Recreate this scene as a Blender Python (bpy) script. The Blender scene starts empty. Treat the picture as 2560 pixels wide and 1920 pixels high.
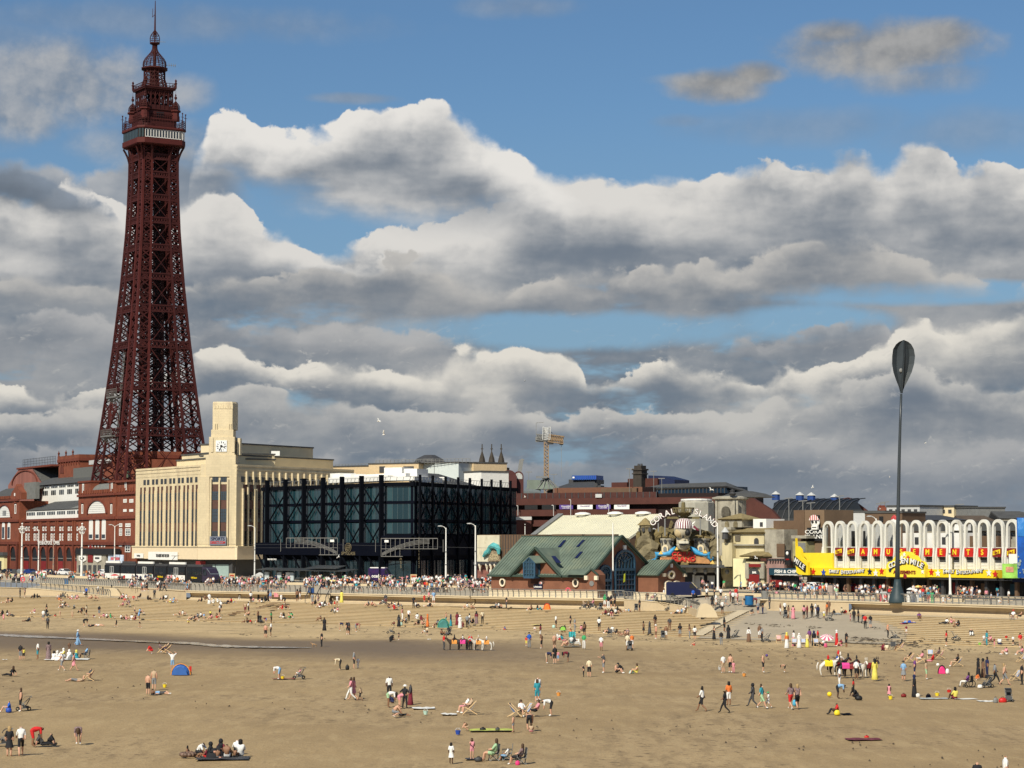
import bpy,bmesh,math,random
from mathutils import Vector as V_,Matrix
R=math.radians;PI=math.pi;cos=math.cos;sin=math.sin
random.seed(7)
D=bpy.data
sc=bpy.context.scene
col=sc.collection

# ----- camera
FPX,HC,PITCH=5700.,12.5,math.atan(393/5700)
cam_d=D.cameras.new('camera')
cam_d.sensor_fit='HORIZONTAL';cam_d.sensor_width=36.
cam_d.lens=36.*FPX/2560.
cam_d.clip_start=1.;cam_d.clip_end=6000.
cam=D.objects.new('camera',cam_d);col.objects.link(cam)
cam.location=(0,0,HC);cam.rotation_euler=(R(90)+PITCH,0,0)
sc.camera=cam
sc.view_settings.view_transform='Standard';sc.view_settings.look='None'
sc.view_settings.exposure=.0;sc.view_settings.gamma=1.
sc.view_settings.use_curve_mapping=False
sc.cycles.max_bounces=4;sc.cycles.diffuse_bounces=2;sc.cycles.glossy_bounces=2
sc.cycles.transmission_bounces=2;sc.cycles.transparent_max_bounces=6
sc.cycles.use_adaptive_sampling=True;sc.cycles.adaptive_threshold=.02

# ----- sun and sky
SUNH=V_((-.46,-.888));SUNEL=R(41)
sd=V_((SUNH.x*cos(SUNEL),SUNH.y*cos(SUNEL),sin(SUNEL)))
sun_d=D.lights.new('sun','SUN');sun_d.energy=5.;sun_d.angle=R(.55);sun_d.color=(1.,.94,.80)
sun=D.objects.new('sun',sun_d);col.objects.link(sun)
sun.rotation_euler=sd.to_track_quat('Z','Y').to_euler();sun.location=(-100,-150,200)
world=D.worlds.new('World');sc.world=world;world.use_nodes=True
wt=world.node_tree;wt.nodes.clear()
WS=.1
class N:
 """small helper to write node maths as expressions"""
 def __init__(s,t,sock):s.t=t;s.k=sock
 @staticmethod
 def op(t,o,a,b=None,c=None,clamp=False):
  n=t.nodes.new('ShaderNodeMath');n.operation=o;n.use_clamp=clamp
  for i,v in enumerate((a,b,c)):
   if v is None:continue
   if isinstance(v,N):t.links.new(v.k,n.inputs[i])
   else:n.inputs[i].default_value=v
  return N(t,n.outputs[0])
 def __add__(s,o):return N.op(s.t,'ADD',s,o)
 __radd__=__add__
 def __sub__(s,o):return N.op(s.t,'SUBTRACT',s,o)
 def __rsub__(s,o):return N.op(s.t,'SUBTRACT',o,s)
 def __mul__(s,o):return N.op(s.t,'MULTIPLY',s,o)
 __rmul__=__mul__
 def __truediv__(s,o):return N.op(s.t,'DIVIDE',s,o)
 def mn(s,o):return N.op(s.t,'MINIMUM',s,o)
 def mx(s,o):return N.op(s.t,'MAXIMUM',s,o)
 def clamp(s):return N.op(s.t,'ADD',s,.0,clamp=True)
 def pw(s,o):return N.op(s.t,'POWER',s,o)
 def ss(s,a,b):
  n=s.t.nodes.new('ShaderNodeMapRange');n.interpolation_type='SMOOTHSTEP'
  for i,v in((0,s),(1,a),(2,b)):
   if isinstance(v,N):s.t.links.new(v.k,n.inputs[i])
   else:n.inputs[i].default_value=v
  n.inputs[3].default_value=0;n.inputs[4].default_value=1
  return N(s.t,n.outputs[0])
def nx_(t,f,a,b):
 n=t.nodes.new('ShaderNodeMix');n.data_type='RGBA'
 for s_,v in((n.inputs[0],f),(n.inputs[6],a),(n.inputs[7],b)):
  if isinstance(v,N):t.links.new(v.k,s_)
  elif isinstance(v,tuple):s_.default_value=(*v,1)if len(v)==3 else v
  else:s_.default_value=v
 return N(t,n.outputs[2])
def ncomb(t,x,y,z):
 n=t.nodes.new('ShaderNodeCombineXYZ')
 for i,v in enumerate((x,y,z)):
  if isinstance(v,N):t.links.new(v.k,n.inputs[i])
  else:n.inputs[i].default_value=v
 return N(t,n.outputs[0])
def nn(t,vec,scale,detail=4,rough=.55,dist=.0,dim='2D'):
 n=t.nodes.new('ShaderNodeTexNoise');n.noise_dimensions=dim;n.inputs['Scale'].default_value=scale
 n.inputs['Detail'].default_value=detail;n.inputs['Roughness'].default_value=rough
 n.inputs['Distortion'].default_value=dist
 if vec is not None:t.links.new(vec.k,n.inputs['Vector'])
 return N(t,n.outputs[0])
def nvoro(t,vec,scale,detail=2,rough=.5):
 n=t.nodes.new('ShaderNodeTexVoronoi');n.feature='F1';n.voronoi_dimensions='2D'
 n.inputs['Scale'].default_value=scale
 n.inputs['Detail'].default_value=detail;n.inputs['Roughness'].default_value=rough
 n.normalize=True
 t.links.new(vec.k,n.inputs['Vector'])
 return N(t,n.outputs['Distance'])
def curve(t,x,pts):
 """piecewise profile of the azimuth (0..1) giving 0..1"""
 n=t.nodes.new('ShaderNodeFloatCurve');c=n.mapping.curves[0]
 n.mapping.clip_min_x=0;n.mapping.clip_max_x=1;n.mapping.extend='HORIZONTAL'
 pts=sorted(pts)
 c.points[0].location=pts[0];c.points[1].location=pts[-1]
 for p in pts[1:-1]:c.points.new(*p)
 n.mapping.update();t.links.new(x.k,n.inputs['Value'])
 return N(t,n.outputs[0])
def azn(x):return(math.degrees(math.atan((x*1.1574-1280)/FPX))+14)/28
def eln(y):return math.degrees(PITCH+math.atan((960-y*1.1574)/FPX))
def build_sky():
 t=wt
 tc=t.nodes.new('ShaderNodeTexCoord');sp=t.nodes.new('ShaderNodeSeparateXYZ')
 t.links.new(tc.outputs['Generated'],sp.inputs[0])
 X,Y,Z=(N(t,o)for o in sp.outputs)
 az=N.op(t,'ARCTAN2',X,Y)*57.29578
 el=N.op(t,'ARCSINE',Z)*57.29578
 A01=((az+14)/28).clamp()
 sky=t.nodes.new('ShaderNodeTexSky');sky.sky_type='NISHITA';sky.sun_disc=False
 sky.sun_elevation=SUNEL;sky.sun_rotation=math.atan2(SUNH.x,SUNH.y)
 sky.air_density=1.;sky.dust_density=.6;sky.ozone_density=1.6
 hs=t.nodes.new('ShaderNodeMix');hs.data_type='RGBA';hs.blend_type='MULTIPLY';hs.inputs[0].default_value=1
 t.links.new(sky.outputs[0],hs.inputs[6]);hs.inputs[7].default_value=SKYTINT+(1,)
 c=N(t,hs.outputs[2])
 c=nx_(t,(1.-el/11.).clamp()*.85,c,tuple(v/WS for v in(.19,.30,.44)))
 P=ncomb(t,az,el*1.2,.0)
 Wc=(nn(t,P,1.1,3,.5)-.5)*.9
 ax=az+Wc;ay=el*1.2+Wc*.7
 def heap(dx,dy):
  q=ncomb(t,ax+dx,ay+dy,.0)
  v=nvoro(t,q,.75,3.5,.52)
  return(1.-v*v*1.6)
 n1=nn(t,P,.55,7,.58)
 h1=heap(.0,.0);h2=heap(-.13,.20)
 n2=nn(t,ncomb(t,az-.2,el*1.2+.3,.0),.55,6,.58)
 big=nn(t,ncomb(t,az*.30,el*.9,.0),.75,4,.5)
 puff=(h1-.62)*1.1+(n1-.5)*1.
 fuzz=nn(t,P,3.2,4,.6)-.5
 relief=(h1-h2)*.85+(n1-n2)*.6
 def prof(pts):return curve(t,A01,[(azn(x),eln(y)/14.)for x,y in pts])*14.
 soft_=nn(t,ncomb(t,az*.6,el*.9,.0),.9,2,.5).ss(.42,.68)
 def layer(c,top,base,amp,st,sb,light,dark,fall=1.,bright=.6,op=1.,rel=1.,opc=None,bigk=1.):
  tp=prof(top);bs=prof(base)
  tt=tp+puff*(amp*1.9)+fuzz*.22
  e=tt-el
  b=el-bs+(big-.5)*1.6+(n1-.5)*.8
  a=e.ss(.0,soft_*.55+st*.8)*b.ss(.0,sb)*op
  if opc:a=a*curve(t,A01,[(azn(x),y)for x,y in opc])
  rim=(1.-e/(fall*.8)).clamp();rim=rim.pw(1.35)*(1.-soft_*.25)
  lum=(rim*bright+relief*rel*(rim*.75+.25)+(big-.5)*bigk*1.3+(n1-.5)*.35+.30).ss(.0,1.)
  return nx_(t,a,c,nx_(t,lum,dark,light))
 def G(v,tint=(1,1,1)):return tuple(v*k/WS for k in tint)
 cool=(.78,.94,1.16);warm=(1.03,1.,.95)
 def blob(x,y,rx,ry,soft=.55):
  cx=azn(x)*28-14;cy=eln(y);rx*=.01163;ry*=.01163
  dx=(az-cx)/rx;dy=(el-cy)/ry
  q=dx*dx+dy*dy
  return(1.-q+(n1-.5)*1.2+puff*.25).ss(.0,soft*2)
 def veil(c,bl,colr,colr2,op):
  m=None
  for bb in bl:
   v=blob(*bb);m=v if m is None else m.mx(v)
  lum=(.5+relief*.9+(n1-.5)*1.2).ss(.1,.95)
  return nx_(t,m*op,c,nx_(t,lum,colr2,colr))
 c=veil(c,[(330,60,620,52,.8),(0,110,300,60,.9),(1120,15,170,32,.8),(760,215,120,16),(1560,175,160,20)],G(.38,cool),G(.28,cool),.7)
 c=veil(c,[(120,205,290,110),(0,260,180,90),(330,320,260,60,.9),(380,210,90,50,.9)],G(.46),G(.26,cool),.86)
 c=veil(c,[(1920,120,270,74),(1820,85,110,40),(2040,100,130,52),(1560,190,130,46),(1640,165,80,34),(1990,180,190,50,.9)],G(.40,warm),G(.23),.92)
 c=veil(c,[(1750,280,390,52,.9),(2080,300,260,64,.9),(1480,265,90,20,.9)],G(.36,cool),G(.26,cool),.62)
 L,M_,Dk=G(.72,warm),G(.36),G(.20,cool)
 soft=G(.52)
 gaps=nn(t,ncomb(t,az*.42,el*1.25,.0),.62,5,.55)
 deck_top=prof([(0,470),(250,490),(600,560),(700,560),(820,510),(1100,450),(1400,420),(1800,400),(2212,420)])
 hole=prof([(0,1200),(1100,1200),(1300,1200),(2212,1200)])
 dm=(deck_top-el+puff*.4).ss(.0,.5)*(gaps-.0).ss(.26,.42)
 for(x,y,rx,ry)in((1250,715,420,40),(2000,640,330,26),(660,520,130,40),(1750,700,160,40)):
  cx=azn(x)*28-14;cy=eln(y);dx=(az-cx)/(rx*.01163);dy=(el-cy)/(ry*.01163)
  dm=dm*(dx*dx+dy*dy+(n1-.5)*1.5).ss(.35,1.6)
 c=nx_(t,dm*.93,c,nx_(t,(.5+relief*.6+(big-.5)*1.5+(gaps-.5)*.8).ss(.05,1.),G(.20,cool),G(.38)))
 c=layer(c,[(0,380),(70,372),(200,400),(280,350),(330,345),(420,330),(520,400),(600,470),(2212,470)],[(0,470),(260,480),(500,480),(2212,480)],.35,.35,.5,G(.50),G(.24,cool),op=.9,opc=[(0,1),(450,1),(560,0),(2212,0)])
 c=layer(c,[(0,600),(600,600),(700,560),(800,515),(900,500),(1000,478),(1100,440),(1170,392),(1250,394),(1290,390),(1400,394),(1500,398),(1560,386),(1620,368),(1680,360),(1720,380),(1790,374),(1840,348),(1880,350),(1920,372),(1960,336),(2020,332),(2060,356),(2090,386),(2130,370),(2160,374),(2212,392)],[(0,640),(1000,610),(1300,640),(1500,620),(1700,600),(1900,590),(2100,600),(2212,610)],.34,.10,.9,G(.68,warm),G(.215,cool),fall=2.6,bright=.70,opc=[(0,0),(620,0),(700,1),(2212,1)])
 c=layer(c,[(0,640),(380,640),(400,380),(430,318),(455,268),(520,258),(560,285),(650,280),(700,285),(760,250),(860,236),(950,230),(1000,254),(1060,300),(1120,344),(1170,376),(1230,420),(1300,480),(2212,640)],[(0,450),(450,450),(700,480),(900,505),(1250,520),(2212,520)],.30,.10,1.1,G(.76,warm),G(.22,cool),fall=2.4,bright=.95,opc=[(0,0),(385,0),(410,1),(1180,1),(1290,0),(2212,0)])
 c=layer(c,[(0,432),(60,455),(110,440),(130,415),(170,428),(200,446),(240,448),(260,470),(390,465),(440,442),(480,438),(530,460),(560,492),(600,508),(650,548),(700,572),(800,560),(900,570),(1000,640),(1200,640),(2212,640)],[(0,670),(400,680),(700,670),(1000,670),(2212,700)],.34,.10,1.2,G(.68,warm),G(.215,cool),fall=2.8,bright=.80,opc=[(0,1),(850,1),(1000,.4),(1100,0),(2212,0)])
 c=layer(c,[(0,364),(50,380),(100,412),(160,430),(230,462),(280,520),(2212,700)],[(0,490),(250,500),(2212,500)],.2,.18,.5,G(.30,cool),G(.17,cool),op=.92,opc=[(0,1),(220,1),(270,0),(2212,0)])
 c=layer(c,[(0,620),(640,610),(760,590),(860,560),(980,600),(1100,640),(1150,612),(1260,602),(1400,588),(1450,604),(1500,580),(1600,586),(1700,545),(1800,530),(1900,540),(1960,565),(2080,615),(2180,640),(2212,640)],[(0,700),(500,700),(900,700),(1200,700),(1500,690),(1800,665),(2050,650),(2212,655)],.40,.14,.8,G(.50,warm),G(.20,cool),fall=1.1,bright=.75,opc=[(0,.9),(900,1),(1900,1),(2150,.8),(2212,.5)])
 c=layer(c,[(0,712),(60,696),(230,700),(300,730),(400,730),(460,692),(520,702),(700,708),(830,722),(960,742),(1040,790),(1560,800),(1590,740),(1700,735),(1800,700),(1900,700),(1960,760),(2212,760)],[(0,800),(500,800),(1000,800),(1700,810),(2212,830)],.3,.18,.8,G(.44),G(.20,cool),fall=1.,op=.9,opc=[(0,1),(960,1),(1040,0),(1560,0),(1610,1),(2212,1)])
 c=layer(c,[(0,846),(40,838),(60,852),(120,872),(220,862),(400,800),(430,772),(470,762),(560,790),(640,800),(700,795),(820,800),(860,798),(950,800),(970,770),(1000,752),(1060,758),(1120,752),(1190,770),(1250,790),(1270,830),(1380,800),(1400,792),(1440,780),(1480,800),(1540,812),(1590,806),(1640,832),(1700,800),(1730,820),(1800,800),(1870,770),(1930,735),(1990,692),(2060,716),(2140,700),(2212,672)],[(0,920),(430,890),(800,900),(1300,890),(1700,910),(2212,870)],.32,.08,.8,G(.70,(1.05,1.,.9)),G(.205,cool),fall=1.3,bright=.95)
 c=layer(c,[(0,905),(120,888),(240,900),(430,868),(560,850),(700,872),(900,900),(1000,880),(1100,882),(1200,905),(1300,900),(1500,895),(1600,905),(1700,865),(1780,850),(1900,840),(1960,800),(2060,830),(2212,850)],[(0,990),(800,1010),(1300,1010),(1700,1000),(2212,990)],.40,.14,.8,G(.52,(1.02,1,.95)),G(.21,cool),fall=1.2,bright=.85)
 c=layer(c,[(0,985),(300,960),(700,990),(960,1000),(1300,985),(1500,950),(1650,955),(1900,985),(2000,970),(2212,965)],[(0,1120),(2212,1120)],.36,.25,.9,G(.42,(1,1,1)),G(.205,cool),fall=1.1,bright=.8,op=.85)
 def heap2(dx,dy):
  v=nvoro(t,ncomb(t,ax*1.+dx,ay*1.5+dy,.0),1.7,3.,.55);return 1.-v*v*1.6
 r2=heap2(.0,.0)-heap2(-.05,.11)
 low=el.ss(.2,.9)*(1.-el.ss(4.6,6.4))*(n1*.6+gaps*.4).ss(.44,.56)
 c=nx_(t,r2.ss(.02,.42)*low*.75,c,G(.56,(1.03,1,.93)))
 c=nx_(t,(r2*-1.).ss(.05,.5)*low*.4,c,G(.19,cool))
 c=nx_(t,(1.-(el/3.)).clamp()*.5,c,G(.26,cool))
 over=(nn(t,ncomb(t,X*3.,Y*3.,Z*7.),1.1,6,.55,dim='3D')).ss(.5,.68)
 c=nx_(t,over*(el.ss(13.,20.)+(az*az).ss(230.,420.)).clamp()*.85,c,G(.42))
 bg=t.nodes.new('ShaderNodeBackground');bg.inputs[1].default_value=WS
 t.links.new(c.k,bg.inputs[0])
 out=t.nodes.new('ShaderNodeOutputWorld');t.links.new(bg.outputs[0],out.inputs[0])
SKYTINT=(.50,.66,.80)
build_sky()
world.cycles.sampling_method='MANUAL';world.cycles.sample_map_resolution=512

# ----- picture <-> place
CP,SP=cos(PITCH),sin(PITCH)
def ray(px,py):
 u=(px-1280)/FPX;v=(960-py)/FPX
 return V_((u,CP-v*SP,SP+v*CP))
def at(px,py,d):
 r=ray(px,py);return V_((0,0,HC))+r*(d/r.y)
def oz(px,py,z):
 r=ray(px,py);return V_((0,0,HC))+r*((z-HC)/r.z)
ZP=3.8
class Fr_:
 """local axes of a facade: x along it to the right as seen, y inwards, z up; origin at its left foot"""
 def __init__(s,pl,dl,pr,dr,z0=ZP):
  a=at(pl,1353,dl);b=at(pr,1353,dr)
  s.o=V_((a.x,a.y,z0));v=V_((b.x-a.x,b.y-a.y,0));s.L=v.length
  s.x=v.normalized();s.y=V_((-s.x.y,s.x.x,0));s.rot=math.atan2(s.x.y,s.x.x)
 @classmethod
 def at(cls,o,ang,z0=ZP):
  f=cls.__new__(cls);f.o=V_((o[0],o[1],z0));f.rot=ang;f.L=0
  f.x=V_((cos(ang),sin(ang),0));f.y=V_((-f.x.y,f.x.x,0));return f
 def w(s,x,y,z):return s.o+s.x*x+s.y*y+V_((0,0,z))
 def p(s,px,py,off=.0):
  """where the picture point meets the facade plane (moved inwards by off): local x, z"""
  r=ray(px,py);o=V_((0,0,HC))
  t=(s.o+s.y*off-o).dot(s.y)/r.dot(s.y)
  q=o+r*t-s.o
  return q.dot(s.x),q.z
 def xx(s,px,py=1353,off=.0):return s.p(px,py,off)[0]
 def zz(s,px,py,off=.0):return s.p(px,py,off)[1]

 # ----- mesh builder
class MB:
 def __init__(s):s.v=[];s.f=[];s.m=[]
 def quad(s,a,b,c,d,m=0):
  i=len(s.v);s.v+=[tuple(a),tuple(b),tuple(c),tuple(d)];s.f.append((i,i+1,i+2,i+3));s.m.append(m)
 def poly(s,pts,m=0):
  i=len(s.v);s.v+=[tuple(p)for p in pts];s.f.append(tuple(range(i,i+len(pts))));s.m.append(m)
 def box(s,x0,x1,y0,y1,z0,z1,m=0):
  i=len(s.v)
  s.v+=[(x0,y0,z0),(x1,y0,z0),(x1,y1,z0),(x0,y1,z0),(x0,y0,z1),(x1,y0,z1),(x1,y1,z1),(x0,y1,z1)]
  s.f+=[(i,i+3,i+2,i+1),(i+4,i+5,i+6,i+7),(i,i+1,i+5,i+4),(i+1,i+2,i+6,i+5),(i+2,i+3,i+7,i+6),(i+3,i,i+4,i+7)]
  s.m+=[m]*6;return s
 def bar(s,a,b,w,h=None,m=0,n=4):
  """a beam between two points, n sides"""
  a=V_(a);b=V_(b);d=b-a
  if d.length<1e-6:return s
  h=w if h is None else h
  t=d.normalized();up=V_((0,0,1))if abs(t.z)<.95 else V_((1,0,0))
  u=t.cross(up).normalized();v=u.cross(t)
  i=len(s.v)
  for q,(ww,hh)in((a,(w,h)),(b,(w,h))):
   for k in range(n):
    an=2*PI*(k+.5)/n;r=.7071 if n==4 else .5
    s.v.append(tuple(q+u*cos(an)*ww*r+v*sin(an)*hh*r))
  for k in range(n):s.f.append((i+k,i+(k+1)%n,i+n+(k+1)%n,i+n+k));s.m.append(m)
  s.f.append(tuple(i+n-1-k for k in range(n)));s.f.append(tuple(i+n+k for k in range(n)));s.m+=[m,m]
  return s
 def tube(s,pts,rad,n=6,m=0,cap=True):
  pts=[V_(p)for p in pts];i0=len(s.v);k_=len(pts)
  if not hasattr(rad,'__len__'):rad=[rad]*k_
  for j,p in enumerate(pts):
   t=(pts[min(j+1,k_-1)]-pts[max(j-1,0)]).normalized()
   up=V_((0,0,1))if abs(t.z)<.9 else V_((0,1,0))
   u=t.cross(up).normalized();v=u.cross(t)
   for k in range(n):
    an=2*PI*k/n;s.v.append(tuple(p+(u*cos(an)+v*sin(an))*rad[j]))
  for j in range(k_-1):
   for k in range(n):
    a=i0+j*n+k;b=i0+j*n+(k+1)%n;s.f.append((a,b,b+n,a+n));s.m.append(m)
  if cap:
   s.f.append(tuple(i0+n-1-k for k in range(n)));s.f.append(tuple(i0+(k_-1)*n+k for k in range(n)));s.m+=[m,m]
  return s
 def lathe(s,prof,c=(0,0,0),n=12,m=0,sx=1.,sy=1.,ph=.0):
  i0=len(s.v)
  for r,z in prof:
   for k in range(n):
    an=2*PI*k/n+ph;s.v.append((c[0]+r*cos(an)*sx,c[1]+r*sin(an)*sy,c[2]+z))
  for j in range(len(prof)-1):
   for k in range(n):
    a=i0+j*n+k;b=i0+j*n+(k+1)%n;s.f.append((a,b,b+n,a+n));s.m.append(m)
  s.f.append(tuple(i0+n-1-k for k in range(n)));s.f.append(tuple(i0+(len(prof)-1)*n+k for k in range(n)));s.m+=[m,m]
  return s
 def ball(s,c,rx,ry=None,rz=None,n=8,k=5,m=0):
  ry=rx if ry is None else ry;rz=rx if rz is None else rz
  prof=[(max(.02,sin(PI*j/k))*rx,-cos(PI*j/k)*rz)for j in range(k+1)]
  return s.lathe(prof,c,n,m,1.,ry/rx)
 def prism(s,pts,y0,y1,m=0):
  """extrude an xz outline (counter-clockwise seen from the front) from y0 to y1"""
  n=len(pts);i=len(s.v)
  s.v+=[(x,y0,z)for x,z in pts]+[(x,y1,z)for x,z in pts]
  s.f.append(tuple(range(i,i+n)));s.f.append(tuple(i+2*n-1-k for k in range(n)));s.m+=[m,m]
  for k in range(n):
   a=i+k;b=i+(k+1)%n;s.f.append((a,a+n,b+n,b));s.m.append(m)
  return s
 def slab(s,pts,dz=(0,0,-.2),m=0):
  """a plane polygon given thickness along dz"""
  dz=V_(dz);n=len(pts);i=len(s.v)
  s.v+=[tuple(p)for p in pts]+[tuple(V_(p)+dz)for p in pts]
  s.f.append(tuple(range(i,i+n)));s.f.append(tuple(i+2*n-1-k for k in range(n)));s.m+=[m,m]
  for k in range(n):
   a=i+k;b=i+(k+1)%n;s.f.append((a,a+n,b+n,b));s.m.append(m)
  return s
 def mesh(s,name,mats,smooth=False):
  me=D.meshes.new(name);me.from_pydata(s.v,[],s.f)
  if not isinstance(mats,(list,tuple)):mats=[mats]
  for m in mats:me.materials.append(m)
  if len(mats)>1:me.polygons.foreach_set('material_index',s.m)
  if smooth:me.polygons.foreach_set('use_smooth',[True]*len(s.f))
  me.update();return me
 def obj(s,name,mats,parent=None,smooth=False,loc=None):
  return link(name,s.mesh(name,mats,smooth),parent,loc)
def link(name,me,parent=None,loc=None,rz=None,scale=None):
 o=D.objects.new(name,me);col.objects.link(o)
 if parent is not None:o.parent=parent
 if loc is not None:o.location=loc
 if rz is not None:o.rotation_euler=(0,0,rz)
 if scale is not None:o.scale=(scale,)*3 if not hasattr(scale,'__len__')else scale
 return o
def tag(o,label=None,cat=None,group=None,kind=None):
 if label:o['label']=label
 if cat:o['category']=cat
 if group:o['group']=group
 if kind:o['kind']=kind
 return o
def th_(name,label,cat,loc=(0,0,0),rz=.0,group=None):
 o=D.objects.new(name,None);col.objects.link(o);o.location=loc;o.rotation_euler=(0,0,rz)
 o.empty_display_size=.5
 return tag(o,label,cat,group)
def fT(fr,name,label,cat,group=None):return th_(name,label,cat,fr.o,fr.rot,group)
def copytree(root,loc,rz=None,label=None,scale=None):
 kids=[c for c in col.objects if c.parent is root]if root.name not in KIDS else KIDS[root.name]
 if root.name not in KIDS:KIDS[root.name]=kids
 r=root.copy();col.objects.link(r);r.location=loc
 if rz is not None:r.rotation_euler=(0,0,rz)
 if scale is not None:r.scale=(scale,)*3
 if label:r['label']=label
 for k in kids:
  c=k.copy();c.parent=r;col.objects.link(c)
  if k.name not in KIDS:KIDS[k.name]=[g for g in col.objects if g.parent is k]
  for g in KIDS[k.name]:
   h=g.copy();h.parent=c;col.objects.link(h)
 return r
KIDS={}
def text(name,body,size,mat_,parent,loc,rot=(PI/2,0,0),ext=.03,sx=1.,align='CENTER',bold=.0,spacing=1.):
 c=D.curves.new(name,'FONT');c.body=body;c.size=size;c.extrude=ext;c.offset=bold
 c.align_x=align;c.align_y='CENTER';c.space_character=spacing;c.resolution_u=3
 tmp=D.objects.new(name,c);me=D.meshes.new_from_object(tmp);D.objects.remove(tmp);D.curves.remove(c)
 me.materials.clear();me.materials.append(mat_)
 o=D.objects.new(name,me);col.objects.link(o);o.parent=parent;o.location=loc;o.rotation_euler=rot
 o.scale=(sx,1,1);return o

 # ----- materials
MATS={}
def mat(name,c,rough=.8,var=.12,scale=1.5,bump=.0,bscale=8.,metal=.0,spec=.4,grime=None,streak=False,coat=.0,emit=.0,grain=.0,joint=.0):
 if name in MATS:return MATS[name]
 m=D.materials.new(name);m.use_nodes=True;t=m.node_tree;b=t.nodes['Principled BSDF']
 b.inputs['Roughness'].default_value=rough;b.inputs['Metallic'].default_value=metal
 b.inputs['Specular IOR Level'].default_value=spec
 if coat:b.inputs['Coat Weight'].default_value=coat;b.inputs['Coat Roughness'].default_value=.08
 tc=t.nodes.new('ShaderNodeTexCoord');P=N(t,tc.outputs['Object'])
 if var or grime:
  if streak:
   mp=t.nodes.new('ShaderNodeMapping');mp.inputs['Scale'].default_value=(1,1,.18)
   t.links.new(P.k,mp.inputs[0]);Q=N(t,mp.outputs[0])
  else:Q=P
  n=nn(t,Q,scale,5,.6,dim='3D')
  f=n.ss(.25,.75)
  a=tuple(x*(1-var)for x in c);d=tuple(min(1,x*(1+var))for x in c)
  out=nx_(t,f,a,d)
  if grain:out=nx_(t,nn(t,P,scale*14,2,.5,dim='3D').ss(.45,.75)*grain,out,tuple(x*.55 for x in c))
  if joint:
   sp=t.nodes.new('ShaderNodeSeparateXYZ');t.links.new(P.k,sp.inputs[0]);x_,z_=N(t,sp.outputs[0]),N(t,sp.outputs[2])
   row=N.op(t,'FLOOR',z_/joint);fz=N.op(t,'FRACT',z_/joint);fx=N.op(t,'FRACT',x_/(joint*2.2)+row*.5)
   ln=((1.-fz.ss(.0,.16)).mx(1.-fx.ss(.0,.08)));cell=N.op(t,'FRACT',N.op(t,'SINE',row*12.99+N.op(t,'FLOOR',x_/(joint*2.2)+row*.5)*78.2)*43.7)
   out=nx_(t,ln*.30+cell*.16,out,tuple(x*.55 for x in c))
  if grime:out=nx_(t,nn(t,Q,scale*.6+.1,6,.65,dim='3D').ss(.48,.72)*.7,out,grime)
  t.links.new(out.k,b.inputs['Base Color'])
 else:b.inputs['Base Color'].default_value=(*c,1)
 if bump:
  bn=t.nodes.new('ShaderNodeBump');bn.inputs['Strength'].default_value=1.;bn.inputs['Distance'].default_value=bump
  h=nn(t,P,bscale,4,.6,dim='3D');t.links.new(h.k,bn.inputs['Height']);t.links.new(bn.outputs[0],b.inputs['Normal'])
 if emit:b.inputs['Emission Color'].default_value=(*c,1);b.inputs['Emission Strength'].default_value=emit
 MATS[name]=m;return m
def flat(name,c,rough=.75,metal=.0,spec=.3,coat=.0):return mat(name,c,rough,.0,metal=metal,spec=spec,coat=coat)
mS=mat('cream_faience',(.70,.58,.37),.7,.10,.35,joint=.62,grain=.2,grime=(.42,.33,.22),streak=True)
mC=mat('cream_render',(.72,.60,.38),.8,.06,.3)
mJ=mat('red_brick',(.215,.060,.029),.85,.2,.5,grain=.4,bump=.02,bscale=3,grime=(.12,.036,.02))
mA=mat('terracotta_trim',(.16,.038,.020),.8,.15,1.)
m_terra2=mat('terracotta_dark',(.12,.028,.015),.8,.15,1.)
mE=mat('grey_slate',(.075,.074,.070),.75,.18,.8,grain=.3)
m_slate2=mat('pale_slate',(.17,.17,.155),.75,.15,.8)
mW=mat('white_paint',(.82,.80,.74),.55,.05,1.)
mX=mat('weathered_white_concrete',(.70,.68,.60),.8,.08,.6,grime=(.33,.29,.23),streak=True)
mZ=mat('dark_window_glass',(.012,.016,.020),.06,.0,spec=.8)
m_glassb=mat('blue_green_window_glass',(.010,.034,.044),.10,.25,.12,spec=.9,streak=True)
m_glassc=mat('clear_blue_glass',(.03,.07,.10),.08,.2,.8,spec=.8)
mN=mat('navy_cladding',(.003,.004,.009),.7,.1,.5,spec=.05)
mQ=mat('black_steel',(.004,.005,.008),.8,.1,1.,spec=.04)
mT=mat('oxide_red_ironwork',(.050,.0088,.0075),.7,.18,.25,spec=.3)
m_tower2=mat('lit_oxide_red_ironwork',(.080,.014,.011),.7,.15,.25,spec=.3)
mI=mat('galvanised_steel',(.22,.21,.19),.5,.1,2,metal=.4)
mU=mat('brushed_steel_railing',(.30,.29,.26),.45,.1,2,metal=.5)
mF=mat('buff_concrete',(.52,.41,.26),.85,.08,.25,grain=.15,grime=(.36,.28,.18),bump=.01)
m_conc2=mat('pale_promenade_paving',(.46,.39,.28),.85,.08,.2,grain=.15)
m_lip=mat('wall_lip_concrete',(.60,.49,.32),.8,.07,.3)
m_asph=mat('asphalt',(.06,.058,.055),.9,.12,.4)
m_greyc=mat('grey_slipway_concrete',(.41,.34,.24),.9,.09,.12,grain=.2,bump=.02,bscale=1.5)
mK=mat('matt_black',(.012,.012,.013),.6,.0)
mD=mat('dark_grey',(.05,.05,.052),.6,.1)
mG=mat('mid_grey',(.20,.20,.19),.6,.1)
mL=mat('light_grey',(.50,.50,.48),.6,.06)
mB=mat('brown_panel_cladding',(.135,.082,.048),.8,.12,.4,grain=.2)
m_brown2=mat('purple_brown_spandrel',(.10,.048,.035),.7,.15,.8)
mY=mat('yellow_fascia',(.86,.62,.02),.5,.05,.5)
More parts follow.
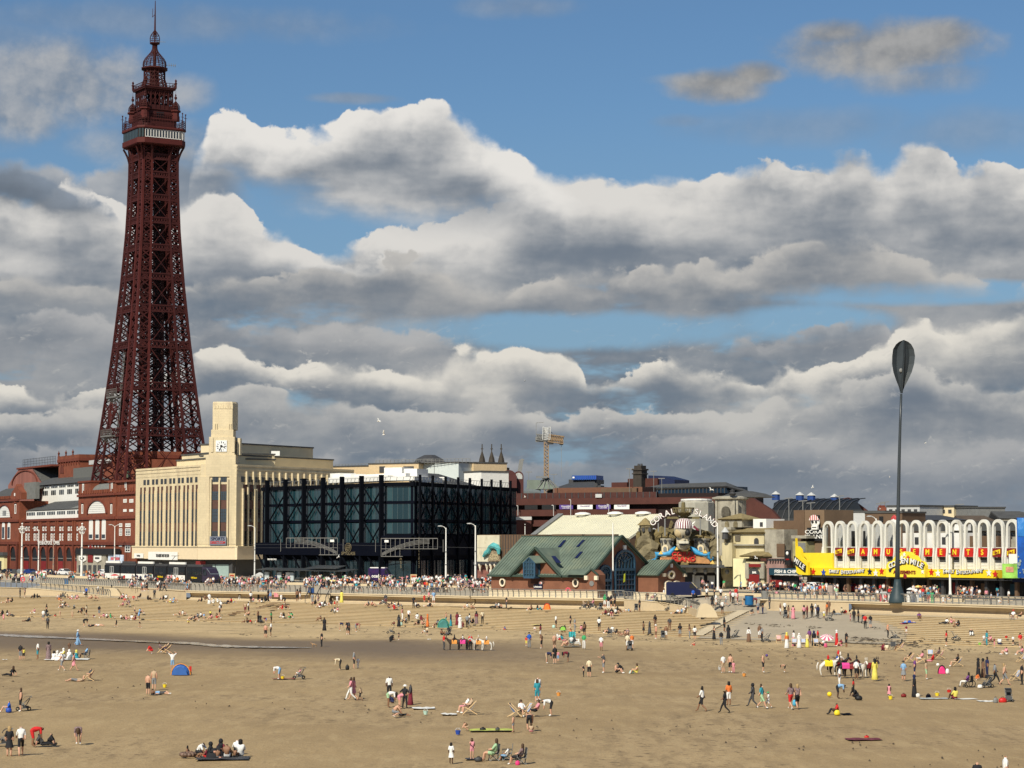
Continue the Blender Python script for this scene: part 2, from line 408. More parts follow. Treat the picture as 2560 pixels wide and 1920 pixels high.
m_yellow2=mat('lemon_yellow_panel',(.85,.66,.03),.5,.04,.5)
m_red=mat('signal_red',(.55,.02,.015),.5,.05)
mR=mat('dark_red',(.20,.012,.012),.6,.1)
m_blue=mat('royal_blue',(.02,.07,.38),.5,.1)
m_navyp=flat('navy_paint',(.008,.012,.05),.35,coat=.5)
mP=mat('green_copper_sheet',(.125,.160,.125),.75,.22,.35,grime=(.20,.22,.15),spec=.2)
m5=mat('dark_green_flashing',(.035,.06,.045),.7,.1)
m6=mat('orange_brown_brick',(.215,.090,.050),.88,.15,.6,grain=.5,grime=(.16,.065,.04))
mM=mat('teal_blue_frame',(.028,.075,.125),.5,.1)
mV=mat('artificial_rock',(.20,.165,.095),.95,.35,.5,grime=(.08,.07,.04),bump=.35,bscale=.9)
m2=mat('mossy_rock',(.16,.125,.055),.95,.35,.6,grime=(.05,.045,.025),bump=.3,bscale=1.2)
mH=mat('stained_plaster',(.58,.50,.30),.9,.2,.35,grime=(.25,.21,.13),streak=True)
mO=mat('grey_stone',(.36,.33,.26),.9,.2,.5,grime=(.15,.13,.10),grain=.3)
m4=mat('tan_thatch',(.24,.185,.085),.95,.25,1.5)
m_metalroof=mat('cream_metal_roof',(.72,.68,.50),.65,.06,.15,streak=False)
m_dcon=mat('dark_brown_concrete',(.07,.03,.022),.9,.18,.3)
m3=mat('red_brown_car_park',(.080,.026,.019),.85,.15,.4,grain=.2)
m_wood=mat('pale_wood',(.60,.42,.22),.7,.15,3)
m_tyre=flat('tyre_rubber',(.015,.015,.016),.8)
m_chrome=flat('bright_metal',(.6,.6,.6),.25,.9)
m_leaf=mat('blue_grey_fibreglass',(.036,.044,.050),.42,.12,.25,spec=.5)

# ----- the shore, the sea wall and the promenade
def lp(a,b,t):return a+(b-a)*t
def ip_(tab,x):
 if x<=tab[0][0]:
  (a,b),(c,d)=tab[0],tab[1];return b+(d-b)*(x-a)/(c-a)
 for(a,b),(c,d)in zip(tab,tab[1:]):
  if x<=c:return b+(d-b)*(x-a)/(c-a)
 (a,b),(c,d)=tab[-2],tab[-1];return b+(d-b)*(x-a)/(c-a)
ZL=2.25
TOE=[(0,1539),(440,1551),(870,1561),(1300,1576),(1600,1586),(1745,1592),(2100,1603),(2560,1617)]
LEDGE=[(0,1491),(230,1492),(463,1499.5),(640,1503.5),(960,1511),(1290,1518),(1600,1527),(1900,1529),(2200,1537),(2560,1549)]
EDGE=[(100,1459.5),(270,1466.6),(330,1469),(398,1473),(463,1478),(640,1481.5),(760,1483),(860,1485.3),(1040,1489),(1210,1492.7),(1290,1494.5),(1560,1498.5),(1660,1501),(1780,1503.5),(1900,1500),(2020,1502.5),(2120,1504.5),(2290,1509.5),(2560,1517)]
NST=15
def toeP(px):return oz(px,ip_(TOE,px),.0)
def ledP(px):return oz(px,ip_(LEDGE,px),ZL)
def edgP(px):return oz(px,ip_(EDGE,px),ZP)
PXS=[-260]+list(range(-160,2800,40))
m_step=mat('buff_step_concrete',(.52,.395,.225),.85,.10,.08,grain=.25,grime=(.44,.32,.18))
def wet_sand():
 m=D.materials.new('beach_sand');m.use_nodes=True;t=m.node_tree;b=t.nodes['Principled BSDF']
 g=t.nodes.new('ShaderNodeNewGeometry');P=N(t,g.outputs['Position'])
 sp=t.nodes.new('ShaderNodeSeparateXYZ');t.links.new(P.k,sp.inputs[0]);X,Y=N(t,sp.outputs[0]),N(t,sp.outputs[1])
 big=nn(t,P,.022,4,.55);mid=nn(t,P,.13,5,.6);sm=nn(t,P,1.3,4,.6);fine=nn(t,P,6.,3,.6)
 up=(Y+X*.50)-(big-.5)*34.
 wet=up.ss(214.,256.)*(1.-up.ss(272.,292.))*(1.-X.ss(-16.,22.))
 damp=(1.-up.ss(262.,300.))
 dry=nx_(t,mid.ss(.3,.7),(.47,.34,.175),(.56,.41,.218))
 dmp=nx_(t,(mid*.6+big*.5).ss(.35,.75),(.315,.218,.108),(.39,.275,.138))
 c=nx_(t,damp,dry,dmp)
 patch=nn(t,P,.05,3,.5).ss(.44,.60)
 c=nx_(t,patch*.30,c,(.43,.31,.17))
 c=nx_(t,(sm.ss(.56,.74))*(patch*.75+.2)*.95,c,(.13,.09,.045))
 c=nx_(t,fine.ss(.52,.75)*.5,c,(.17,.12,.065));st2=nn(t,ncomb(t,X*.9,Y*.20,.0),.8,5,.65);c=nx_(t,st2.ss(.50,.66)*(patch*.28+.10),c,(.16,.11,.055));c=nx_(t,(1.-st2.ss(.34,.46))*.22,c,(.52,.39,.21))
 c=nx_(t,wet*.9,c,(.165,.115,.066))
 mp=ncomb(t,X*.12,Y*.75+X*.35,.0)
 weed=nn(t,mp,.5,6,.65).ss(.60,.66)*up.ss(285.,298.)*(1.-up.ss(330.,345.))
 c=nx_(t,weed*.6,c,(.12,.085,.05))
 t.links.new(c.k,b.inputs['Base Color'])
 r=.92-wet*.32
 t.links.new(r.k,b.inputs['Roughness']);b.inputs['Specular IOR Level'].default_value=.35
 bn=t.nodes.new('ShaderNodeBump');bn.inputs['Distance'].default_value=.10
 h=sm*.9+fine*.35+mid*1.2;t.links.new(h.k,bn.inputs['Height'])
 st=.9-wet*.8;t.links.new(st.k,bn.inputs['Strength'])
 t.links.new(bn.outputs[0],b.inputs['Normal'])
 MATS['beach_sand']=m;return m
m_sand=wet_sand()
def build_shore():
 mb=MB();nx,ny=150,110
 def hgt(x,y):
  return .05*sin(x*.13+y*.05)*sin(y*.11)+.03*sin(x*.41+y*.2)+.02*sin(y*.55+x*.12)
 for j in range(ny+1):
  for i in range(nx+1):
   x=-110+i*220/nx;y=90+j*330/ny
   z=hgt(x,y)if(90<y<415)else 0
   mb.v.append((x,y,z-.03))
 for j in range(ny):
  for i in range(nx):
   a=j*(nx+1)+i;mb.f.append((a,a+1,a+nx+2,a+nx+1));mb.m.append(0)
 o=mb.obj('beach_sand',m_sand,smooth=True);tag(o,kind='structure')
 mb=MB()
 mb.quad((-3000,-400,-.5),(3000,-400,-.5),(3000,90,-.12),(-3000,90,-.12))
 mb.quad((-3000,90,-.12),(-110,90,-.12),(-110,430,-.12),(-3000,430,-.12))
 mb.quad((110,90,-.12),(3000,90,-.12),(3000,430,-.12),(110,430,-.12))
 tag(mb.obj('outer_sand',m_sand),kind='structure')
 st=tag(th_('stepped_shore',None,None),kind='structure')
 gap=lambda px,t:1752+118*t
 for k in range(NST):
  mb=MB();t0=k/NST;t1=(k+1)/NST+.004;z=ZL*(k+1)/NST
  for p0,p1 in zip(PXS,PXS[1:]):
   q=[]
   for p in(p0,p1):
    T,L=toeP(p),ledP(p)
    a=T.lerp(L,t0);b=T.lerp(L,t1);q.append((a,b))
   (a0,b0),(a1,b1)=q
   zl=ZL*k/NST-.35
   mb.quad((a0.x,a0.y,z),(a1.x,a1.y,z),(b1.x,b1.y,z),(b0.x,b0.y,z))
   mb.quad((a0.x,a0.y+.11,zl),(a1.x,a1.y+.11,zl),(a1.x,a1.y+.11,z-.03),(a0.x,a0.y+.11,z-.03));mb.quad((a0.x,a0.y,z-.03),(a1.x,a1.y,z-.03),(a1.x,a1.y,z),(a0.x,a0.y,z))
  mb.obj('step',m_step,st)
 mb=MB()
 for p0,p1 in zip(PXS,PXS[1:]):
  a0,a1=ledP(p0),ledP(p1);e0,e1=edgP(p0),edgP(p1)
  n0=(e0-a0);n1=(e1-a1)
  mb.quad((a0.x,a0.y,ZL+.004),(a1.x,a1.y,ZL+.004),(e1.x,e1.y+14,ZL+.004),(e0.x,e0.y+14,ZL+.004))
 mb.obj('ledge',mF,st)
 wall=tag(th_('sea_wall','long buff concrete sea wall with a curved face below the promenade railings','sea wall'),kind='structure')
 def wall_run(a,b,curved=True,ztop=None,zbot=ZL):
  xs=[a+(b-a)*i/max(1,int((b-a)/20))for i in range(max(1,int((b-a)/20))+1)]
  mb=MB();lip=MB()
  for p0,p1 in zip(xs,xs[1:]):
   E=[]
   for p in(p0,p1):
    e=edgP(p);nx_=edgP(p+4)-edgP(p-4);nrm=V_((nx_.y,-nx_.x,0)).normalized()
    if nrm.y>0:nrm=-nrm
    E.append((e,nrm,ztop(p)if ztop else ZP))
   if curved:prof=[(.0,.0,1),(.0,-.26,1),(-.95,-.34,0),(-1.15,-.8,0),(-.85,-1.25,0),(.1,-1.56,0)]
   else:prof=[(.0,.0,1),(.0,-1.75,0)]
   for(o0,z0,l0),(o1,z1,l1)in zip(prof,prof[1:]):
    q=[]
    for(e,nr,zt),(off,z)in((E[0],(o1,z1)),(E[1],(o1,z1)),(E[1],(o0,z0)),(E[0],(o0,z0))):
     q.append((e.x+nr.x*off,e.y+nr.y*off,zt+z))
    (lip if(l0 and l1 and curved)else mb).quad(*q)
  if curved:
   for e in(edgP(a),edgP(b)):
    mb.poly([(e.x+nrm.x*o_,e.y+nrm.y*o_,ZP+z_)for o_,z_,_ in prof]+[(e.x-nrm.x*1.6,e.y-nrm.y*1.6,ZP-1.56),(e.x-nrm.x*1.6,e.y-nrm.y*1.6,ZP)])
  mb.obj('wall_face',mF,wall)
  if curved:lip.obj('lip',m_lip,wall)
  cp=MB()
  for p0,p1 in zip(xs,xs[1:]):
   q=[]
   for p in(p0,p1):
    e=edgP(p);nx_=edgP(p+4)-edgP(p-4);nrm=V_((nx_.y,-nx_.x,0)).normalized()
    if nrm.y>0:nrm=-nrm
    q.append((e+nrm*.12,e-nrm*.55,nrm,ztop(p)if ztop else ZP))
   (a0,b0,n_,z0),(a1,b1,_,z1)=q
   cp.quad((a0.x,a0.y,z0+.14),(a1.x,a1.y,z1+.14),(b1.x,b1.y,z1+.14),(b0.x,b0.y,z0+.14))
   cp.quad((a0.x,a0.y,z0-.02),(a1.x,a1.y,z1-.02),(a1.x,a1.y,z1+.14),(a0.x,a0.y,z0+.14))
   cp.quad((b0.x,b0.y,z0+.14),(b1.x,b1.y,z1+.14),(b1.x,b1.y,z1-.02),(b0.x,b0.y,z0-.02))
  cp.obj('coping',m_lip,wall)
 wall_run(100,466,False);wall_run(464,772);wall_run(826,1175)
 for a,b in((1178,1255),(1255,1335),(1335,1415),(1415,1500),(1500,1562)):wall_run(a,b)
 wall_run(1900,2122,False);a,b=edgP(745),edgP(850);m_=MB();m_.quad((a.x,a.y+1.25,ZL),(b.x,b.y+1.25,ZL),(b.x,b.y+1.25,ZP-.01),(a.x,a.y+1.25,ZP-.01));m_.obj('back_wall',mF,wall)
 for a,b in((2038+80*i,2118+80*i)for i in range(1,9)):wall_run(a,b)
 mb=MB()
 for p0,p1 in zip(PXS,PXS[1:]):
  a0,a1=edgP(p0),edgP(p1)
  if p1>1680 and p0<1880:
   a0=a0+V_((0,9,0));a1=a1+V_((0,9,0))
  y0=a0.y;y1=a1.y
  mb.quad((a0.x,y0,ZP),(a1.x,y1,ZP),(a1.x+.33*(900-y1)*(1 if a1.x>0 else.2),900,ZP),(a0.x+.33*(900-y0)*(1 if a0.x>0 else.2),900,ZP))
 mb.obj('promenade_paving',m_conc2)['kind']='structure'
 mb=MB();mb.quad((-3000,880,ZP-.02),(3000,880,ZP-.02),(3000,3000,ZP-.02),(-3000,3000,ZP-.02))
 mb.quad((-3000,420,ZP-.3),(-120,420,ZP-.3),(-120,890,ZP-.3),(-3000,890,ZP-.3))
 mb.quad((130,300,ZP-.3),(3000,300,ZP-.3),(3000,890,ZP-.3),(130,890,ZP-.3))
 mb.obj('town_ground',m_asph)['kind']='structure'
def rl_(off):
 """points of a line parallel to the building frontage, off metres in front of it"""
 fr=[(-40,690),(120,640),(300,590),(430,560),(560,545),(700,520),(1000,474),(1300,452),(1700,418),(2050,388),(2560,354),(2700,346)]
 out=[]
 for px,d in fr:
  a=at(px,1353,d);out.append(V_((a.x,a.y,0)))
 res=[]
 for i,p in enumerate(out):
  t=(out[min(i+1,len(out)-1)]-out[max(i-1,0)]).normalized();n=V_((t.y,-t.x,0))
  if n.y>0:n=-n
  res.append(p+n*off)
 return res
def strip(a,b,z,name,m_,kind='structure'):
 mb=MB()
 for p,q,r,s in zip(a,a[1:],b[1:],b):mb.quad((p.x,p.y,z),(q.x,q.y,z),(r.x,r.y,z),(s.x,s.y,z))
 o=mb.obj(name,m_);o['kind']=kind;return o
build_shore()
strip(rl_(16),rl_(5),ZP+.004,'promenade_road',m_asph)
strip(rl_(25),rl_(21),ZP+.008,'tramway_bed',mat('tram_bed_concrete',(.20,.18,.14),.9,.1))
m_line=flat('road_marking_white',(.7,.7,.66))
strip(rl_(10.6),rl_(10.4),ZP+.012,'road_centre_line',m_line)
for k,o_ in enumerate((24.2,22.7,21.6)):
 strip(rl_(o_+.08),rl_(o_),ZP+.016,'tram_rail',mI)
def kerb(off,h,w,name,m_):
 a,b=rl_(off),rl_(off-w);mb=MB()
 for p,q,r,s in zip(a,a[1:],b[1:],b):
  z=ZP+h
  mb.quad((p.x,p.y,z),(q.x,q.y,z),(r.x,r.y,z),(s.x,s.y,z));mb.quad((p.x,p.y,ZP-.1),(q.x,q.y,ZP-.1),(q.x,q.y,z),(p.x,p.y,z))
  mb.quad((s.x,s.y,z),(r.x,r.y,z),(r.x,r.y,ZP-.1),(s.x,s.y,ZP-.1))
 o=mb.obj(name,m_);o['kind']='structure';return o
kerb(5.2,.12,.3,'pavement_kerb',mF)
kerb(16.4,.12,.3,'road_kerb',mF)
kerb(28.,.50,.5,'low_promenade_wall',m_lip)
def slip_pt(px,t,dz):
 T,L=toeP(px),ledP(px);p=T.lerp(L,t);return(p.x,p.y,ZL*t+dz)
SLW=th_('slipway',None,None);SLW['kind']='structure'
def build_slip():
 mb=MB();n=24;k=22
 def lx(t):return 1752+118*t
 def rx(t):return 2262-150*t+60*sin(t*3.1)
 for i in range(n):
  for j in range(k):
   q=[]
   for(a,b)in((j,i),(j+1,i),(j+1,i+1),(j,i+1)):
    t=-.12+1.12*b/n;tt=max(0,t);px=lp(lx(t),rx(t),a/k)
    edge=min(1,min(a,k-a)/3.)
    if t<0:
     p=slip_pt(px,t,0);q.append((p[0],p[1],.03))
    else:q.append(slip_pt(px,t,.05+.14*edge*min(1,(t+.12)*4)))
   mb.quad(*q)
 mb.obj('apron',m_greyc,SLW)
 mb=MB();xs=list(range(1640,1921,20))
 for p0,p1 in zip(xs,xs[1:]):
  l0,l1=ledP(p0),ledP(p1);e0,e1=edgP(p0)+V_((0,9,0)),edgP(p1)+V_((0,9,0))
  mb.quad((l0.x,l0.y,ZL+.02),(l1.x,l1.y,ZL+.02),(e1.x,e1.y+.2,ZP+.01),(e0.x,e0.y+.2,ZP+.01))
 mb.obj('ramp',m_greyc,SLW)
 mb=MB()
 for i in range(20):
  t0,t1=i/20,(i+1)/20
  q=[]
  for t,o_ in((t0,-34),(t0,6),(t1,4),(t1,-20)):
   q.append(slip_pt(lx(t)+o_,t,.20))
  mb.quad(*q)
  a=slip_pt(lx(t0)-34,t0,-.3);b=slip_pt(lx(t1)-20,t1,-.3)
  mb.quad(a,b,(b[0],b[1],q[3][2]),(a[0],a[1],q[0][2]))
 mb.obj('side_strip',m_lip,SLW)
 for px,py,s in((1765,1543,1.),(283,1494,1.)):
  p=oz(px,py,ZL-.1 if px>1000 else 1.9);w=th_('wall_end',None,None,p,0);w['kind']='structure'
  b=MB();pts=[(-1.3,0),(1.6,0),(1.3,.8),(.7,1.6),(0,1.9),(-.6,1.8),(-1.,1.2)]
  b.prism([(x*1.,z)for x,z in pts],-.35,1.5);b.obj('end_block',m_lip,w)
build_slip()
def side_wall(pts,name,label):
 """pts: (px, py_top, z_top) ; a wall whose top falls along the way"""
 w=tag(th_(name,None,None),kind='structure');mb=MB();cp=MB();P3=[oz(px,py,z)for px,py,z in pts]
 for a,b in zip(P3,P3[1:]):
  mb.quad((a.x,a.y,-.2),(b.x,b.y,-.2),b,a)
  cp.quad((a.x,a.y-.1,a.z),(b.x,b.y-.1,b.z),(b.x,b.y-.1,b.z+.12),(a.x,a.y-.1,a.z+.12))
  cp.quad((a.x,a.y-.1,a.z+.12),(b.x,b.y-.1,b.z+.12),(b.x,b.y+.4,b.z+.12),(a.x,a.y+.4,a.z+.12))
 mb.obj('wall_face',mF,w);cp.obj('coping',m_lip,w);return P3
SWR=side_wall([(1560,1500,3.72),(1600,1502,3.7),(1660,1507.5,3.4),(1720,1518,2.95),(1752,1529,2.6)],'side_wall','')
SWL=side_wall([(-120,1463,3.8),(0,1469,3.75),(60,1470.5,3.6),(120,1475,3.3),(180,1480.5,2.95),(240,1487.5,2.5),(275,1492,2.3)],'side_wall','')
mb=MB()
top=[oz(px,ip_(EDGE,px),ZP)for px in(100,150,200,250,300,340)]
low=[oz(px,y,z)for px,y,z in((60,1470,3.6),(120,1475,3.25),(180,1480.5,2.9),(240,1487.5,2.45),(275,1491,2.26),(340,1493,2.26))]
for a,b,c_,d_ in zip(low,low[1:],top[1:],top):mb.quad((a.x,a.y,a.z-.1),(b.x,b.y,b.z-.1),(c_.x,c_.y,b.z-.1),(d_.x,d_.y,a.z-.1))
mb.obj('ramp_paving',m_conc2)['kind']='structure'
def build_water():
 m=D.materials.new('shallow_water');m.use_nodes=True;t=m.node_tree;b=t.nodes['Principled BSDF']
 g=t.nodes.new('ShaderNodeNewGeometry');P=N(t,g.outputs['Position'])
 sp=t.nodes.new('ShaderNodeSeparateXYZ');t.links.new(P.k,sp.inputs[0]);X,Y=N(t,sp.outputs[0]),N(t,sp.outputs[1])
 q=ncomb(t,X*.35,Y*.9,.0)
 f=nn(t,q,.8,5,.65).ss(.40,.62)
 c=nx_(t,f,(.24,.18,.12),(.62,.54,.42));t.links.new(c.k,b.inputs['Base Color'])
 b.inputs['Roughness'].default_value=.22;b.inputs['Specular IOR Level'].default_value=.6
 bn=t.nodes.new('ShaderNodeBump');bn.inputs['Distance'].default_value=.05;bn.inputs['Strength'].default_value=.8
 t.links.new(nn(t,P,2.,3,.5).k,bn.inputs['Height']);t.links.new(bn.outputs[0],b.inputs['Normal'])
 ctr=[(-60,1584,4),(0,1587,4),(60,1590,4.5),(150,1594,3.5),(250,1598.5,3),(350,1603,3),(430,1606,3.2),(480,1608,4.2),(540,1614,5),(620,1617,3.5),(700,1618,2.5),(790,1619,.6)]
 mb=MB();rr=random.Random(3);prev=None
 fine=[]
 for(a,b_,w),(c_,d_,w2)in zip(ctr,ctr[1:]):
  for k in range(8):fine.append((lp(a,c_,k/8),lp(b_,d_,k/8),lp(w,w2,k/8)*(.6+.7*rr.random())))
 for px,py,w in fine:
  p=(oz(px,py-w*.6,.075),oz(px,py+w*.6,.075))
  if prev:mb.quad(prev[1],p[1],p[0],prev[0])
  prev=p
 mb.obj('water_runnel',m)['kind']='structure'
build_water()
def sf(px,py):
 """the point of the shore (sand, step, ledge or promenade) seen at a picture point"""
 p=oz(px,py,.0);T=toeP(px)
 if p.y<=T.y:p.z=.0;return p
 L=ledP(px)
 for i in range(0,61):
  t=i/60;q=T.lerp(L,t);z=ZL*min(1,(int(t*NST-1e-6)+1)/NST)
  if 1740+120*t<px<2240-130*t:z=ZL*t+.19
  r=oz(px,py,z)
  if r.y<=q.y:return r
 e=edgP(px)
 r=oz(px,py,ZL+.004)
 if r.y<e.y-.3 and not(1640<px<1900):return r
 if 1640<px<1900:
  for i in range(31):
   f=i/30;z=lp(ZL,ZP,f)+.02;y=lp(L.y,e.y+9,f);r=oz(px,py,z)
   if r.y<=y:return r
 if px<275 and 1468<py<1492:
  for i in range(31):
   z=2.2+1.4*i/30;r=oz(px,py,z)
   if abs(z-ip_([(0,3.6),(120,3.2),(275,2.2)],px))<.06:return r
 return oz(px,py,ZP)

 # ----- the iron tower
TWO=at(373.5,1353,632)
TF=Fr_.at((TWO.x,TWO.y),R(31.2))
def zt(y):return at(374,y,632).z-ZP
def build_tower():
 T=th_('lattice_tower','tall dark red lattice iron tower with a windowed gallery and open onion cage on top','tower',TF.o,TF.rot)
 K=.0808
 tab=[(0,30.6),(zt(1143),284*K),(zt(1121),276*K),(zt(971),228.8*K),(zt(859),197.4*K),(zt(709.5),161.6*K),(zt(560),134.6*K),(zt(422),124.5*K)]
 def W(z):return ip_(tab,min(z,zt(422)))
 z0=24.;z1=zt(373)
 lev=[z0,zt(1093),zt(979),zt(874),zt(784),zt(704),zt(631),zt(563),zt(506),zt(449),zt(405),z1]
 def cor(z,sx,sy):
  w=W(z)/2;l=W(z)*.25
  return{(0,0):V_((sx*w,sy*w,z)),(1,0):V_((sx*(w-l),sy*w,z)),(0,1):V_((sx*w,sy*(w-l),z)),(1,1):V_((sx*(w-l),sy*(w-l),z))}
 for sx,sy in((-1,-1),(1,-1),(-1,1),(1,1)):
  leg=MB();zs=[z0+(z1-z0)*i/12 for i in range(13)]
  for a,b in zip(zs,zs[1:]):
   A,B=cor(a,sx,sy),cor(b,sx,sy)
   for k in A:leg.bar(A[k],B[k],.62 if k!=(1,1)else.5)
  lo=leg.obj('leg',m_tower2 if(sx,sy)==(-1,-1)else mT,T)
  for la,lb in zip(lev,lev[1:]):
   br=MB();l=W((la+lb)/2)*.25;n=max(2,round((lb-la)/(l*.50+.35)))
   for i in range(n):
    a=la+(lb-la)*i/n;b=la+(lb-la)*(i+1)/n;A,B=cor(a,sx,sy),cor(b,sx,sy)
    for p,q in(((0,0),(1,0)),((0,0),(0,1)),((1,0),(1,1)),((0,1),(1,1))):
     br.bar(A[p],B[q],.3);br.bar(A[q],B[p],.3)
     if i%2==0:br.bar(A[p],A[q],.2)
   br.obj('cross_bracing',mT,lo)
 for li,z in enumerate(lev[1:-1]):
  h=.9+W(z)*.055
  for fx,fy in((0,-1),(-1,0),(0,1),(1,0)):
   g=MB();w=W(z)/2;w2=W(z+h)/2
   def P(t,top):
    ww=w2 if top else w;zz_=z+(h if top else 0)
    return V_((t*ww,fy*ww,zz_))if fx==0 else V_((fx*ww,t*ww,zz_))
   g.bar(P(-1,0),P(1,0),.42);g.bar(P(-1,1),P(1,1),.42)
   n=14
   for i in range(n):
    a,b=-1+2*i/n,-1+2*(i+1)/n
    g.bar(P(a,0),P(b,1),.2);g.bar(P(a,1),P(b,0),.2)
   g.obj('girder',mT,T)
 for fx,fy in((0,-1),(-1,0),(0,1),(1,0)):
  d=MB()
  for la,lb in zip(lev,lev[1:]):
   def P(t,z):
    w=W(z)/2
    return V_((t*w*.5,fy*w,z))if fx==0 else V_((fx*w,t*w*.5,z))
   for o_ in(0,.06):d.bar(P(-1+o_,la+.8),P(1-o_,lb),.13);d.bar(P(1-o_,la+.8),P(-1+o_,lb),.13)
  d.obj('tie_rods',mT,T)
 s=MB();r=2.5
 for sx in(-1,1):
  for sy in(-1,1):s.bar((sx*r,sy*r,z0),(sx*r*.75,sy*r*.75,z1),.8)
 n=34
 for i in range(n):
  a=z0+(z1-z0)*i/n;b=z0+(z1-z0)*(i+1)/n
  for sgn in(-1,1):
   for ax in(0,1):
    P=(lambda t,z:V_((t*r*.8,sgn*r*.8,z)))if ax else(lambda t,z:V_((sgn*r*.8,t*r*.8,z)))
    s.bar(P(-1,a),P(1,b),.28);s.bar(P(1,a),P(-1,b),.28);s.bar(P(-1,a),P(1,a),.4)
 s.obj('lift_shaft',mat('dark_ironwork',(.035,.010,.010),.7,.1),T)
 st=MB()
 for i in range(24):
  a=z0+(z1-z0)*i/24;b=z0+(z1-z0)*(i+1)/24;k=1 if i%2 else-1
  st.bar((k*3.4,-1.2,a),(-k*3.4,1.2,b),.5,.2)
 st.obj('staircase',MATS['dark_ironwork'],T)
 zd=zt(371);wd=14.3/2;w0=W(zt(422))/2
 for sx,sy in((-1,-1),(1,-1),(-1,1),(1,1)):
  for k in(1.,.5):
   for ax in(0,1):
    b=MB();pr=[]
    for i in range(7):
     t=i/6;z=lp(zt(422),zd,t);w=w0+(wd*.9-w0)*t**2.
     pr.append(V_((sx*w,sy*w*k,z))if ax else V_((sx*w*k,sy*w,z)))
    for p,q in zip(pr,pr[1:]):b.bar(p,q,.45)
    b.bar(pr[1]*1.,V_((pr[6].x*.84,pr[6].y*.84,zd)),.2)
    b.obj('bracket',mT,T)
 def octo(w,c):return[(-w+c,-w),(w-c,-w),(w,-w+c),(w,w-c),(w-c,w),(-w+c,w),(-w,w-c),(-w,-w+c)]
 def ring(name,lay,m,par=T):
  b=MB();n=8;i0=0
  for w,c,z in lay:b.v+=[(x,y,z)for x,y in octo(w,c)]
  for j in range(len(lay)-1):
   for k in range(n):
    a=j*n+k;q=j*n+(k+1)%n;b.f.append((a,q,q+n,a+n));b.m.append(0)
  b.f.append(tuple(n-1-k for k in range(n)));b.f.append(tuple((len(lay)-1)*n+k for k in range(n)));b.m+=[0,0]
  return b.obj(name,m,par)
 zw0,zw1=zt(356),zt(333)
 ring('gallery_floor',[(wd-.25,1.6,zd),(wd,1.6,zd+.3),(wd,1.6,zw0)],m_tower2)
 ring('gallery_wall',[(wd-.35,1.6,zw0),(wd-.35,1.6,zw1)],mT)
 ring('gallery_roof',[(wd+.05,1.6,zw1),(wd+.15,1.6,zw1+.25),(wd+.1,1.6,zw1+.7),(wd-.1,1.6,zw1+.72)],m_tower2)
 for i in range(13):
  x=-wd+1.75+(2*wd-3.5)*(i+.5)/13;w=(2*wd-3.5)/13*.43
  f=MB()
  for a in((x-w,x+w,zw0+.16,zw0+.32),(x-w,x+w,zw1-.3,zw1-.14),(x-w,x-w+.1,zw0+.32,zw1-.3),(x+w-.1,x+w,zw0+.32,zw1-.3)):
   f.box(a[0],a[1],-wd+.2,-wd+.34,a[2],a[3])
  fo=f.obj('window_frame',mW,T)
  MB().box(x-w+.1,x+w-.1,-wd+.22,-wd+.33,zw0+.32,zw1-.3).obj('pane',mZ,fo)
 for i in range(5):
  y=-wd+1.7+(2*wd-3.4)*(i+.5)/5;w=(2*wd-3.4)/5*.45
  MB().box(-wd+.2,-wd+.33,y-w,y+w,zw0-.6,zw1-.1).obj('window_pane',mat('gallery_glass',(.03,.045,.048),.3,.1,spec=.4),T)
 for sx,sy in((-1,-1),(1,-1)):
  for t in(.3,.7):
   a=V_((sx*(wd-1.6*t),sy*(wd-1.6*(1-t)),0))*.99
   b=MB();b.box(-.3,.3,-.06,.06,zw0+.12,zw1-.1)
   o=b.obj('window_pane',mW if sx>0 else MATS['gallery_glass'],T);o.location=(a.x,a.y,0);o.rotation_euler=(0,0,sx*R(45))
 zm=zt(306)
 f=MB()
 for i in range(8):
  A=octo(wd,1.6)[i];B=octo(wd,1.6)[(i+1)%8];n=max(2,int((V_(A)-V_(B)).length/.8))
  for k in range(n+1):
   x,y=lp(A[0],B[0],k/n),lp(A[1],B[1],k/n);f.bar((x,y,zw1+.7),(x*.97,y*.97,zm),.1)
  for q in range(5):
   z=lp(zw1+.9,zm,q/4);s_=lp(1,.97,q/4);f.bar((A[0]*s_,A[1]*s_,z),(B[0]*s_,B[1]*s_,z),.1)
  f.bar((A[0],A[1],zw1+.7),(A[0],A[1],zm+1.9),.16);f.ball((A[0],A[1],zm+1.9),.25,n=5,k=3)
  for zz_,r_ in((zm+.9,.5),):f.bar((A[0]-r_,A[1],zz_),(A[0]+r_,A[1],zz_),.1)
 f.obj('deck_fence',mT,T)
 ring('inner_block',[(5.,1.,zw1+.7),(5.,1.,zt(308)),(5.3,1.,zt(306)),(4.7,1.,zt(303)),(4.5,.8,zt(283)),(4.8,.8,zt(281)),(4.8,.8,zt(279))],mT)
 MB().box(-1.2,1.,-4.75,-4.6,zt(300),zt(287)).obj('doorway',mK,T)
 f=MB()
 for k in range(15):
  for sy in(-1,1):
   x=-4.7+9.4*k/14;f.bar((x,sy*4.9,zt(303)),(x,sy*4.9,zt(291)),.1);f.bar((sy*4.9,x,zt(303)),(sy*4.9,x,zt(291)),.1)
 for z in(zt(291),zt(297)):
  for sy in(-1,1):f.bar((-4.9,sy*4.9,z),(4.9,sy*4.9,z),.14);f.bar((sy*4.9,-4.9,z),(sy*4.9,4.9,z),.14)
 f.obj('upper_rail',mT,T)
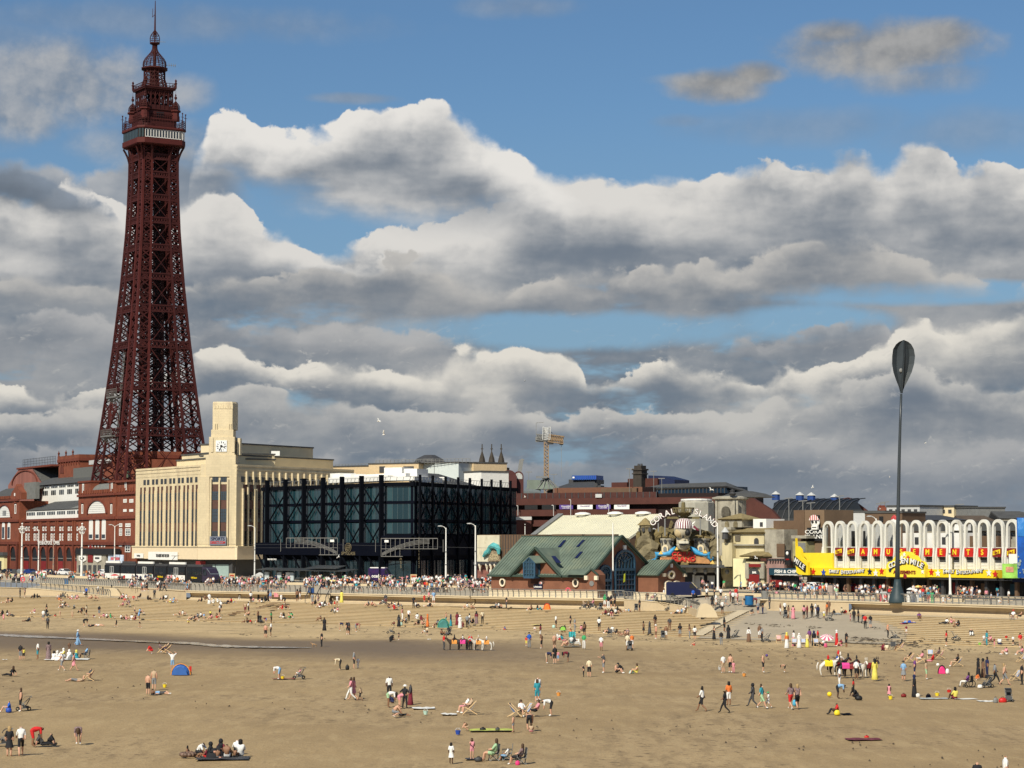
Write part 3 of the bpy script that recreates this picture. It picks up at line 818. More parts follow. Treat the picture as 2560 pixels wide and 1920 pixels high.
 for sx,sy in((-1,-1),(1,-1),(-1,1),(1,1)):
  c=(sx*4.55,sy*4.55,0);b=MB();zb,zc,zd_=zt(306),zt(280),zt(257)
  b.lathe([(1.25,zb),(1.25,lp(zb,zc,.45)),(1.1,lp(zb,zc,.46)),(1.1,zc-.5),(1.55,zc-.3),(1.55,zc),(1.2,zc+.1)],c,8)
  to=b.obj('corner_turret',m_tower2,T)
  g=MB();hh=zd_-zc
  for k in range(8):
   a=k*PI/4;pts=[]
   for r_,q in((1.1,0),(1.25,.25),(1.15,.5),(.75,.75),(.3,.92),(.2,1.)):
    pts.append((c[0]+r_*cos(a),c[1]+r_*sin(a),zc+hh*q))
   for p,q in zip(pts,pts[1:]):g.bar(p,q,.13)
  for q,r_ in((.1,1.15),(.3,1.25),(.5,1.15),(.7,.85),(.88,.4)):
   P=[(c[0]+r_*cos(k*PI/4),c[1]+r_*sin(k*PI/4),zc+hh*q)for k in range(9)]
   for p,r2 in zip(P,P[1:]):g.bar(p,r2,.11)
  g.lathe([(.9,zc),(1.,zc+hh*.25),(.9,zc+hh*.5),(.5,zc+hh*.75),(.15,zc+hh*.95),(.12,zt(252)),(.42,zt(250)),(.42,zt(246)),(.12,zt(243)),(.28,zt(241)),(.05,zt(238)),(.03,zt(230))],c,6)
  g.obj('dome',mI if False else mT,to)
 za,zb=zt(279),zt(229);w=3.9
 f=MB();f.box(-w,w,-w,w,za,zt(268));f.box(-w,w,-w,w,zb-.5,zb)
 for sy in(-1,1):
  for k in range(7):
   t=-w+2*w*k/6
   f.bar((t,sy*w,za),(t,sy*w,zb),.28);f.bar((sy*w,t,za),(sy*w,t,zb),.28)
  for k in range(6):
   for q in range(2):
    t0,t1=-w+2*w*k/6,-w+2*w*(k+1)/6;y0,y1=lp(zt(268),zb,q/2),lp(zt(268),zb,(q+1)/2)
    f.bar((t0,sy*w,y0),(t1,sy*w,y1),.14);f.bar((t1,sy*w,y0),(t0,sy*w,y1),.14)
    f.bar((sy*w,t0,y0),(sy*w,t1,y1),.14);f.bar((sy*w,t1,y0),(sy*w,t0,y1),.14)
 f.obj('square_storey',mT,T)
 MB().box(-1.4,1.4,-1.4,1.4,za,zb).obj('lift_head',mQ,T)
 w=4.55;f=MB();f.box(-w,w,-w,w,zb,zb+.35);f.box(-w-.15,w+.15,-w-.15,w+.15,zb+.35,zb+.7)
 zr=zt(213)
 for sy in(-1,1):
  for k in range(11):
   t=-w+2*w*k/10;f.bar((t,sy*w,zb+.6),(t,sy*w,zr),.1);f.bar((sy*w,t,zb+.6),(sy*w,t,zr),.1)
  for z in(zr,lp(zb,zr,.6)):f.bar((-w,sy*w,z),(w,sy*w,z),.14);f.bar((sy*w,-w,z),(sy*w,w,z),.14)
 for sx in(-1,1):
  for sy in(-1,1):f.lathe([(.3,zb+.6),(.3,zr),(.5,zr+.1),(.2,zr+.4),(.35,zr+.9),(.1,zr+1.3),(.05,zt(203))],(sx*w,sy*w,0),6)
 f.obj('upper_platform',mT,T)
 zc,zd2=zb+.6,zt(173);f=MB();n=8
 def rr(q):return 3.9-1.*min(1,q*2.2)
 for k in range(n*2):
  a=k*PI/n;pts=[(rr(q/4)*cos(a),rr(q/4)*sin(a),lp(zc,zd2,q/4))for q in range(5)]
  for p,q in zip(pts,pts[1:]):f.bar(p,q,.22)
 for q in range(6):
  t=q/5;r_=rr(t);P=[(r_*cos(k*PI/8),r_*sin(k*PI/8),lp(zc,zd2,t))for k in range(17)]
  for p,p2 in zip(P,P[1:]):f.bar(p,p2,.16)
  if q<5:
   r2=rr((q+1)/5)
   for k in range(16):
    a,b_=k*PI/8,(k+1)*PI/8
    f.bar((r_*cos(a),r_*sin(a),lp(zc,zd2,q/5)),(r2*cos(b_),r2*sin(b_),lp(zc,zd2,(q+1)/5)),.12)
 f.lathe([(1.5,zc),(1.3,zd2)],(0,0,0),8)
 f.obj('octagonal_storey',mT,T)
 MB().lathe([(3.,zt(178)),(3.9,zt(174)),(3.9,zt(171.5)),(3.2,zt(170))],(0,0,0),8).obj('cornice',mT,T)
 f=MB();zA,zB=zt(170),zt(113)
 on=[(0,3.1),(.12,3.25),(.28,3.1),(.42,2.6),(.56,1.8),(.70,1.05),(.84,.68),(1,.62)]
 for k in range(16):
  a=k*PI/8;pts=[(r_*cos(a),r_*sin(a),lp(zA,zB,q))for q,r_ in on]
  for p,q in zip(pts,pts[1:]):f.bar(p,q,.13)
 for i in range(16):
  q=i/15;r_=ip_(on,q);P=[(r_*cos(k*PI/8),r_*sin(k*PI/8),lp(zA,zB,q))for k in range(17)]
  for p,p2 in zip(P,P[1:]):f.bar(p,p2,.10)
 f.bar((0,0,zA),(0,0,zB),.7)
 f.obj('onion_cage',mT,T)
 f=MB();zC,zD=zB,zt(76)
 f.lathe([(.7,zC),(1.5,zC+.4),(1.5,zC+.6),(.5,zC+.7)],(0,0,0),8)
 cg=[(0,1.4),(.35,1.45),(.6,1.2),(.8,.7),(.95,.3),(1,.2)]
 for k in range(8):
  a=k*PI/4;pts=[(r_*cos(a),r_*sin(a),lp(zC+.5,zD,q))for q,r_ in cg]
  for p,q in zip(pts,pts[1:]):f.bar(p,q,.13)
 for q in(0,.15,.3,.6,.8):
  r_=ip_(cg,q);P=[(r_*cos(k*PI/4),r_*sin(k*PI/4),lp(zC+.5,zD,q))for k in range(9)]
  for p,p2 in zip(P,P[1:]):f.bar(p,p2,.12)
 f.bar((0,0,zC),(0,0,zD),.35);f.obj('crow_nest',mT,T)
 f=MB();f.tube([(0,0,zD-.3),(0,0,zt(40)),(0,0,zt(2))],[.28,.2,.10],6)
 f.bar((-.05,0,zt(36)),(-.8,0,zt(44)),.12);f.bar((-.7,0,zt(22)),(-.8,0,zt(44)),.1)
 f.obj('flagpole',mT,T)
 f=MB()
 for z,x0,x1 in((zt(106),0,2.4),(zt(162),2.5,5.6)):f.bar((x0,-1,z),(x1,-2,z),.09)
 for x in(3.6,4.3,5.,5.5):f.bar((x,-1.8,zt(166)),(x,-1.8,zt(158)),.09)
 f.obj('aerial',mG,T)
 for y0,y1 in((1001-4,975),(1094,1076)):
  z=zt(y0);w=W(z)/2;f=MB()
  f.box(-w-1.3,-w+.1,-w*.05-1.,w*.62,z,z+.35)
  for k in range(9):
   yy=lp(-w*.05-1.,w*.62,k/8);f.bar((-w-1.2,yy,z-.1),(-w-1.2,yy,zt(y1)),.1)
   f.bar((-w-1.2,yy,z),(-w-.1,yy,z-1.8),.1)
  for q in range(4):f.bar((-w-1.2,-w*.05-1,lp(z+.4,zt(y1),q/3)),(-w-1.2,w*.62,lp(z+.4,zt(y1),q/3)),.1)
  f.obj('work_platform',mI,T)
 f=MB()
 for s_ in(1,.8,.6,.42,.26):
  P=[]
  for k in range(25):
   a=2*PI*k/24;hx=16*sin(a)**3/16;hy=(13*cos(a)-5*cos(2*a)-2*cos(3*a)-cos(4*a))/16
   z=lp(zt(1075),zt(1000),.56)+hy*3.9*s_;P.append((-W(z)/2-.25,W(z)*.14-hx*3.1*s_,z))
  for p,q in zip(P,P[1:]):f.bar(p,q,.14)
 f.obj('heart_frame',m_tower2,T)
 f=MB();
 for k in range(2):
  f.bar((-W(40)/2-.4,-2.6+k*1.1,34),(-W(62)/2-.4,-1.9+k*1.,zt(885)),.12)
 for i in range(22):
  z=35+i*1.1;f.bar((-W(z)/2-.4,-2.55,z),(-W(z)/2-.4,-1.5,z+.3),.1)
 f.obj('work_ladder',mI,T)
build_tower()

# ----- facade kit
def c3(x,y):return x/4.367,1100+y/4.367
def c4(x,y):return 320+x/3.3185,980+y/3.3185
def c5(x,y):return 640+x/3.16,1040+y/3.16
def c6(x,y):return 1180+x/3.456,1160+y/3.456
def c7(x,y):return 1560+x/4.366,1160+y/4.366
def c8(x,y):return 1960+x/3.687,1200+y/3.687
def cz(x,y):return 1600+x/7.542,1260+y/7.542
def ct(x,y):return 1280+x/7.539,1040+y/7.539
def cl(x,y):return 1280+x/7.9,1300+y/7.9
def rect(fr,crop,x0,y0,x1,y1,off=.0):
 a=fr.p(*crop(x0,y0),off);b=fr.p(*crop(x1,y1),off);return a[0],b[0],b[1],a[1]
def wi_(par,x0,x1,z0,z1,y=.0,glass=None,frame=None,nx=2,nz=2,fw=.12,name='window',depth=.12,sill=None):
 """a glazed opening set 0.1 m back, with frame and glazing bars as its own parts"""
 g=MB().box(x0,x1,y-.02+.04,y+.08+.04,z0,z1).obj(name,glass or mZ,par)
 if frame is not None:
  f=MB();yy=y-.06
  f.box(x0-fw*.3,x0+fw,yy,y+.02,z0,z1);f.box(x1-fw,x1+fw*.3,yy,y+.02,z0,z1)
  f.box(x0+fw,x1-fw,yy,y+.02,z1-fw,z1);f.box(x0+fw,x1-fw,yy,y+.02,z0,z0+fw)
  for i in range(1,nx):x=lp(x0,x1,i/nx);f.box(x-fw*.35,x+fw*.35,yy+.01,y+.018,z0+fw,z1-fw)
  for i in range(1,nz):z=lp(z0,z1,i/nz);f.box(x0+fw,x1-fw,yy+.015,y+.016,z-fw*.35,z+fw*.35)
  f.obj('frame',frame,g)
 return g
def arch_pts(x0,x1,z0,zs,n=8,k=1.):
 r=(x1-x0)/2;c=(x0+x1)/2
 return[(x0,z0),(x1,z0)]+[(c+r*cos(PI*i/n),zs+r*k*sin(PI*i/n))for i in range(n+1)]
def solid(fr_y0,pts,y0,y1,name,m,par):return MB().prism(pts,y0,y1).obj(name,m,par)

# ----- brick building below the tower
def build_tower_building():
 F=Fr_(-60,742,338,594)
 B=fT(F,'brick_entertainment_building','ornate red brick and terracotta building with white arched windows below the tower','building')
 X=lambda x:F.xx(c3(x,0)[0])
 def Z(x,y):return F.p(*c3(x,y))[1]
 zc=Z(700,865)
 z2=Z(1300,1120);zarch=Z(700,1135)
 ztop=Z(1000,600)
 xl,x1,x2,x3,xr=X(-240),X(205),X(858),X(1268),X(1480)
 w=MB();w.box(xl,x1,0,30,0,ztop*.98);w.obj('wall',mJ,B)
 w=MB();w.box(x1,x2,1.2,30,0,zc+.3);w.obj('wall',mJ,B)
 w=MB();w.box(x2,x3,-.2,26,0,ztop+.4);w.obj('wall',mJ,B)
 w=MB();w.box(x3,xr,.1,26,0,ztop+.4);w.obj('wall',mJ,B)
 for z,h in((zc-.35,.7),(z2-.2,.45),(zarch-.2,.5)):
  for a,b,y in((xl,x1,0),(x1,x2,1.2),(x2,x3,-.2),(x3,xr,.1)):
   MB().box(a,b,y-.42,y-.003,z,z+h).obj('string_course',mA,B)
 for a,b,y in((xl,x1,0),(x2,x3,-.2),(x3,xr,.1)):
  MB().box(a-.1,b+.1,y-.5,y-.003,ztop-.4,ztop+.2).obj('cornice',mA,B)
  for k in range(int((b-a)/2.2)):
   MB().box(a+k*2.2+.2,a+k*2.2+1.2,y-.2,y+.5,ztop+.4,ztop+1.3).obj('parapet_block',mJ,B)
 arcs=[152,250,344,438,528,622,716,810,898]
 for i,xc in enumerate(arcs):
  a,b=X(xc-29),X(xc+29);zs=Z(xc,1262);y=1.2 if xc<858 else-.2
  if xc<205:y=0
  pts=arch_pts(a,b,.0,zs,10,.9)
  o=MB().prism(pts,y-.05,y-.006).obj('arch',mK,B)
  MB().box(a+.2,b-.2,y-.12,y-.055,zs-.9,zs-.7).obj('transom',mG,o)
  MB().box(a+.35,b-.35,y-.11,y-.056,.0,zs-1.6).obj('door',mR if i%2 else mA,o)
  ring=MB();r1=(b-a)/2
  for k in range(10):
   t0,t1=PI*k/10,PI*(k+1)/10;c_=(a+b)/2
   P=lambda r_,t:(c_+r_*cos(t),zs+r_*.9*sin(t))
   ring.prism([P(r1,t0),P(r1+.45,t0),P(r1+.45,t1),P(r1,t1)],y-.35,y-.01)
  ring.obj('arch_surround',mA,B)
 for xc in[104,200,298,391,483,575,669,763,856]:
  a=X(xc);y=1.2 if 205<xc<858 else-.2
  MB().box(a-.45,a+.45,y-.45,y-.01,0,zarch).obj('pier',m_terra2,B)
 for xc in(262,352,446,536,630,722,818):
  for s in(-1,1):
   a=X(xc+s*16-8);b=X(xc+s*16+8)
   wi_(B,a,b,Z(xc,1098),Z(xc,1020),1.2-.02,mZ,mW,1,2,.32)
   wi_(B,a,b,Z(xc,992),Z(xc,945),1.2-.02,mZ,mW,1,1,.32)
  for s in(-1,1):
   MB().box(X(xc+s*36)-.3,X(xc+s*36)+.3,.75,1.19,z2,zc-.5).obj('pilaster',mJ,B)
  MB().box(X(xc-30),X(xc+30),.85,1.19,Z(xc,935),Z(xc,915)).obj('hood',mA,B)
  MB().box(X(xc-30),X(xc+30),.9,1.18,Z(xc,1012),Z(xc,998)).obj('hood',mA,B)
 for(cx,r_,yb,yt)in((1067,98,800,665),(47,70,845,715)):
  a,b=X(cx-r_),X(cx+r_);zb,zt_=Z(cx,yb),Z(cx,yt);y=-.2 if cx>500 else .0
  pts=[(a,zb),(b,zb)]+[((a+b)/2+(b-a)/2*cos(PI*i/14),zb+(zt_-zb)*sin(PI*i/14))for i in range(15)]
  o=MB().prism(pts,y-.08,y-.005).obj('lunette',mW,B)
  for i in range(1,6):
   z=lp(zb,zt_,i/6.5);hw=(b-a)/2*math.sqrt(max(0,1-(i/6.5)**2))*.9
   MB().box((a+b)/2-hw,(a+b)/2+hw,y-.11,y-.085,z,z+.10).obj('glazing_bar',mL,o)
  if cx<500:
   for i in(-1,0,1):MB().box((a+b)/2+i*1.5-.45,(a+b)/2+i*1.5+.45,y-.12,y-.085,zb+.5,zt_-1.6).obj('pane',mZ,o)
  ring=MB()
  for k in range(14):
   t0,t1=PI*k/14,PI*(k+1)/14
   P=lambda s_,t:((a+b)/2+(b-a)/2*s_*cos(t),zb+(zt_-zb)*s_*sin(t))
   ring.prism([P(1.02,t0),P(1.13,t0),P(1.13,t1),P(1.02,t1)],y-.4,y-.004)
  ring.obj('lunette_surround',mA,B)
 for x0 in(980,1050,1120):
  a,b=X(x0),X(x0+42);z0_,z1_=Z(x0,1085),Z(x0,905)
  o=MB().prism(arch_pts(a,b,z0_,z1_,8,.8),-.3,-.205).obj('tall_window',mW,B)
  MB().box(a+.3,b-.3,-.34,-.305,z0_+.3,lp(z0_,z1_,.3)).obj('pane',mZ,o)
 for x0 in(22,82):
  a,b=X(x0),X(x0+30);z0_,z1_=Z(x0,1082),Z(x0,940)
  o=MB().prism(arch_pts(a,b,z0_,z1_,8,.8),-.1,-.005).obj('tall_window',mW,B)
  MB().box(a+.4,b-.4,-.14,-.105,z0_+.3,z1_-.3).obj('pane',mZ,o)
 for xc,y in((163,.0),(902,-.2),(1219,-.2)):
  a,b=X(xc-7),X(xc+9)
  wi_(B,a,b,Z(xc,805),Z(xc,700),y-.02,mZ,mW,1,1,.3)
  MB().prism([(a-.5,Z(xc,690)),(b+.5,Z(xc,690)),((a+b)/2,Z(xc,665))],y-.35,y-.01).obj('pediment',mA,B)
 for xc,w_ in((1358,17),(1427,20)):
  for y0,y1 in((645,684),(755,784)):wi_(B,X(xc-w_),X(xc+w_),Z(xc,y1),Z(xc,y0),.06,mZ,mW,2,2,.28)
 for xc,w_ in((1314,15),(1393,27)):
  for y0,y1 in((910,950),(965,1045),(1125,1225)if xc>1350 else(1130,1165)):wi_(B,X(xc-w_),X(xc+w_),Z(xc,y1),Z(xc,y0),.06,mZ,mW,2,3,.26)
 for x0 in(975,1008,1045,1078,1115,1146):wi_(B,X(x0),X(x0+11),Z(x0,1170),Z(x0,1130),-.23,mZ,mW,1,1,.25)
 for x0 in(910,1224,1364):wi_(B,X(x0-8),X(x0+8),ztop-.1+.8,ztop+3.2,-.25 if x0<1268 else.05,mZ,mW,1,1,.3)
 for a,b,t in((858,985,460),(1190,1268,455),(1268,1480,455)):
  MB().box(X(a),X(b),-.15 if b<1270 else.2,6,ztop+.4,Z(a,t)).obj('attic',mJ,B)
  MB().box(X(a)-.2,X(b)+.2,-.45,6.2,Z(a,t)-.3,Z(a,t)+.2).obj('attic_cornice',mA,B)
 mb=MB();a,b=X(985),X(1190);z0_,z1_=ztop+.4,Z(1080,470);n=6
 for i in range(n):
  t0,t1=PI/2*i/n,PI/2*(i+1)/n
  P=lambda x,t:(x,.3+3.*(1-cos(t)),z0_+(z1_-z0_)*sin(t))
  mb.quad(P(a,t0),P(b,t0),P(b,t1),P(a,t1))
 mb.obj('glass_vault',m_slate2,B)
 z0_,z1_=Z(500,830),Z(500,762)
 xs=[X(232+i*(850-232)/34)for i in range(35)]
 MB().box(X(228),X(850),1.6,2.2,zc+.3,z1_).obj('window_band',mW,B)
 for i,(a,b)in enumerate(zip(xs,xs[1:])):
  if i%6!=5:MB().box(a+.35,b-.3,1.5,1.59,z0_+.4,z1_-.5).obj('pane',mZ,B)
 zr=Z(600,655)
 mb=MB();mb.slab([(X(225),1.4,z1_),(X(855),1.4,z1_),(X(855),8,zr),(X(310),8,zr)],(0,.2,-.25));mb.obj('lower_roof',mE,B)
 MB().slab([(X(700),1.35,z1_+.1),(X(850),1.35,z1_+.1),(X(850),7.9,zr+.1),(X(750),7.9,zr+.1)],(0,.2,-.05)).obj('roof_light',m_slate2,B)
 Zo=lambda x,y:F.p(*c3(x,y),9.)[1];Xo=lambda x,o=9.:F.xx(c3(x,0)[0],off=o)
 zA,zB=Zo(500,620),Zo(500,495)
 MB().box(Xo(365),Xo(870),9.,9.6,zr-.5,zB).obj('clerestory',mW,B)
 for g in range(6):
  for k in range(4):
   a=Xo(372+g*88+6+k*18);b=Xo(372+g*88+6+k*18+12)
   MB().box(a,b,8.9,8.99,lp(zA,zB,.72),lp(zA,zB,.88)).obj('pane',mZ,B)
   if k<3:MB().box(a,b,8.9,8.99,lp(zA,zB,.12),lp(zA,zB,.52)).obj('pane',mZ,B)
 rb=[Xo(360),Xo(875)];ze=zB+.1;zr2=F.p(*c3(900,385),17)[1]
 MB().slab([(rb[0],8.4,ze),(Xo(1180),8.4,ze),(Xo(1070,17),17,zr2),(Xo(560,17),17,zr2)],(0,.3,-.3)).obj('slate_roof',mE,B)
 MB().slab([(Xo(1180),8.4,ze),(Xo(1260),26,ze),(Xo(1070,17),17,zr2)],(0,.3,-.3)).obj('slate_roof',mE,B)
 a,b=X(125),X(235);z0_=ztop
 MB().prism([(a,z0_),(b,z0_),(b,z0_+2),(lp(a,b,.75),z0_+3.2),(lp(a,b,.62),Z(175,510)),(lp(a,b,.5),Z(175,482)),(lp(a,b,.38),Z(175,510)),(lp(a,b,.25),z0_+3.2),(a,z0_+2)],-.3,1.4).obj('gable',mJ,B)
 MB().box(X(160),X(170),-.42,-.305,Z(165,612),Z(165,580)).obj('window',mW,B)
 MB().slab([(X(-240),.5,ztop+.4),(X(140),.5,ztop+.4),(X(160),9,Z(100,505)),(X(-240),9,Z(0,510))],(0,.2,-.3)).obj('slate_roof',mE,B)
 MB().box(X(205),X(330),1.4,2.6,ztop,F.p(*c3(300,470),3)[1]).obj('glass_box',m_slate2,B)
 o=24
 a,b,c_,d_=F.xx(c3(80,0)[0],off=o),F.xx(c3(450,0)[0],off=o),F.xx(c3(190,0)[0],off=o),F.xx(c3(345,0)[0],off=o)
 zA,zB=F.p(*c3(250,480),o)[1],F.p(*c3(250,318),o)[1]
 MB().prism([(a,zA-6),(b,zA-6),(b,zA),(d_,zB),(c_,zB),(a,zA)],o,o+1).obj('hall_gable',mat('faded_red_render',(.26,.10,.075),.85,.2,.3,streak=True),B)
 ar=MB();
 for k in range(12):
  t0,t1=PI*k/12,PI*(k+1)/12;cx=(a+b)/2;rx=(b-a)*.36
  P=lambda s_,t:(cx+rx*s_*cos(t),zA+(zB-zA)*.86*s_*sin(t));ar.prism([P(1,t0),P(1.07,t0),P(1.07,t1),P(1,t1)],o-.3,o-.02)
 ar.obj('gable_arch',mA,B)
 MB().slab([(d_,o,zB),(b,o,zA),(b+(18),o+22,zA),(d_+18,o+22,zB)],(0,0,-.4)).obj('hall_roof',mE,B)
 MB().box(c_-1.5,d_+24,o-.3,o+24,zB,zB+.6).obj('hall_roof_edge',mA,B)
 f=MB()
 for k in range(22):
  x=lp(c_+2,d_+24,k/21);f.bar((x,o+1,zB+.6),(x,o+1,zB+3.4),.09)
 for z in(1.6,2.4,3.3):f.bar((c_+2,o+1,zB+z),(d_+24,o+1,zB+z),.09)
 f.obj('roof_scaffold',mD,B)
 for(xa,xb,yt,yb,o)in((625,862,195,420,16),(1215,1468,160,450,8)):
  A=F.xx(c3(xa,0)[0],off=o);C=F.xx(c3(xb,0)[0],off=o);zt_,zb_=F.p(*c3(xa,yt),o)[1],F.p(*c3(xa,yb),o)[1]
  MB().box(A+.4,C-.4,o,o+(C-A),ztop-2,zt_-1.6).obj('stair_tower',mJ,B)
  MB().box(A,C,o-.4,o+(C-A)+.4,zt_-1.6,zt_-.7).obj('tower_cornice',mA,B)
  MB().box(A+.1,C-.1,o-.3,o+(C-A)+.3,zt_-.7,zt_+.3).obj('tower_parapet',mJ,B)
  for k in range(9):x=lp(A+.6,C-.9,k/8);MB().box(x,x+.5,o-.35,o-.01,zt_-2.6,zt_-1.62).obj('corbel',mA,B)
  if xa<1000:
   for k in(0,.35,.68):MB().lathe([(.35,0),(.2,.5),(.4,1.),(.1,1.5),(.05,1.9)],(lp(A+.4,C-.4,k),o,zt_+.3),6).obj('finial',m_terra2,B)
  for xq,w_ in(((xa+xb)/2-40,25),((xa+xb)/2+45,38))if xa>1000 else(((xa+xb)/2-75,20),):
   q0,q1=F.xx(c3(xq-w_,0)[0],off=o),F.xx(c3(xq+w_,0)[0],off=o)
   zz0,zz1=F.p(*c3(xq,yt+(265 if xa>1000 else 170)),o)[1],F.p(*c3(xq,yt+150),o)[1]
   MB().prism(arch_pts(q0,q1,zz0,zz1,8,1),o-.12,o-.005).obj('blind_arch',m_terra2,B)
 o=8;q0,q1=F.xx(c3(1350,0)[0],off=o),F.xx(c3(1410,0)[0],off=o)
 MB().box(q0,q1,o-.2,o-.13,F.p(*c3(1380,418),o)[1],F.p(*c3(1380,335),o)[1]).obj('window',mat('green_glass',(.12,.16,.09),.3,.1),B)
 MB().box(F.xx(c3(1010,0)[0],off=9),F.xx(c3(1240,0)[0],off=9),12,26,ztop-2,F.p(*c3(1100,262),12)[1]).obj('rear_block',mJ,B)
 MB().box(F.xx(c3(790,0)[0],off=14),F.xx(c3(1000,0)[0],off=14),14,20,ztop-2,F.p(*c3(900,300),14)[1]).obj('plant_room',mat('plant_grey',(.13,.13,.12),.8,.1),B)
 MB().box(F.xx(c3(960,0)[0],off=11),F.xx(c3(1215,0)[0],off=11),11,15,F.p(*c3(1100,262),12)[1],F.p(*c3(1100,215),12)[1]).obj('netted_scaffold',mL,B)
 MB().box(F.xx(c3(860,0)[0],off=22),F.xx(c3(1500,0)[0],off=22),22,24,ztop,F.p(*c3(900,245),22)[1]).obj('rear_wall',m3,B)
 MB().box(F.xx(c3(1465,0)[0],off=12),F.xx(c3(1650,0)[0],off=12),12,24,ztop-4,F.p(*c3(1500,225),12)[1]).obj('rear_block',mJ,B)
 MB().box(F.xx(c3(1480,0)[0],off=10),F.xx(c3(1720,0)[0],off=10),10,20,ztop-4,F.p(*c3(1500,330),10)[1]).obj('rear_block',mL,B)
 s=text('sign_lettering','THE BLACKPOOL TOWER',1.6,mW,B,((X(378)+X(642))/2,.55,Z(510,1124)),bold=.015)
 w_=X(642)-X(378);s.scale=(w_/20.5,1,1)
 P=fT(F,'castle_fronted_attraction','grey stone castle front with black fascia, white shields and red arched door','shopfront')
 MB().box(X(925),X(1245),-2.2,-.3,0,Z(1080,1250)).obj('stone_front',mO,P)
 MB().box(X(925),X(1330),-2.6,-.3,Z(1080,1250)+.01,Z(1080,1185)).obj('fascia',mK,P)
 for a in(955,1122):
  q0,q1=X(a),X(a+78);zz0,zz1=Z(a,1335),Z(a,1262)
  sh=MB().prism([(q0,zz0+.6),((q0+q1)/2,zz0),(q1,zz0+.6),(q1,zz1),(q0,zz1)],-2.45,-2.25).obj('shield',mW,P)
  MB().box(lp(q0,q1,.2),lp(q0,q1,.8),-2.5,-2.455,zz0+.9,zz0+1.4).obj('shield_print',mD,sh)
 MB().prism(arch_pts(X(1052),X(1105),Z(1080,1335),Z(1080,1290),8,1.6),-2.4,-2.25).obj('red_window',mR,P)
 for a in(950,1000,1055,1110,1160):MB().box(X(a),X(a+34),-2.3,-2.21,0,Z(a,1365)).obj('doorway',mD,P)
 PO=fT(F,'mural_hoarding','pale blue and white hoarding with a faded red print beside the castle front','hoarding')
 hb=MB().box(X(1270),X(1432),-2.2,-1.9,.1,Z(1350,1252)).obj('board',mat('mural_print',(.50,.58,.75),.6,.45,.35,grime=(.85,.85,.88)),PO)
 MB().box(X(1300),X(1400),-2.24,-2.205,Z(1350,1310),Z(1350,1280)).obj('print',mat('faded_red_print',(.55,.12,.14),.6,.4,1),PO)
 Q=fT(F,'cream_shopfront','pale yellow shopfront at the far end of the brick building','shopfront')
 MB().box(X(-120),X(103),-1.6,-.1,0,Z(50,1265)).obj('front',mat('pale_yellow_render',(.80,.70,.36),.7,.06),Q)
 MB().box(X(-120),X(108),-2.2,-.1,Z(50,1262),Z(50,1225)).obj('awning',mE,Q)
 for a in(48,):MB().box(X(a),X(a+28),-1.7,-1.61,0,Z(a,1320)).obj('doorway',mD,Q)
build_tower_building()

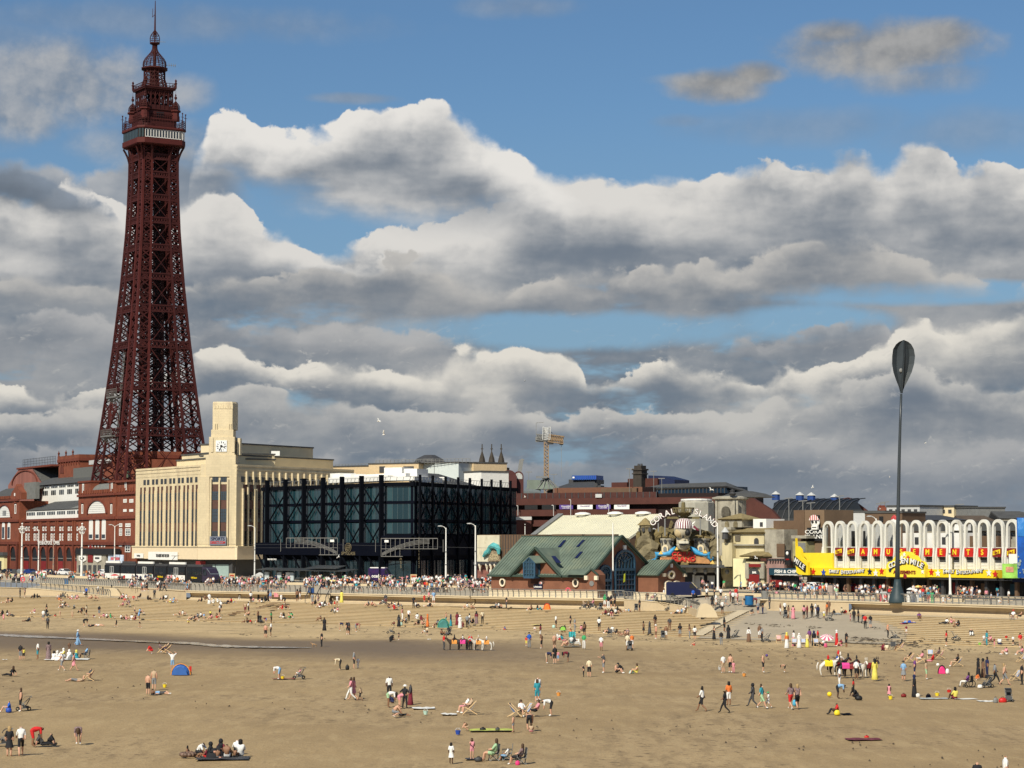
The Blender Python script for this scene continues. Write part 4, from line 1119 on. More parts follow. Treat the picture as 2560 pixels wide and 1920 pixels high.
# ----- cream building with the clock turret
def build_cream():
 FWm=Fr_(338,592,500,557);FT=Fr_(500,554.5,590,554.5);FS=Fr_(590,554,884,596)
 B=th_('clock_tower_building','cream tiled art deco building with a square clock turret and tall window strips','building',FT.o,FT.rot)
 def sub(name,fr):
  inv=Matrix.Rotation(-FT.rot,4,'Z');o=D.objects.new(name,None);col.objects.link(o);o.parent=B
  o.location=inv@(fr.o-FT.o);o.rotation_euler=(0,0,fr.rot-FT.rot);return o
 zz=lambda y,x=750:FT.p(*c4(x,y))[1]
 zf0,zf1,zs0,zs1=zz(1390),zz(1290),zz(1280),zz(765)
 lv=[(zz(1280),zz(1155)),(zz(1080),zz(970)),(zz(895),zz(825))]
 zrow=(zz(745),zz(700));zpar=zz(600)
 for fr,nm in((FWm,'west'),(FT,'mid'),(FS,'south')):
  PA=B if fr is FT else None
  inv=Matrix.Rotation(-FT.rot,4,'Z')
  def put(mb,name,m,fr=fr):
   o=mb.obj(name,m,B);o.location=inv@(fr.o-FT.o);o.rotation_euler=(0,0,fr.rot-FT.rot);return o
  L=fr.L
  put(MB().box(-.0,L,0,3,zf0,zpar),'wall',mS)
  put(MB().box(.2,L-.2,1.2,3,0,zf0),'shopfront',mD)
  put(MB().box(-.4,L+.2,-.7,-.01,zf0,zf1),'fascia',mat('cream_fascia',(.74,.60,.40),.7,.05))
  put(MB().box(-.4,L+.2,-.85,-.01,zf1,zf1+.35),'fascia_moulding',mS)
  if fr is not FT:
   if fr is FWm:
    ctrs=[120+72*i for i in range(7)];X=lambda x:FWm.xx(c4(x,0)[0])
    strips=[]
    for i in range(7):
     strips+=[(X(97+i*71.8),X(114+i*71.8)),(X(127+i*71.8),X(144+i*71.8))]
    top=[(X(124+i*71.5),X(143+i*71.5))for i in range(7)]+[(X(154+i*71.5),X(173+i*71.5))for i in range(7)]
   else:
    X=lambda x:FS.xx(c4(x,0)[0])
    strips=[];k=0;x=950
    for i in range(11):strips+=[(X(950+i*112-i*i*1.2),X(984+i*112-i*i*1.2)),(X(1002+i*112-i*i*1.2),X(1036+i*112-i*i*1.2))]
    top=[(X(934+i*57.5-i*i*.42),X(968+i*57.5-i*i*.42-i*.4))for i in range(16)]
   for a,b in strips:
    put(MB().box(a,b,-.03,.0-.004,zs0,zs1),'spandrel_strip',m_brown2)
    for z0_,z1_ in lv:
     w=put(MB().box(a+.05,b-.05,-.075,-.034,z0_,z1_),'window',mZ)
     f=MB();f.box((a+b)/2-.04,(a+b)/2+.04,-.1,-.078,z0_,z1_)
     for q in range(1,4):f.box(a+.05,b-.05,-.1,-.078,lp(z0_,z1_,q/4)-.04,lp(z0_,z1_,q/4)+.04)
     f.obj('glazing_bars',mD,w)
   for i,(a,b)in enumerate(strips):
    wdt=.42
    if fr is FWm:wdt=.13;pr_=(-.14,-.11,-.12)
    else:pr_=(-.55,-.38,-.5)
    put(MB().box(b+.02,b+.02+wdt,pr_[0]if i%2 else pr_[1],-.01,zs0-.2,zs1+(.3 if i%2==0 else-1.)),'pilaster',mS)
    if i%2==0:put(MB().box(a-.02-wdt,a-.02,pr_[2],-.01,zs0-.2,zs1-1.),'pilaster',mS)
   for a,b in top:
    put(MB().box(a,b,-.06,-.004,*zrow),'window',mZ)
    if fr is FS:put(MB().box(b+.05,b+.5,-.55,-.01,zrow[0]-.6,zrow[1]+1.3),'fin',mS)
   for k in range(3):put(MB().box(.1,L-.1,-.16+.05*k,-.005,zpar-.5-k*.9,zpar-.1-k*.9),'parapet_band',mS)
  else:
   X=lambda x:FT.xx(c4(x,0)[0])
   for a,b in((695,746),(763,815)):
    put(MB().box(X(a),X(b),-.03,-.004,zs0+1.2,zs1),'spandrel_strip',m_brown2)
    for z0_,z1_ in((zz(1195),zz(1155)),lv[1],lv[2],zrow):
     w=put(MB().box(X(a),X(b),-.08,-.034,z0_,z1_),'window',mat('blue_grey_glass',(.05,.07,.09),.1,.1,spec=.8))
     f=MB()
     for q in(1/3,2/3):f.box(lp(X(a),X(b),q)-.05,lp(X(a),X(b),q)+.05,-.11,-.083,z0_,z1_)
     for q in range(1,4):f.box(X(a),X(b),-.11,-.083,lp(z0_,z1_,q/4)-.05,lp(z0_,z1_,q/4)+.05)
     f.obj('glazing_bars',mD,w)
   for a,b,h in((748,761,1.),(676,690,1.2),(818,832,1.2)):put(MB().box(X(a),X(b),-.5,-.01,zs0,zs1+h),'pilaster',mS)
   for a,b in((582,672),(838,888)):put(MB().box(X(a),X(b),-.3,-.01,zf1+.3,zpar-3),'pier',mS)
 pl=[fr.w(x,1.5,0)-FT.o for fr,x in((FWm,1),(FWm,FWm.L-.5),(FT,1),(FT,FT.L-1),(FS,1),(FS,FS.L-1))]+[FWm.w(1,30,0)-FT.o+V_((14,14,0))]
 c_=MB();c_.slab([inv@V_((p.x,p.y,zpar-.4))for p in pl],(0,0,-zpar+.5));c_.obj('core_block',mC,B)
 X=lambda x:FT.xx(c4(x,0)[0])
 MB().box(X(640),X(888),-.25,7,zpar-3,zz(520)).obj('turret_base',mS,B)
 t=MB();t.box(X(665),X(878),-.1,6,zz(520),zz(372));t.obj('turret_stage',mS,B)
 t=MB();t.box(X(680),X(864),.3,5.6,zz(372)+.01,zz(312));t.obj('turret_step',mS,B)
 sh=MB();a,b=X(690),X(866);z0_,z1_=zz(312)+.01,zz(92)
 pl=[(a,.6),(b-.3,.6),(b+.5,2.2),(b+.5,5),(a,5)]
 n=len(pl);i0=0;sh.v=[(x,y,z0_)for x,y in pl]+[(x,y,z1_)for x,y in pl]+[(x*1.+(.15 if x<a+.1 else-.15),y+.12,z1_+.4)for x,y in pl]
 for j in(0,n):
  for k in range(n):sh.f.append((j+k,j+(k+1)%n,j+n+(k+1)%n,j+n+k));sh.m.append(0)
 sh.f.append(tuple(2*n+k for k in range(n)));sh.m.append(0)
 sh.obj('turret_shaft',mS,B)
 MB().box(b+.9,b+1.5,1.5,5,zz(520),zz(380)).obj('turret_side',mS,B)
 for x in(706,722,824,838):MB().box(X(x),X(x+7),.42,.6-.004,zz(372),zz(262)).obj('turret_rib',mS,B)
 for x in(745,785):MB().box(X(x),X(x+20),.5,.6-.004,zz(330),zz(316)).obj('vent',mD,B)
 for x in(690,868):MB().box(X(x)-.3,X(x)+.3,-.25,.2,zz(500),zz(378)).obj('turret_pilaster',mS,B)
 for k in range(8):
  x0=lp(a+.2,b-.2,k/8);MB().box(x0+.05,x0+(b-a)/9,.52,.6-.003,zz(138),zz(118)+(.25 if k%2 else 0)).obj('scallop',mS,B)
 cx0,cx1,cz0,cz1=X(722),X(814),zz(495),zz(402)
 ck=MB().box(cx0,cx1,-.28,-.11,cz0,cz1).obj('clock_face',mat('clock_white',(.85,.85,.82),.5,.0),B)
 h=MB();cx,czz=(cx0+cx1)/2,(cz0+cz1)/2;r_=(cx1-cx0)/2
 for k in range(12):
  a_=k*PI/6;r0=.62 if k%3 else.56;r1=.88
  if k%3:r1=.86
  h.bar((cx+r0*r_*sin(a_),-.33,czz+r0*r_*cos(a_)),(cx+r1*r_*sin(a_),-.33,czz+r1*r_*cos(a_)),.26 if k%3==0 else.18,.08)
 h.obj('hour_marks',mK,ck)
 h=MB();h.bar((cx,-.36,czz),(cx-.36*r_,-.36,czz-.8*r_),.26,.06);h.bar((cx-.1,-.36,czz),(cx+.62*r_,-.36,czz-.16*r_),.32,.06);h.ball((cx,-.36,czz),.3,.1,.3)
 h.obj('clock_hands',mK,ck)
 s=MB().box(X(682),X(818),-1.,-.6,zz(1272),zz(1198)).obj('shop_sign',mat('sign_grey_blue',(.20,.22,.27),.5,.05),B)
 xm=(X(682)+X(818))/2
 text('sign_lettering','SPORTS',1.05,m_navyp,s,(xm,-1.03,zz(1220)),bold=.02,sx=.9)
 text('sign_lettering','DIRECT.COM',.85,m_red,s,(xm,-1.03,zz(1250)),bold=.02,sx=.72)
 inv=Matrix.Rotation(-FT.rot,4,'Z')
 def place(o):o.location=inv@(FWm.w(*o.location[:2],0)-FT.o)+V_((0,0,o.location.z));o.rotation_euler=(o.rotation_euler[0],0,FWm.rot-FT.rot)
 XW=lambda x:FWm.xx(c4(x,0)[0]);ZW=lambda x,y:FWm.p(*c4(x,y))[1]
 s=MB().box(-(XW(440)-XW(198))/2,(XW(440)-XW(198))/2,0,.12,-.9,1.1).obj('sign_board',mW,B);s.location=((XW(440)+XW(198))/2,-.95,ZW(320,1362));place(s)
 text('sign_lettering','THE ALBERT AND THE LION',1.05,mK,s,(0,-.04,.1),bold=.02,sx=.62)
 s=MB().box(-(XW(155)-XW(80))/2,(XW(155)-XW(80))/2,0,.1,-.6,.6).obj('sign_board',mW,B);s.location=((XW(155)+XW(80))/2,-.93,ZW(118,1358));place(s)
 text('sign_lettering','Poundshop',.6,mK,s,(0,-.04,0),bold=.02,sx=.8)
 for x0,x1,m in((655,720,mat('pale_green_glass',(.32,.42,.40),.25,.1)),(725,835,MATS['pale_green_glass'])):
  MB().box(X(x0),X(x1),.9,1.15,.1,zf0-1.2).obj('entrance_glass',m,B)
 MB().box(X(560),X(640),.7,1.1,.1,zf0-.4).obj('shutter',mR,B)
 for k in range(4):
  o=MB().box(-.9,.9,0,.2,1.8,3.2).obj('poster',mL,B);o.location=(XW(150+k*95),1.-.2,0);place(o)
 def attic(fr,off,x0,y0,x1,y1,dep,m=mC):
  A,C=fr.xx(c4(x0,0)[0],off=off),fr.xx(c4(x1,0)[0],off=off);z_1=fr.p(*c4(x0,y0),off)[1]
  o=MB().box(A,C,off,off+dep,zpar-1,z_1).obj('attic_block',m,B)
  o.location=inv@(fr.o-FT.o);o.rotation_euler=(0,0,fr.rot-FT.rot)
  o2=MB().box(A-.2,C+.2,off-.2,off+dep+.2,z_1,z_1+.35).obj('attic_coping',mE,B);o2.location=o.location;o2.rotation_euler=o.rotation_euler
  return z_1
 attic(FWm,7,440,530,668,520,18)
 attic(FWm,5,398,575,668,520,18)
 attic(FS,8,905,528,1698,548,12)
 attic(FS,15,905,432,1145,434,12)
 attic(FS,15.5,1145,446,1530,460,12)
 MB().box(0,2.2,0,.6,0,1.2).obj('roof_vent',mW,B).location=inv@(FS.w(FS.xx(c4(1188,0)[0],off=14),14.2,FS.p(*c4(1188,528),14)[1])-FT.o)
build_cream()

# ----- dark glass hotel with crossed steel bracing
def build_hotel():
 FA=Fr_(655,530,966,484);FB=Fr_(966,484,1036,481);FC=Fr_(1036,481,1292,536)
 B=th_('glass_hotel','dark glass hotel block with black steel columns and crossed diagonal bracing','hotel',FB.o,FB.rot)
 inv=Matrix.Rotation(-FB.rot,4,'Z')
 zz=lambda y,x=1100:FB.p(*c5(x,y))[1]
 ztop,zb1,zb2,zb0,zc=zz(520),zz(685),zz(828),zz(930),zz(1105)
 for fr in(FA,FB,FC):
  def put(mb,name,m,par=B,fr=fr):
   o=mb.obj(name,m,par)
   if par is B:o.location=inv@(fr.o-FB.o);o.rotation_euler=(0,0,fr.rot-FB.rot)
   return o
  L=fr.L
  put(MB().box(0,L,.25,.9,0,ztop-.3),'core_wall',mN)
  if fr is FA:
   X=lambda x:FA.xx(c5(x,0)[0]);cs=[X(x)for x in(118,262,408,560,710,865,1022)];cs0=[X(64)]+cs
  elif fr is FC:
   X=lambda x:FC.xx(c5(x,0)[0]);cs=[X(x)for x in(1272,1373,1475,1575,1668,1762,1840,1912,1990)];cs0=cs+[X(2055)]
  else:
   cs=[];cs0=[0,L]
  for k,(a,b)in enumerate(zip(cs0,cs0[1:])):
   n=max(2,round((b-a)/1.35));low=zb0 if fr is not FA else zz(1000)
   for z0_,z1_ in((zb1+.35,ztop-.9),(zb2+.35,zb1-.2),(low,zb2-.4)):
    w=put(MB().box(a+.1,b-.1,.05,.2,z0_,z1_),'window',m_glassb)
    f=MB()
    for i in range(n+1):
     x=lp(a+.15,b-.15,i/n);f.box(x-.05,x+.05,-.03,.046,z0_,z1_)
    f.obj('mullions',mat('pale_mullion',(.06,.09,.10),.5,.1),w)
    for q in range(n):
     if(q*7+k*3)%4==0:
      x0=lp(a+.15,b-.15,q/n)+.08;x1_=lp(a+.15,b-.15,(q+1)/n)-.08
      MB().box(x0,x1_,.02,.045,z0_+.1,z1_-.1).obj('pane',mat('paler_blue_glass',(.026,.065,.075),.12,.2,.3,spec=.8),w)
   for z_ in(zb1,zb2):
    put(MB().box(a,b,-.12,.03,z_-.2,z_+.30),'floor_band',mN)
  put(MB().box(0,L,-.35,.2,ztop-.9,ztop-.1),'eaves_band',mQ)
  if fr is FB:put(MB().box(-.1,L+.1,-.2,.2,zb0-.8,zb0),'floor_band',mQ)
  put(MB().box(-.3,L+.1,-1.6 if fr is not FC else-.4,-.1,zc,zz(1000)if fr is FA else zb0-.4),'canopy_fascia',mN)
  for c_ in cs:put(MB().box(c_-.30,c_+.30,*((-1.5,-.6)if fr is not FC else(-.85,-.45)),0,ztop+1.5),'column',mQ)
  for a,b in zip(cs,cs[1:]):
   if fr is FC and cs.index(a)in(5,):continue
   d=MB();low=zz(1000)if fr is FA else zb0
   d.bar((a,-.5,ztop-1),(b,-.5,zb2),.24);d.bar((b,-.65,ztop-1),(a,-.65,zb2),.24)
   d.bar((a,-.5,zb2),(b,-.5,low-3),.22);d.bar((b,-.65,zb2),(a,-.65,low-3),.22)
   put(d,'cross_brace',mQ)
  n=max(1,round(L/5.5))
  for i in range(n):
   a,b=lp(.3,L-.3,i/n),lp(.3,L-.3,(i+1)/n)
   w=put(MB().box(a+.3,b-.3,-.3,.1,.2,zc-1.),'shop_window',mat('shop_glass',(.02,.035,.042),.12,.5,.25,spec=.8))
   f=MB()
   for q in range(4):f.box(lp(a+.3,b-.3,q/3)-.05,lp(a+.3,b-.3,q/3)+.05,-.36,-.31,.2,zc-1)
   f.obj('mullions',mQ,w)
   if fr is FA:
    d=MB();d.bar((a,-1.2,zc),(b,-1.2,.5),.3);put(d,'ground_brace',mQ)
 pl=[fr.w(x,3,0)-FB.o for fr,x in((FA,1),(FA,FA.L-1),(FB,1),(FB,FB.L-1),(FC,1),(FC,FC.L-1))]+[V_((-12,62,0))]
 MB().slab([inv@V_((p.x,p.y,ztop-.5))for p in pl],(0,0,-ztop+.6)).obj('core_block',mN,B)
 def roofbox(fr,x0,y0,x1,y1,off,dep,name,m):
  A,C=fr.xx(c5(x0,0)[0],off=off),fr.xx(c5(x1,0)[0],off=off)
  o=MB().box(A,C,off,off+dep,fr.p(*c5(x0,y1),off)[1],fr.p(*c5(x0,y0),off)[1]).obj(name,m,B)
  o.location=inv@(fr.o-FB.o);o.rotation_euler=(0,0,fr.rot-FB.rot)
 for a in((570,488,1040,530,3,6),(582,455,662,505,4,4),(682,460,746,500,5,4),(755,468,1040,500,6,3)):roofbox(FA,*a,'roof_screen',mW)
 for a in((1010,408,1150,480,6,5),(1152,418,1270,480,7,5),(1040,480,1250,510,3,4),(1120,452,1180,500,4,2)):roofbox(FB,*a,'roof_screen',mW)
 roofbox(FC,1275,478,1470,520,2,2,'roof_screen',mW);roofbox(FC,1490,482,1530,520,3,2,'roof_vent',mW)
 A,C=FC.xx(c5(1430,0)[0]),FC.xx(c5(1800,0)[0]);z0_,z1_=FC.p(*c5(1430,520))[1],FC.p(*c5(1430,440))[1]
 o=MB().slab([(A,1.5,ztop),(C,1.5,ztop),(lp(A,C,.55),6,z1_),(A,6,z1_)],(0,1,-.3)).obj('lean_to_roof',mE,B)
 o.location=inv@(FC.o-FB.o);o.rotation_euler=(0,0,FC.rot-FB.rot)
 f=MB();
 for fr in(FA,FB,FC):
  for k in range(int(fr.L/1.6)):p=inv@(fr.w(k*1.6,1.2,ztop)-FB.o);f.bar(p,p+V_((.3,0,1.1)),.08)
  a,b=inv@(fr.w(0,1.2,ztop+1.1)-FB.o),inv@(fr.w(fr.L,1.2,ztop+1.1)-FB.o);f.bar(a,b,.08)
 f.obj('roof_rail',mG,B)
 m_gold=mat('dull_gold',(.20,.16,.09),.5,.05)
 XA=lambda x:FA.xx(c5(x,0)[0])
 s=text('sign_lettering','SPYGLASS',1.,m_gold,B,(0,0,0))
 def onA(o,x,y,z,fr=FA):o.location=inv@(fr.w(x,y,z)-FB.o);o.rotation_euler=(o.rotation_euler[0],0,fr.rot-FB.rot)
 onA(s,(XA(712)+XA(852))/2,-1.66,FA.p(*c5(780,1087))[1]);s.scale=(1.35,1,1)
 e=MB()
 for k in range(16):
  t0,t1=k*PI/8,(k+1)*PI/8
  for r_ in(1.3,.8):e.bar((r_*1.*cos(t0),0,r_*.75*sin(t0)),(r_*1.*cos(t1),0,r_*.75*sin(t1)),.1)
 e.bar((-.7,0,0),(.7,0,0),.1);e.bar((0,0,-.6),(0,0,.6),.1)
 o=e.obj('sign_emblem',m_gold,B);onA(o,(XA(712)+XA(852))/2,-1.7,FA.p(*c5(780,1040))[1])
 s=text('sign_lettering','WILD WEST DINER',.5,mW,B,(0,0,0),bold=.01);onA(s,(XA(130)+XA(225))/2,-1.66,FA.p(*c5(180,1133))[1])
 for px in(1163,1255):
  fr=FB if px<1250 else FC
  for i,ch in enumerate('SPYGLASS'):
   s=text('sign_letter',ch,.95,m_gold,B,(0,0,0));y=[970,1000,1032,1066,1100,1127,1158,1190][i]
   onA(s,fr.xx(c5(px,0)[0]),-1.,fr.p(*c5(px,y))[1],fr)
build_hotel()

# ----- what stands behind
def bk_(name,label,cat,x0,y0,x1,y1,d,dep,m,ang=None,parts=()):
 """a plain rear building given by its picture outline at a distance; returns its frame and empty"""
 F=Fr_(x0,d*(1.012 if ang is None else ang),x1,d);B=fT(F,name,label,cat)
 MB().box(0,F.L,0,dep,-2,F.p((x0+x1)/2,y0)[1]).obj('wall',m,B)
 MB().box(-.15,F.L+.15,-.15,dep+.15,F.p((x0+x1)/2,y0)[1],F.p((x0+x1)/2,y0)[1]+.35).obj('coping',mE,B)
 return F,B
F,B=bk_('cream_roof_building','pale cream building under scaffold rails behind the glass hotel','building',921,1160,1046,1200,600,14,mat('pale_ochre_render',(.62,.47,.28),.8,.08))
for x0,x1,y0,y1 in((948,962,1166,1182),(1008,1034,1166,1176)):MB().box(F.xx(x0),F.xx(x1),-.1,-.01,F.zz(x0,y1),F.zz(x0,y0)).obj('window',mD,B)
f=MB()
for k in range(26):x=lp(F.xx(934),F.xx(1170),k/25);f.bar((x,1,F.zz(1000,1160)),(x,1,F.zz(1000,1149)),.1)
for y in(1149,1153,1157):f.bar((F.xx(934),1,F.zz(1000,y)),(F.xx(1170),1,F.zz(1000,y)),.1)
f.obj('scaffold_rail',mG,B)
MB().lathe([(4.5,0),(3.6,1.2),(1.5,2.2)],(F.xx(1050),5,F.zz(1050,1157)),8).obj('roof_cowl',mD,B)
F,B=bk_('white_roof_block','flat pale blue-white block standing above the glass hotel roof','building',1046,1158,1146,1200,596,12,mat('pale_blue_render',(.55,.60,.58),.7,.04))
MB().box(F.xx(1085),F.xx(1086),-.08,-.01,5,F.zz(1085,1158)).obj('joint',mG,B)
F,B=bk_('cream_side_block','small cream end block beside the pale blue-white roof block','building',1147,1159,1184,1200,600,10,mat('pale_ochre_render',(.62,.47,.28)))
F,B=bk_('white_plant_room','low white plant room on the roof right of the cream end block','building',1160,1181,1203,1215,560,8,mW)
F,B=bk_('low_ochre_range','low ochre roof range between the cream tower building and the hotel','building',832,1167,922,1200,610,10,mat('pale_ochre_render',(.62,.47,.28)))
f=MB()
for k in range(12):x=lp(0,F.L,k/11);f.bar((x,1,F.zz(870,1167)),(x,1,F.zz(870,1160)),.1)
f.bar((0,1,F.zz(870,1160)),(F.L,1,F.zz(870,1160)),.1);f.obj('scaffold_rail',mG,B)
def church():
 F=Fr_(1197,702,1262,700);m=mat('dark_gothic_stone',(.055,.045,.035),.95,.25,.8)
 B=fT(F,'church_tower','dark stone church tower with three pointed pinnacles behind the hotel','church')
 zb=F.zz(1230,1168);MB().box(.3,F.L-.3,0,7,-2,zb).obj('tower_body',m,B)
 c=MB()
 for k in range(7):x=lp(.3,F.L-1.,k/6);c.box(x,x+.6,0,.6,zb,zb+1.1)
 c.obj('battlement',m,B)
 for px in(1204,1228,1252):
  x=F.xx(px);p=MB();zt_=F.zz(px,1128)
  p.lathe([(1.,F.zz(px,1180)),(1.,F.zz(px,1160)),(1.15,F.zz(px,1159)),(.85,F.zz(px,1146)),(.15,zt_)],(x,.5,0),6)
  p.bar((x,.5,zt_),(x,.5,F.zz(px,1110)),.26);p.bar((x-.35,.5,F.zz(px,1122)),(x+.35,.5,F.zz(px,1122)),.3)
  p.obj('pinnacle',m,B)
church()
def barrel():
 F=Fr_(1258,600,1308,600);m=mat('maroon_cladding',(.075,.020,.017),.7,.1,.5)
 B=fT(F,'barrel_topped_stair_tower','maroon stair tower with round arched top and curved glazed roof','stair tower')
 a,b=F.xx(1252),F.xx(1292);zs=F.zz(1270,1195);pts=arch_pts(a,b,-2,zs,12)
 MB().prism(pts,0,1.5).obj('arched_wall',m,B)
 c,d_=F.xx(1284),F.xx(1309)
 MB().prism(arch_pts(c,d_,-2,F.zz(1290,1190),10,1.),2.,4).obj('arched_wall',m,B)
 MB().prism(arch_pts(c+.3,d_-.3,F.zz(1290,1197),F.zz(1290,1191),10,1.),1.9,1.99).obj('arched_window',mat('pale_rooflight',(.45,.45,.42),.5,.2),B)
barrel()
def wb_(F,B,x0,y0,x1,y1,name,m,y=.0,dep=.06):
 return MB().box(F.xx(x0,off=y),F.xx(x1,off=y),y-dep,y-.006,F.zz((x0+x1)/2,y1,off=y),F.zz((x0+x1)/2,y0,off=y)).obj(name,m,B)
def carpark():
 F=Fr_(1200,588,1790,556);B=fT(F,'multistorey_car_park','long dark red brick multistorey car park with open decks behind the amusement halls','car park')
 Z=lambda y,x=1400:F.zz(x,y)
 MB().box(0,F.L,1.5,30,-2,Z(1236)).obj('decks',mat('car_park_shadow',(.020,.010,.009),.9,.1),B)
 for y0,y1,x0,x1 in((1246,1262,1200,1790),(1274,1290,1200,1640),(1300,1316,1200,1500)):
  MB().box(F.xx(x0),F.xx(x1),0,1.4,Z(y1),Z(y0)).obj('parapet',m3,B)
 MB().box(F.xx(1200),F.xx(1640),.4,1.3,Z(1246),Z(1232)).obj('mesh_screen',mat('mesh_brown',(.07,.025,.02),.9,.2),B)
 for k in range(28):x=lp(F.xx(1210),F.xx(1640),k/27);MB().box(x-.12,x+.12,.3,.39,Z(1246),Z(1232)).obj('post',mD,B)
 for x0,x1,m in((1399,1433,0),(1444,1482,1),(1491,1527,0),(1536,1574,1)):
  b=wb_(F,B,x0,1262,x1,1273,'banner',mat('purple_banner',(.09,.05,.24),.6,.1)if m==0 else mW,0,.1)
  xm=(F.xx(x0)+F.xx(x1))/2
  text('banner_lettering','Houndshill',.62,mW if m==0 else MATS['purple_banner'],b,(xm,-.13,Z(1266)))
  if m==0:text('banner_lettering','CAR PARK',.45,mW,b,(xm,-.13,Z(1270.5)))
 wb_(F,B,1312,1263,1344,1274,'opening',mK,0,.05);wb_(F,B,1355,1262,1390,1274,'opening',mK,0,.05)
 wb_(F,B,1200,1290,1330,1342,'lower_wall',m3,-.5,.5);wb_(F,B,1210,1292,1330,1300,'lower_band',mL,-1,.2)
 MB().box(F.xx(1355),F.xx(1580),6,14,Z(1240),F.zz(1460,1219,off=6)).obj('upper_block',mat('orange_brown_panel',(.16,.07,.04),.8,.1),B)
 MB().box(F.xx(1480),F.xx(1570),5,6,Z(1240),F.zz(1500,1221,off=5)).obj('upper_block',mB,B)
 wb_(F,B,1490,1235,1506,1244,'sign',mL,0,.3)
 for x in(1322,1385,1574,1635,1655):
  yt={1322:1180,1385:1186,1574:1172,1635:1178,1655:1196}[x]
  xx_=F.xx(x,off=4);zt_=F.zz(x,yt,off=4);l=MB();l.bar((xx_,4,Z(1240)),(xx_,4,zt_),.16,n=6);l.bar((xx_-.9,4,zt_),(xx_+.9,4,zt_),.18)
  l.obj('deck_lamp',mG,B)
 for x,yt in((1302,1265),(1391,1264),(1434,1250),(1529,1262)):
  xx_=F.xx(x);l=MB();l.bar((xx_,-1.5,Z(1290)),(xx_,-1.5,F.zz(x,yt)),.14);l.bar((xx_,-1.5,F.zz(x,yt)),(xx_-.5,-1.5,F.zz(x,yt)+.1),.2);l.obj('wall_lamp',mL,B)
carpark()
def skyline():
 F=Fr_(1300,640,1420,640);B=fT(F,'glass_dome_hall','low grey-green glazed dome with finials on its rim beyond the car park','dome')
 cx=F.xx(1366);z0_,z1_=F.zz(1360,1222),F.zz(1360,1195);m=mat('grey_green_glazing',(.17,.20,.16),.5,.15,.4)
 MB().lathe([(F.xx(1392)-cx+1,z0_),((F.xx(1382)-cx),lp(z0_,z1_,.5)),((F.xx(1372)-cx),z1_),(1.5,z1_+.2)],(cx,6,0),14).obj('dome_shell',m,B)
 r=MB()
 for k in range(14):
  a=k*PI/7;R0=F.xx(1392)-cx+1.05;R1=F.xx(1372)-cx+.1
  r.bar((cx+R0*cos(a),6+R0*sin(a),z0_),(cx+R1*cos(a),6+R1*sin(a),z1_),.22)
 for k in range(10):x=lp(F.xx(1342),F.xx(1367),k/9);r.bar((x,4,z1_),(x,4,F.zz(1355,1189)),.25)
 r.obj('dome_ribs',mG,B)
 MB().box(F.xx(1318),F.xx(1352),4,10,0,F.zz(1330,1199)).obj('side_block',m,B)
 MB().slab([(F.xx(1308),0,F.zz(1310,1228)),(F.xx(1352),0,F.zz(1350,1230)),(F.xx(1345),6,F.zz(1340,1219)),(F.xx(1318),6,F.zz(1318,1215))],(0,.5,-4)).obj('lead_roof',mat('lead_grey',(.16,.18,.18),.6,.1),B)
 F=Fr_(1374,645,1500,640);B=fT(F,'dark_roofed_hall','dark pitched roof with a bright blue boarded plant box on top','hall')
 MB().slab([(F.xx(1368),0,F.zz(1380,1226)),(F.xx(1498),0,F.zz(1480,1226)),(F.xx(1462),9,F.zz(1460,1203,off=9)),(F.xx(1408),9,F.zz(1410,1205,off=9))],(0,1,-6)).obj('pitched_roof',mat('dark_slate_roof',(.05,.052,.055),.7,.15),B)
 MB().box(F.xx(1397),F.xx(1468),9,16,F.zz(1400,1210,off=9),F.zz(1400,1199,off=9)).obj('upper_wall',mD,B)
 bb=MB().box(F.xx(1408),F.xx(1469),8,15,F.zz(1410,1200,off=8),F.zz(1410,1189,off=8)).obj('boarded_box',mat('bright_blue_boarding',(.01,.08,.30),.5,.2,.3),B)
 for k in range(12):x=lp(F.xx(1410),F.xx(1467),k/11);MB().box(x,x+.3,7.9,7.99,F.zz(1410,1199,off=8),F.zz(1410,1190,off=8)).obj('batten',m_blue,bb)
 MB().box(F.xx(1410),F.xx(1415),7.8,7.89,F.zz(1410,1196,off=8),F.zz(1410,1192,off=8)).obj('lamp',mW,bb)
 for x0,x1,y in((1478,1486,1209),(1484,1495,1213),(1490,1505,1217)):MB().box(F.xx(x0),F.xx(x1),3,6,0,F.zz(x0,y)).obj('roof_box',mD,B)
 F=Fr_(1340,745,1420,745);B=fT(F,'tower_crane','tan lattice tower crane with short jib standing beyond the glass dome','crane')
 m=mat('crane_tan',(.27,.18,.10),.6,.15);P=lambda x,y:(F.xx(ct(x,y)[0]),F.zz(*ct(x,y)))
 def lattice(ax,az_,bx,bz,w,n,th=.22):
  mb=MB();a=V_((ax,0,az_));b=V_((bx,0,bz));d=(b-a).normalized();s=V_((-d.z,0,d.x))*w/2;y=V_((0,w/2,0))
  C=[s+y,s-y,-s-y,-s+y]
  for c in C:mb.bar(a+c,b+c,th*1.4)
  for i in range(n):
   p,q=a.lerp(b,i/n),a.lerp(b,(i+1)/n)
   for k in range(4):mb.bar(p+C[k],q+C[(k+1)%4],th);mb.bar(p+C[k],p+C[(k+1)%4],th)
  return mb
 (mx,mt),(_,mbz)=P(648,450),P(648,1240)
 lattice(mx,mbz-14,mx,mt,P(695,500)[0]-P(600,500)[0]-.3,24).obj('mast',m,B)
 (jx0,jz0),(jx1,jz1)=P(690,420),P(975,455)
 lattice(jx0,jz0,jx1,jz1,2.3,9).obj('jib',m,B)
 (cx0,cz0)=P(455,395);lattice(mx,jz0,cx0,cz0,1.8,6,.2).obj('counter_jib',mG,B)
 x,z=P(548,420);MB().box(x-1.8,x+.8,-.6,.6,z-1.2,z+.5).obj('counterweight',mG,B)
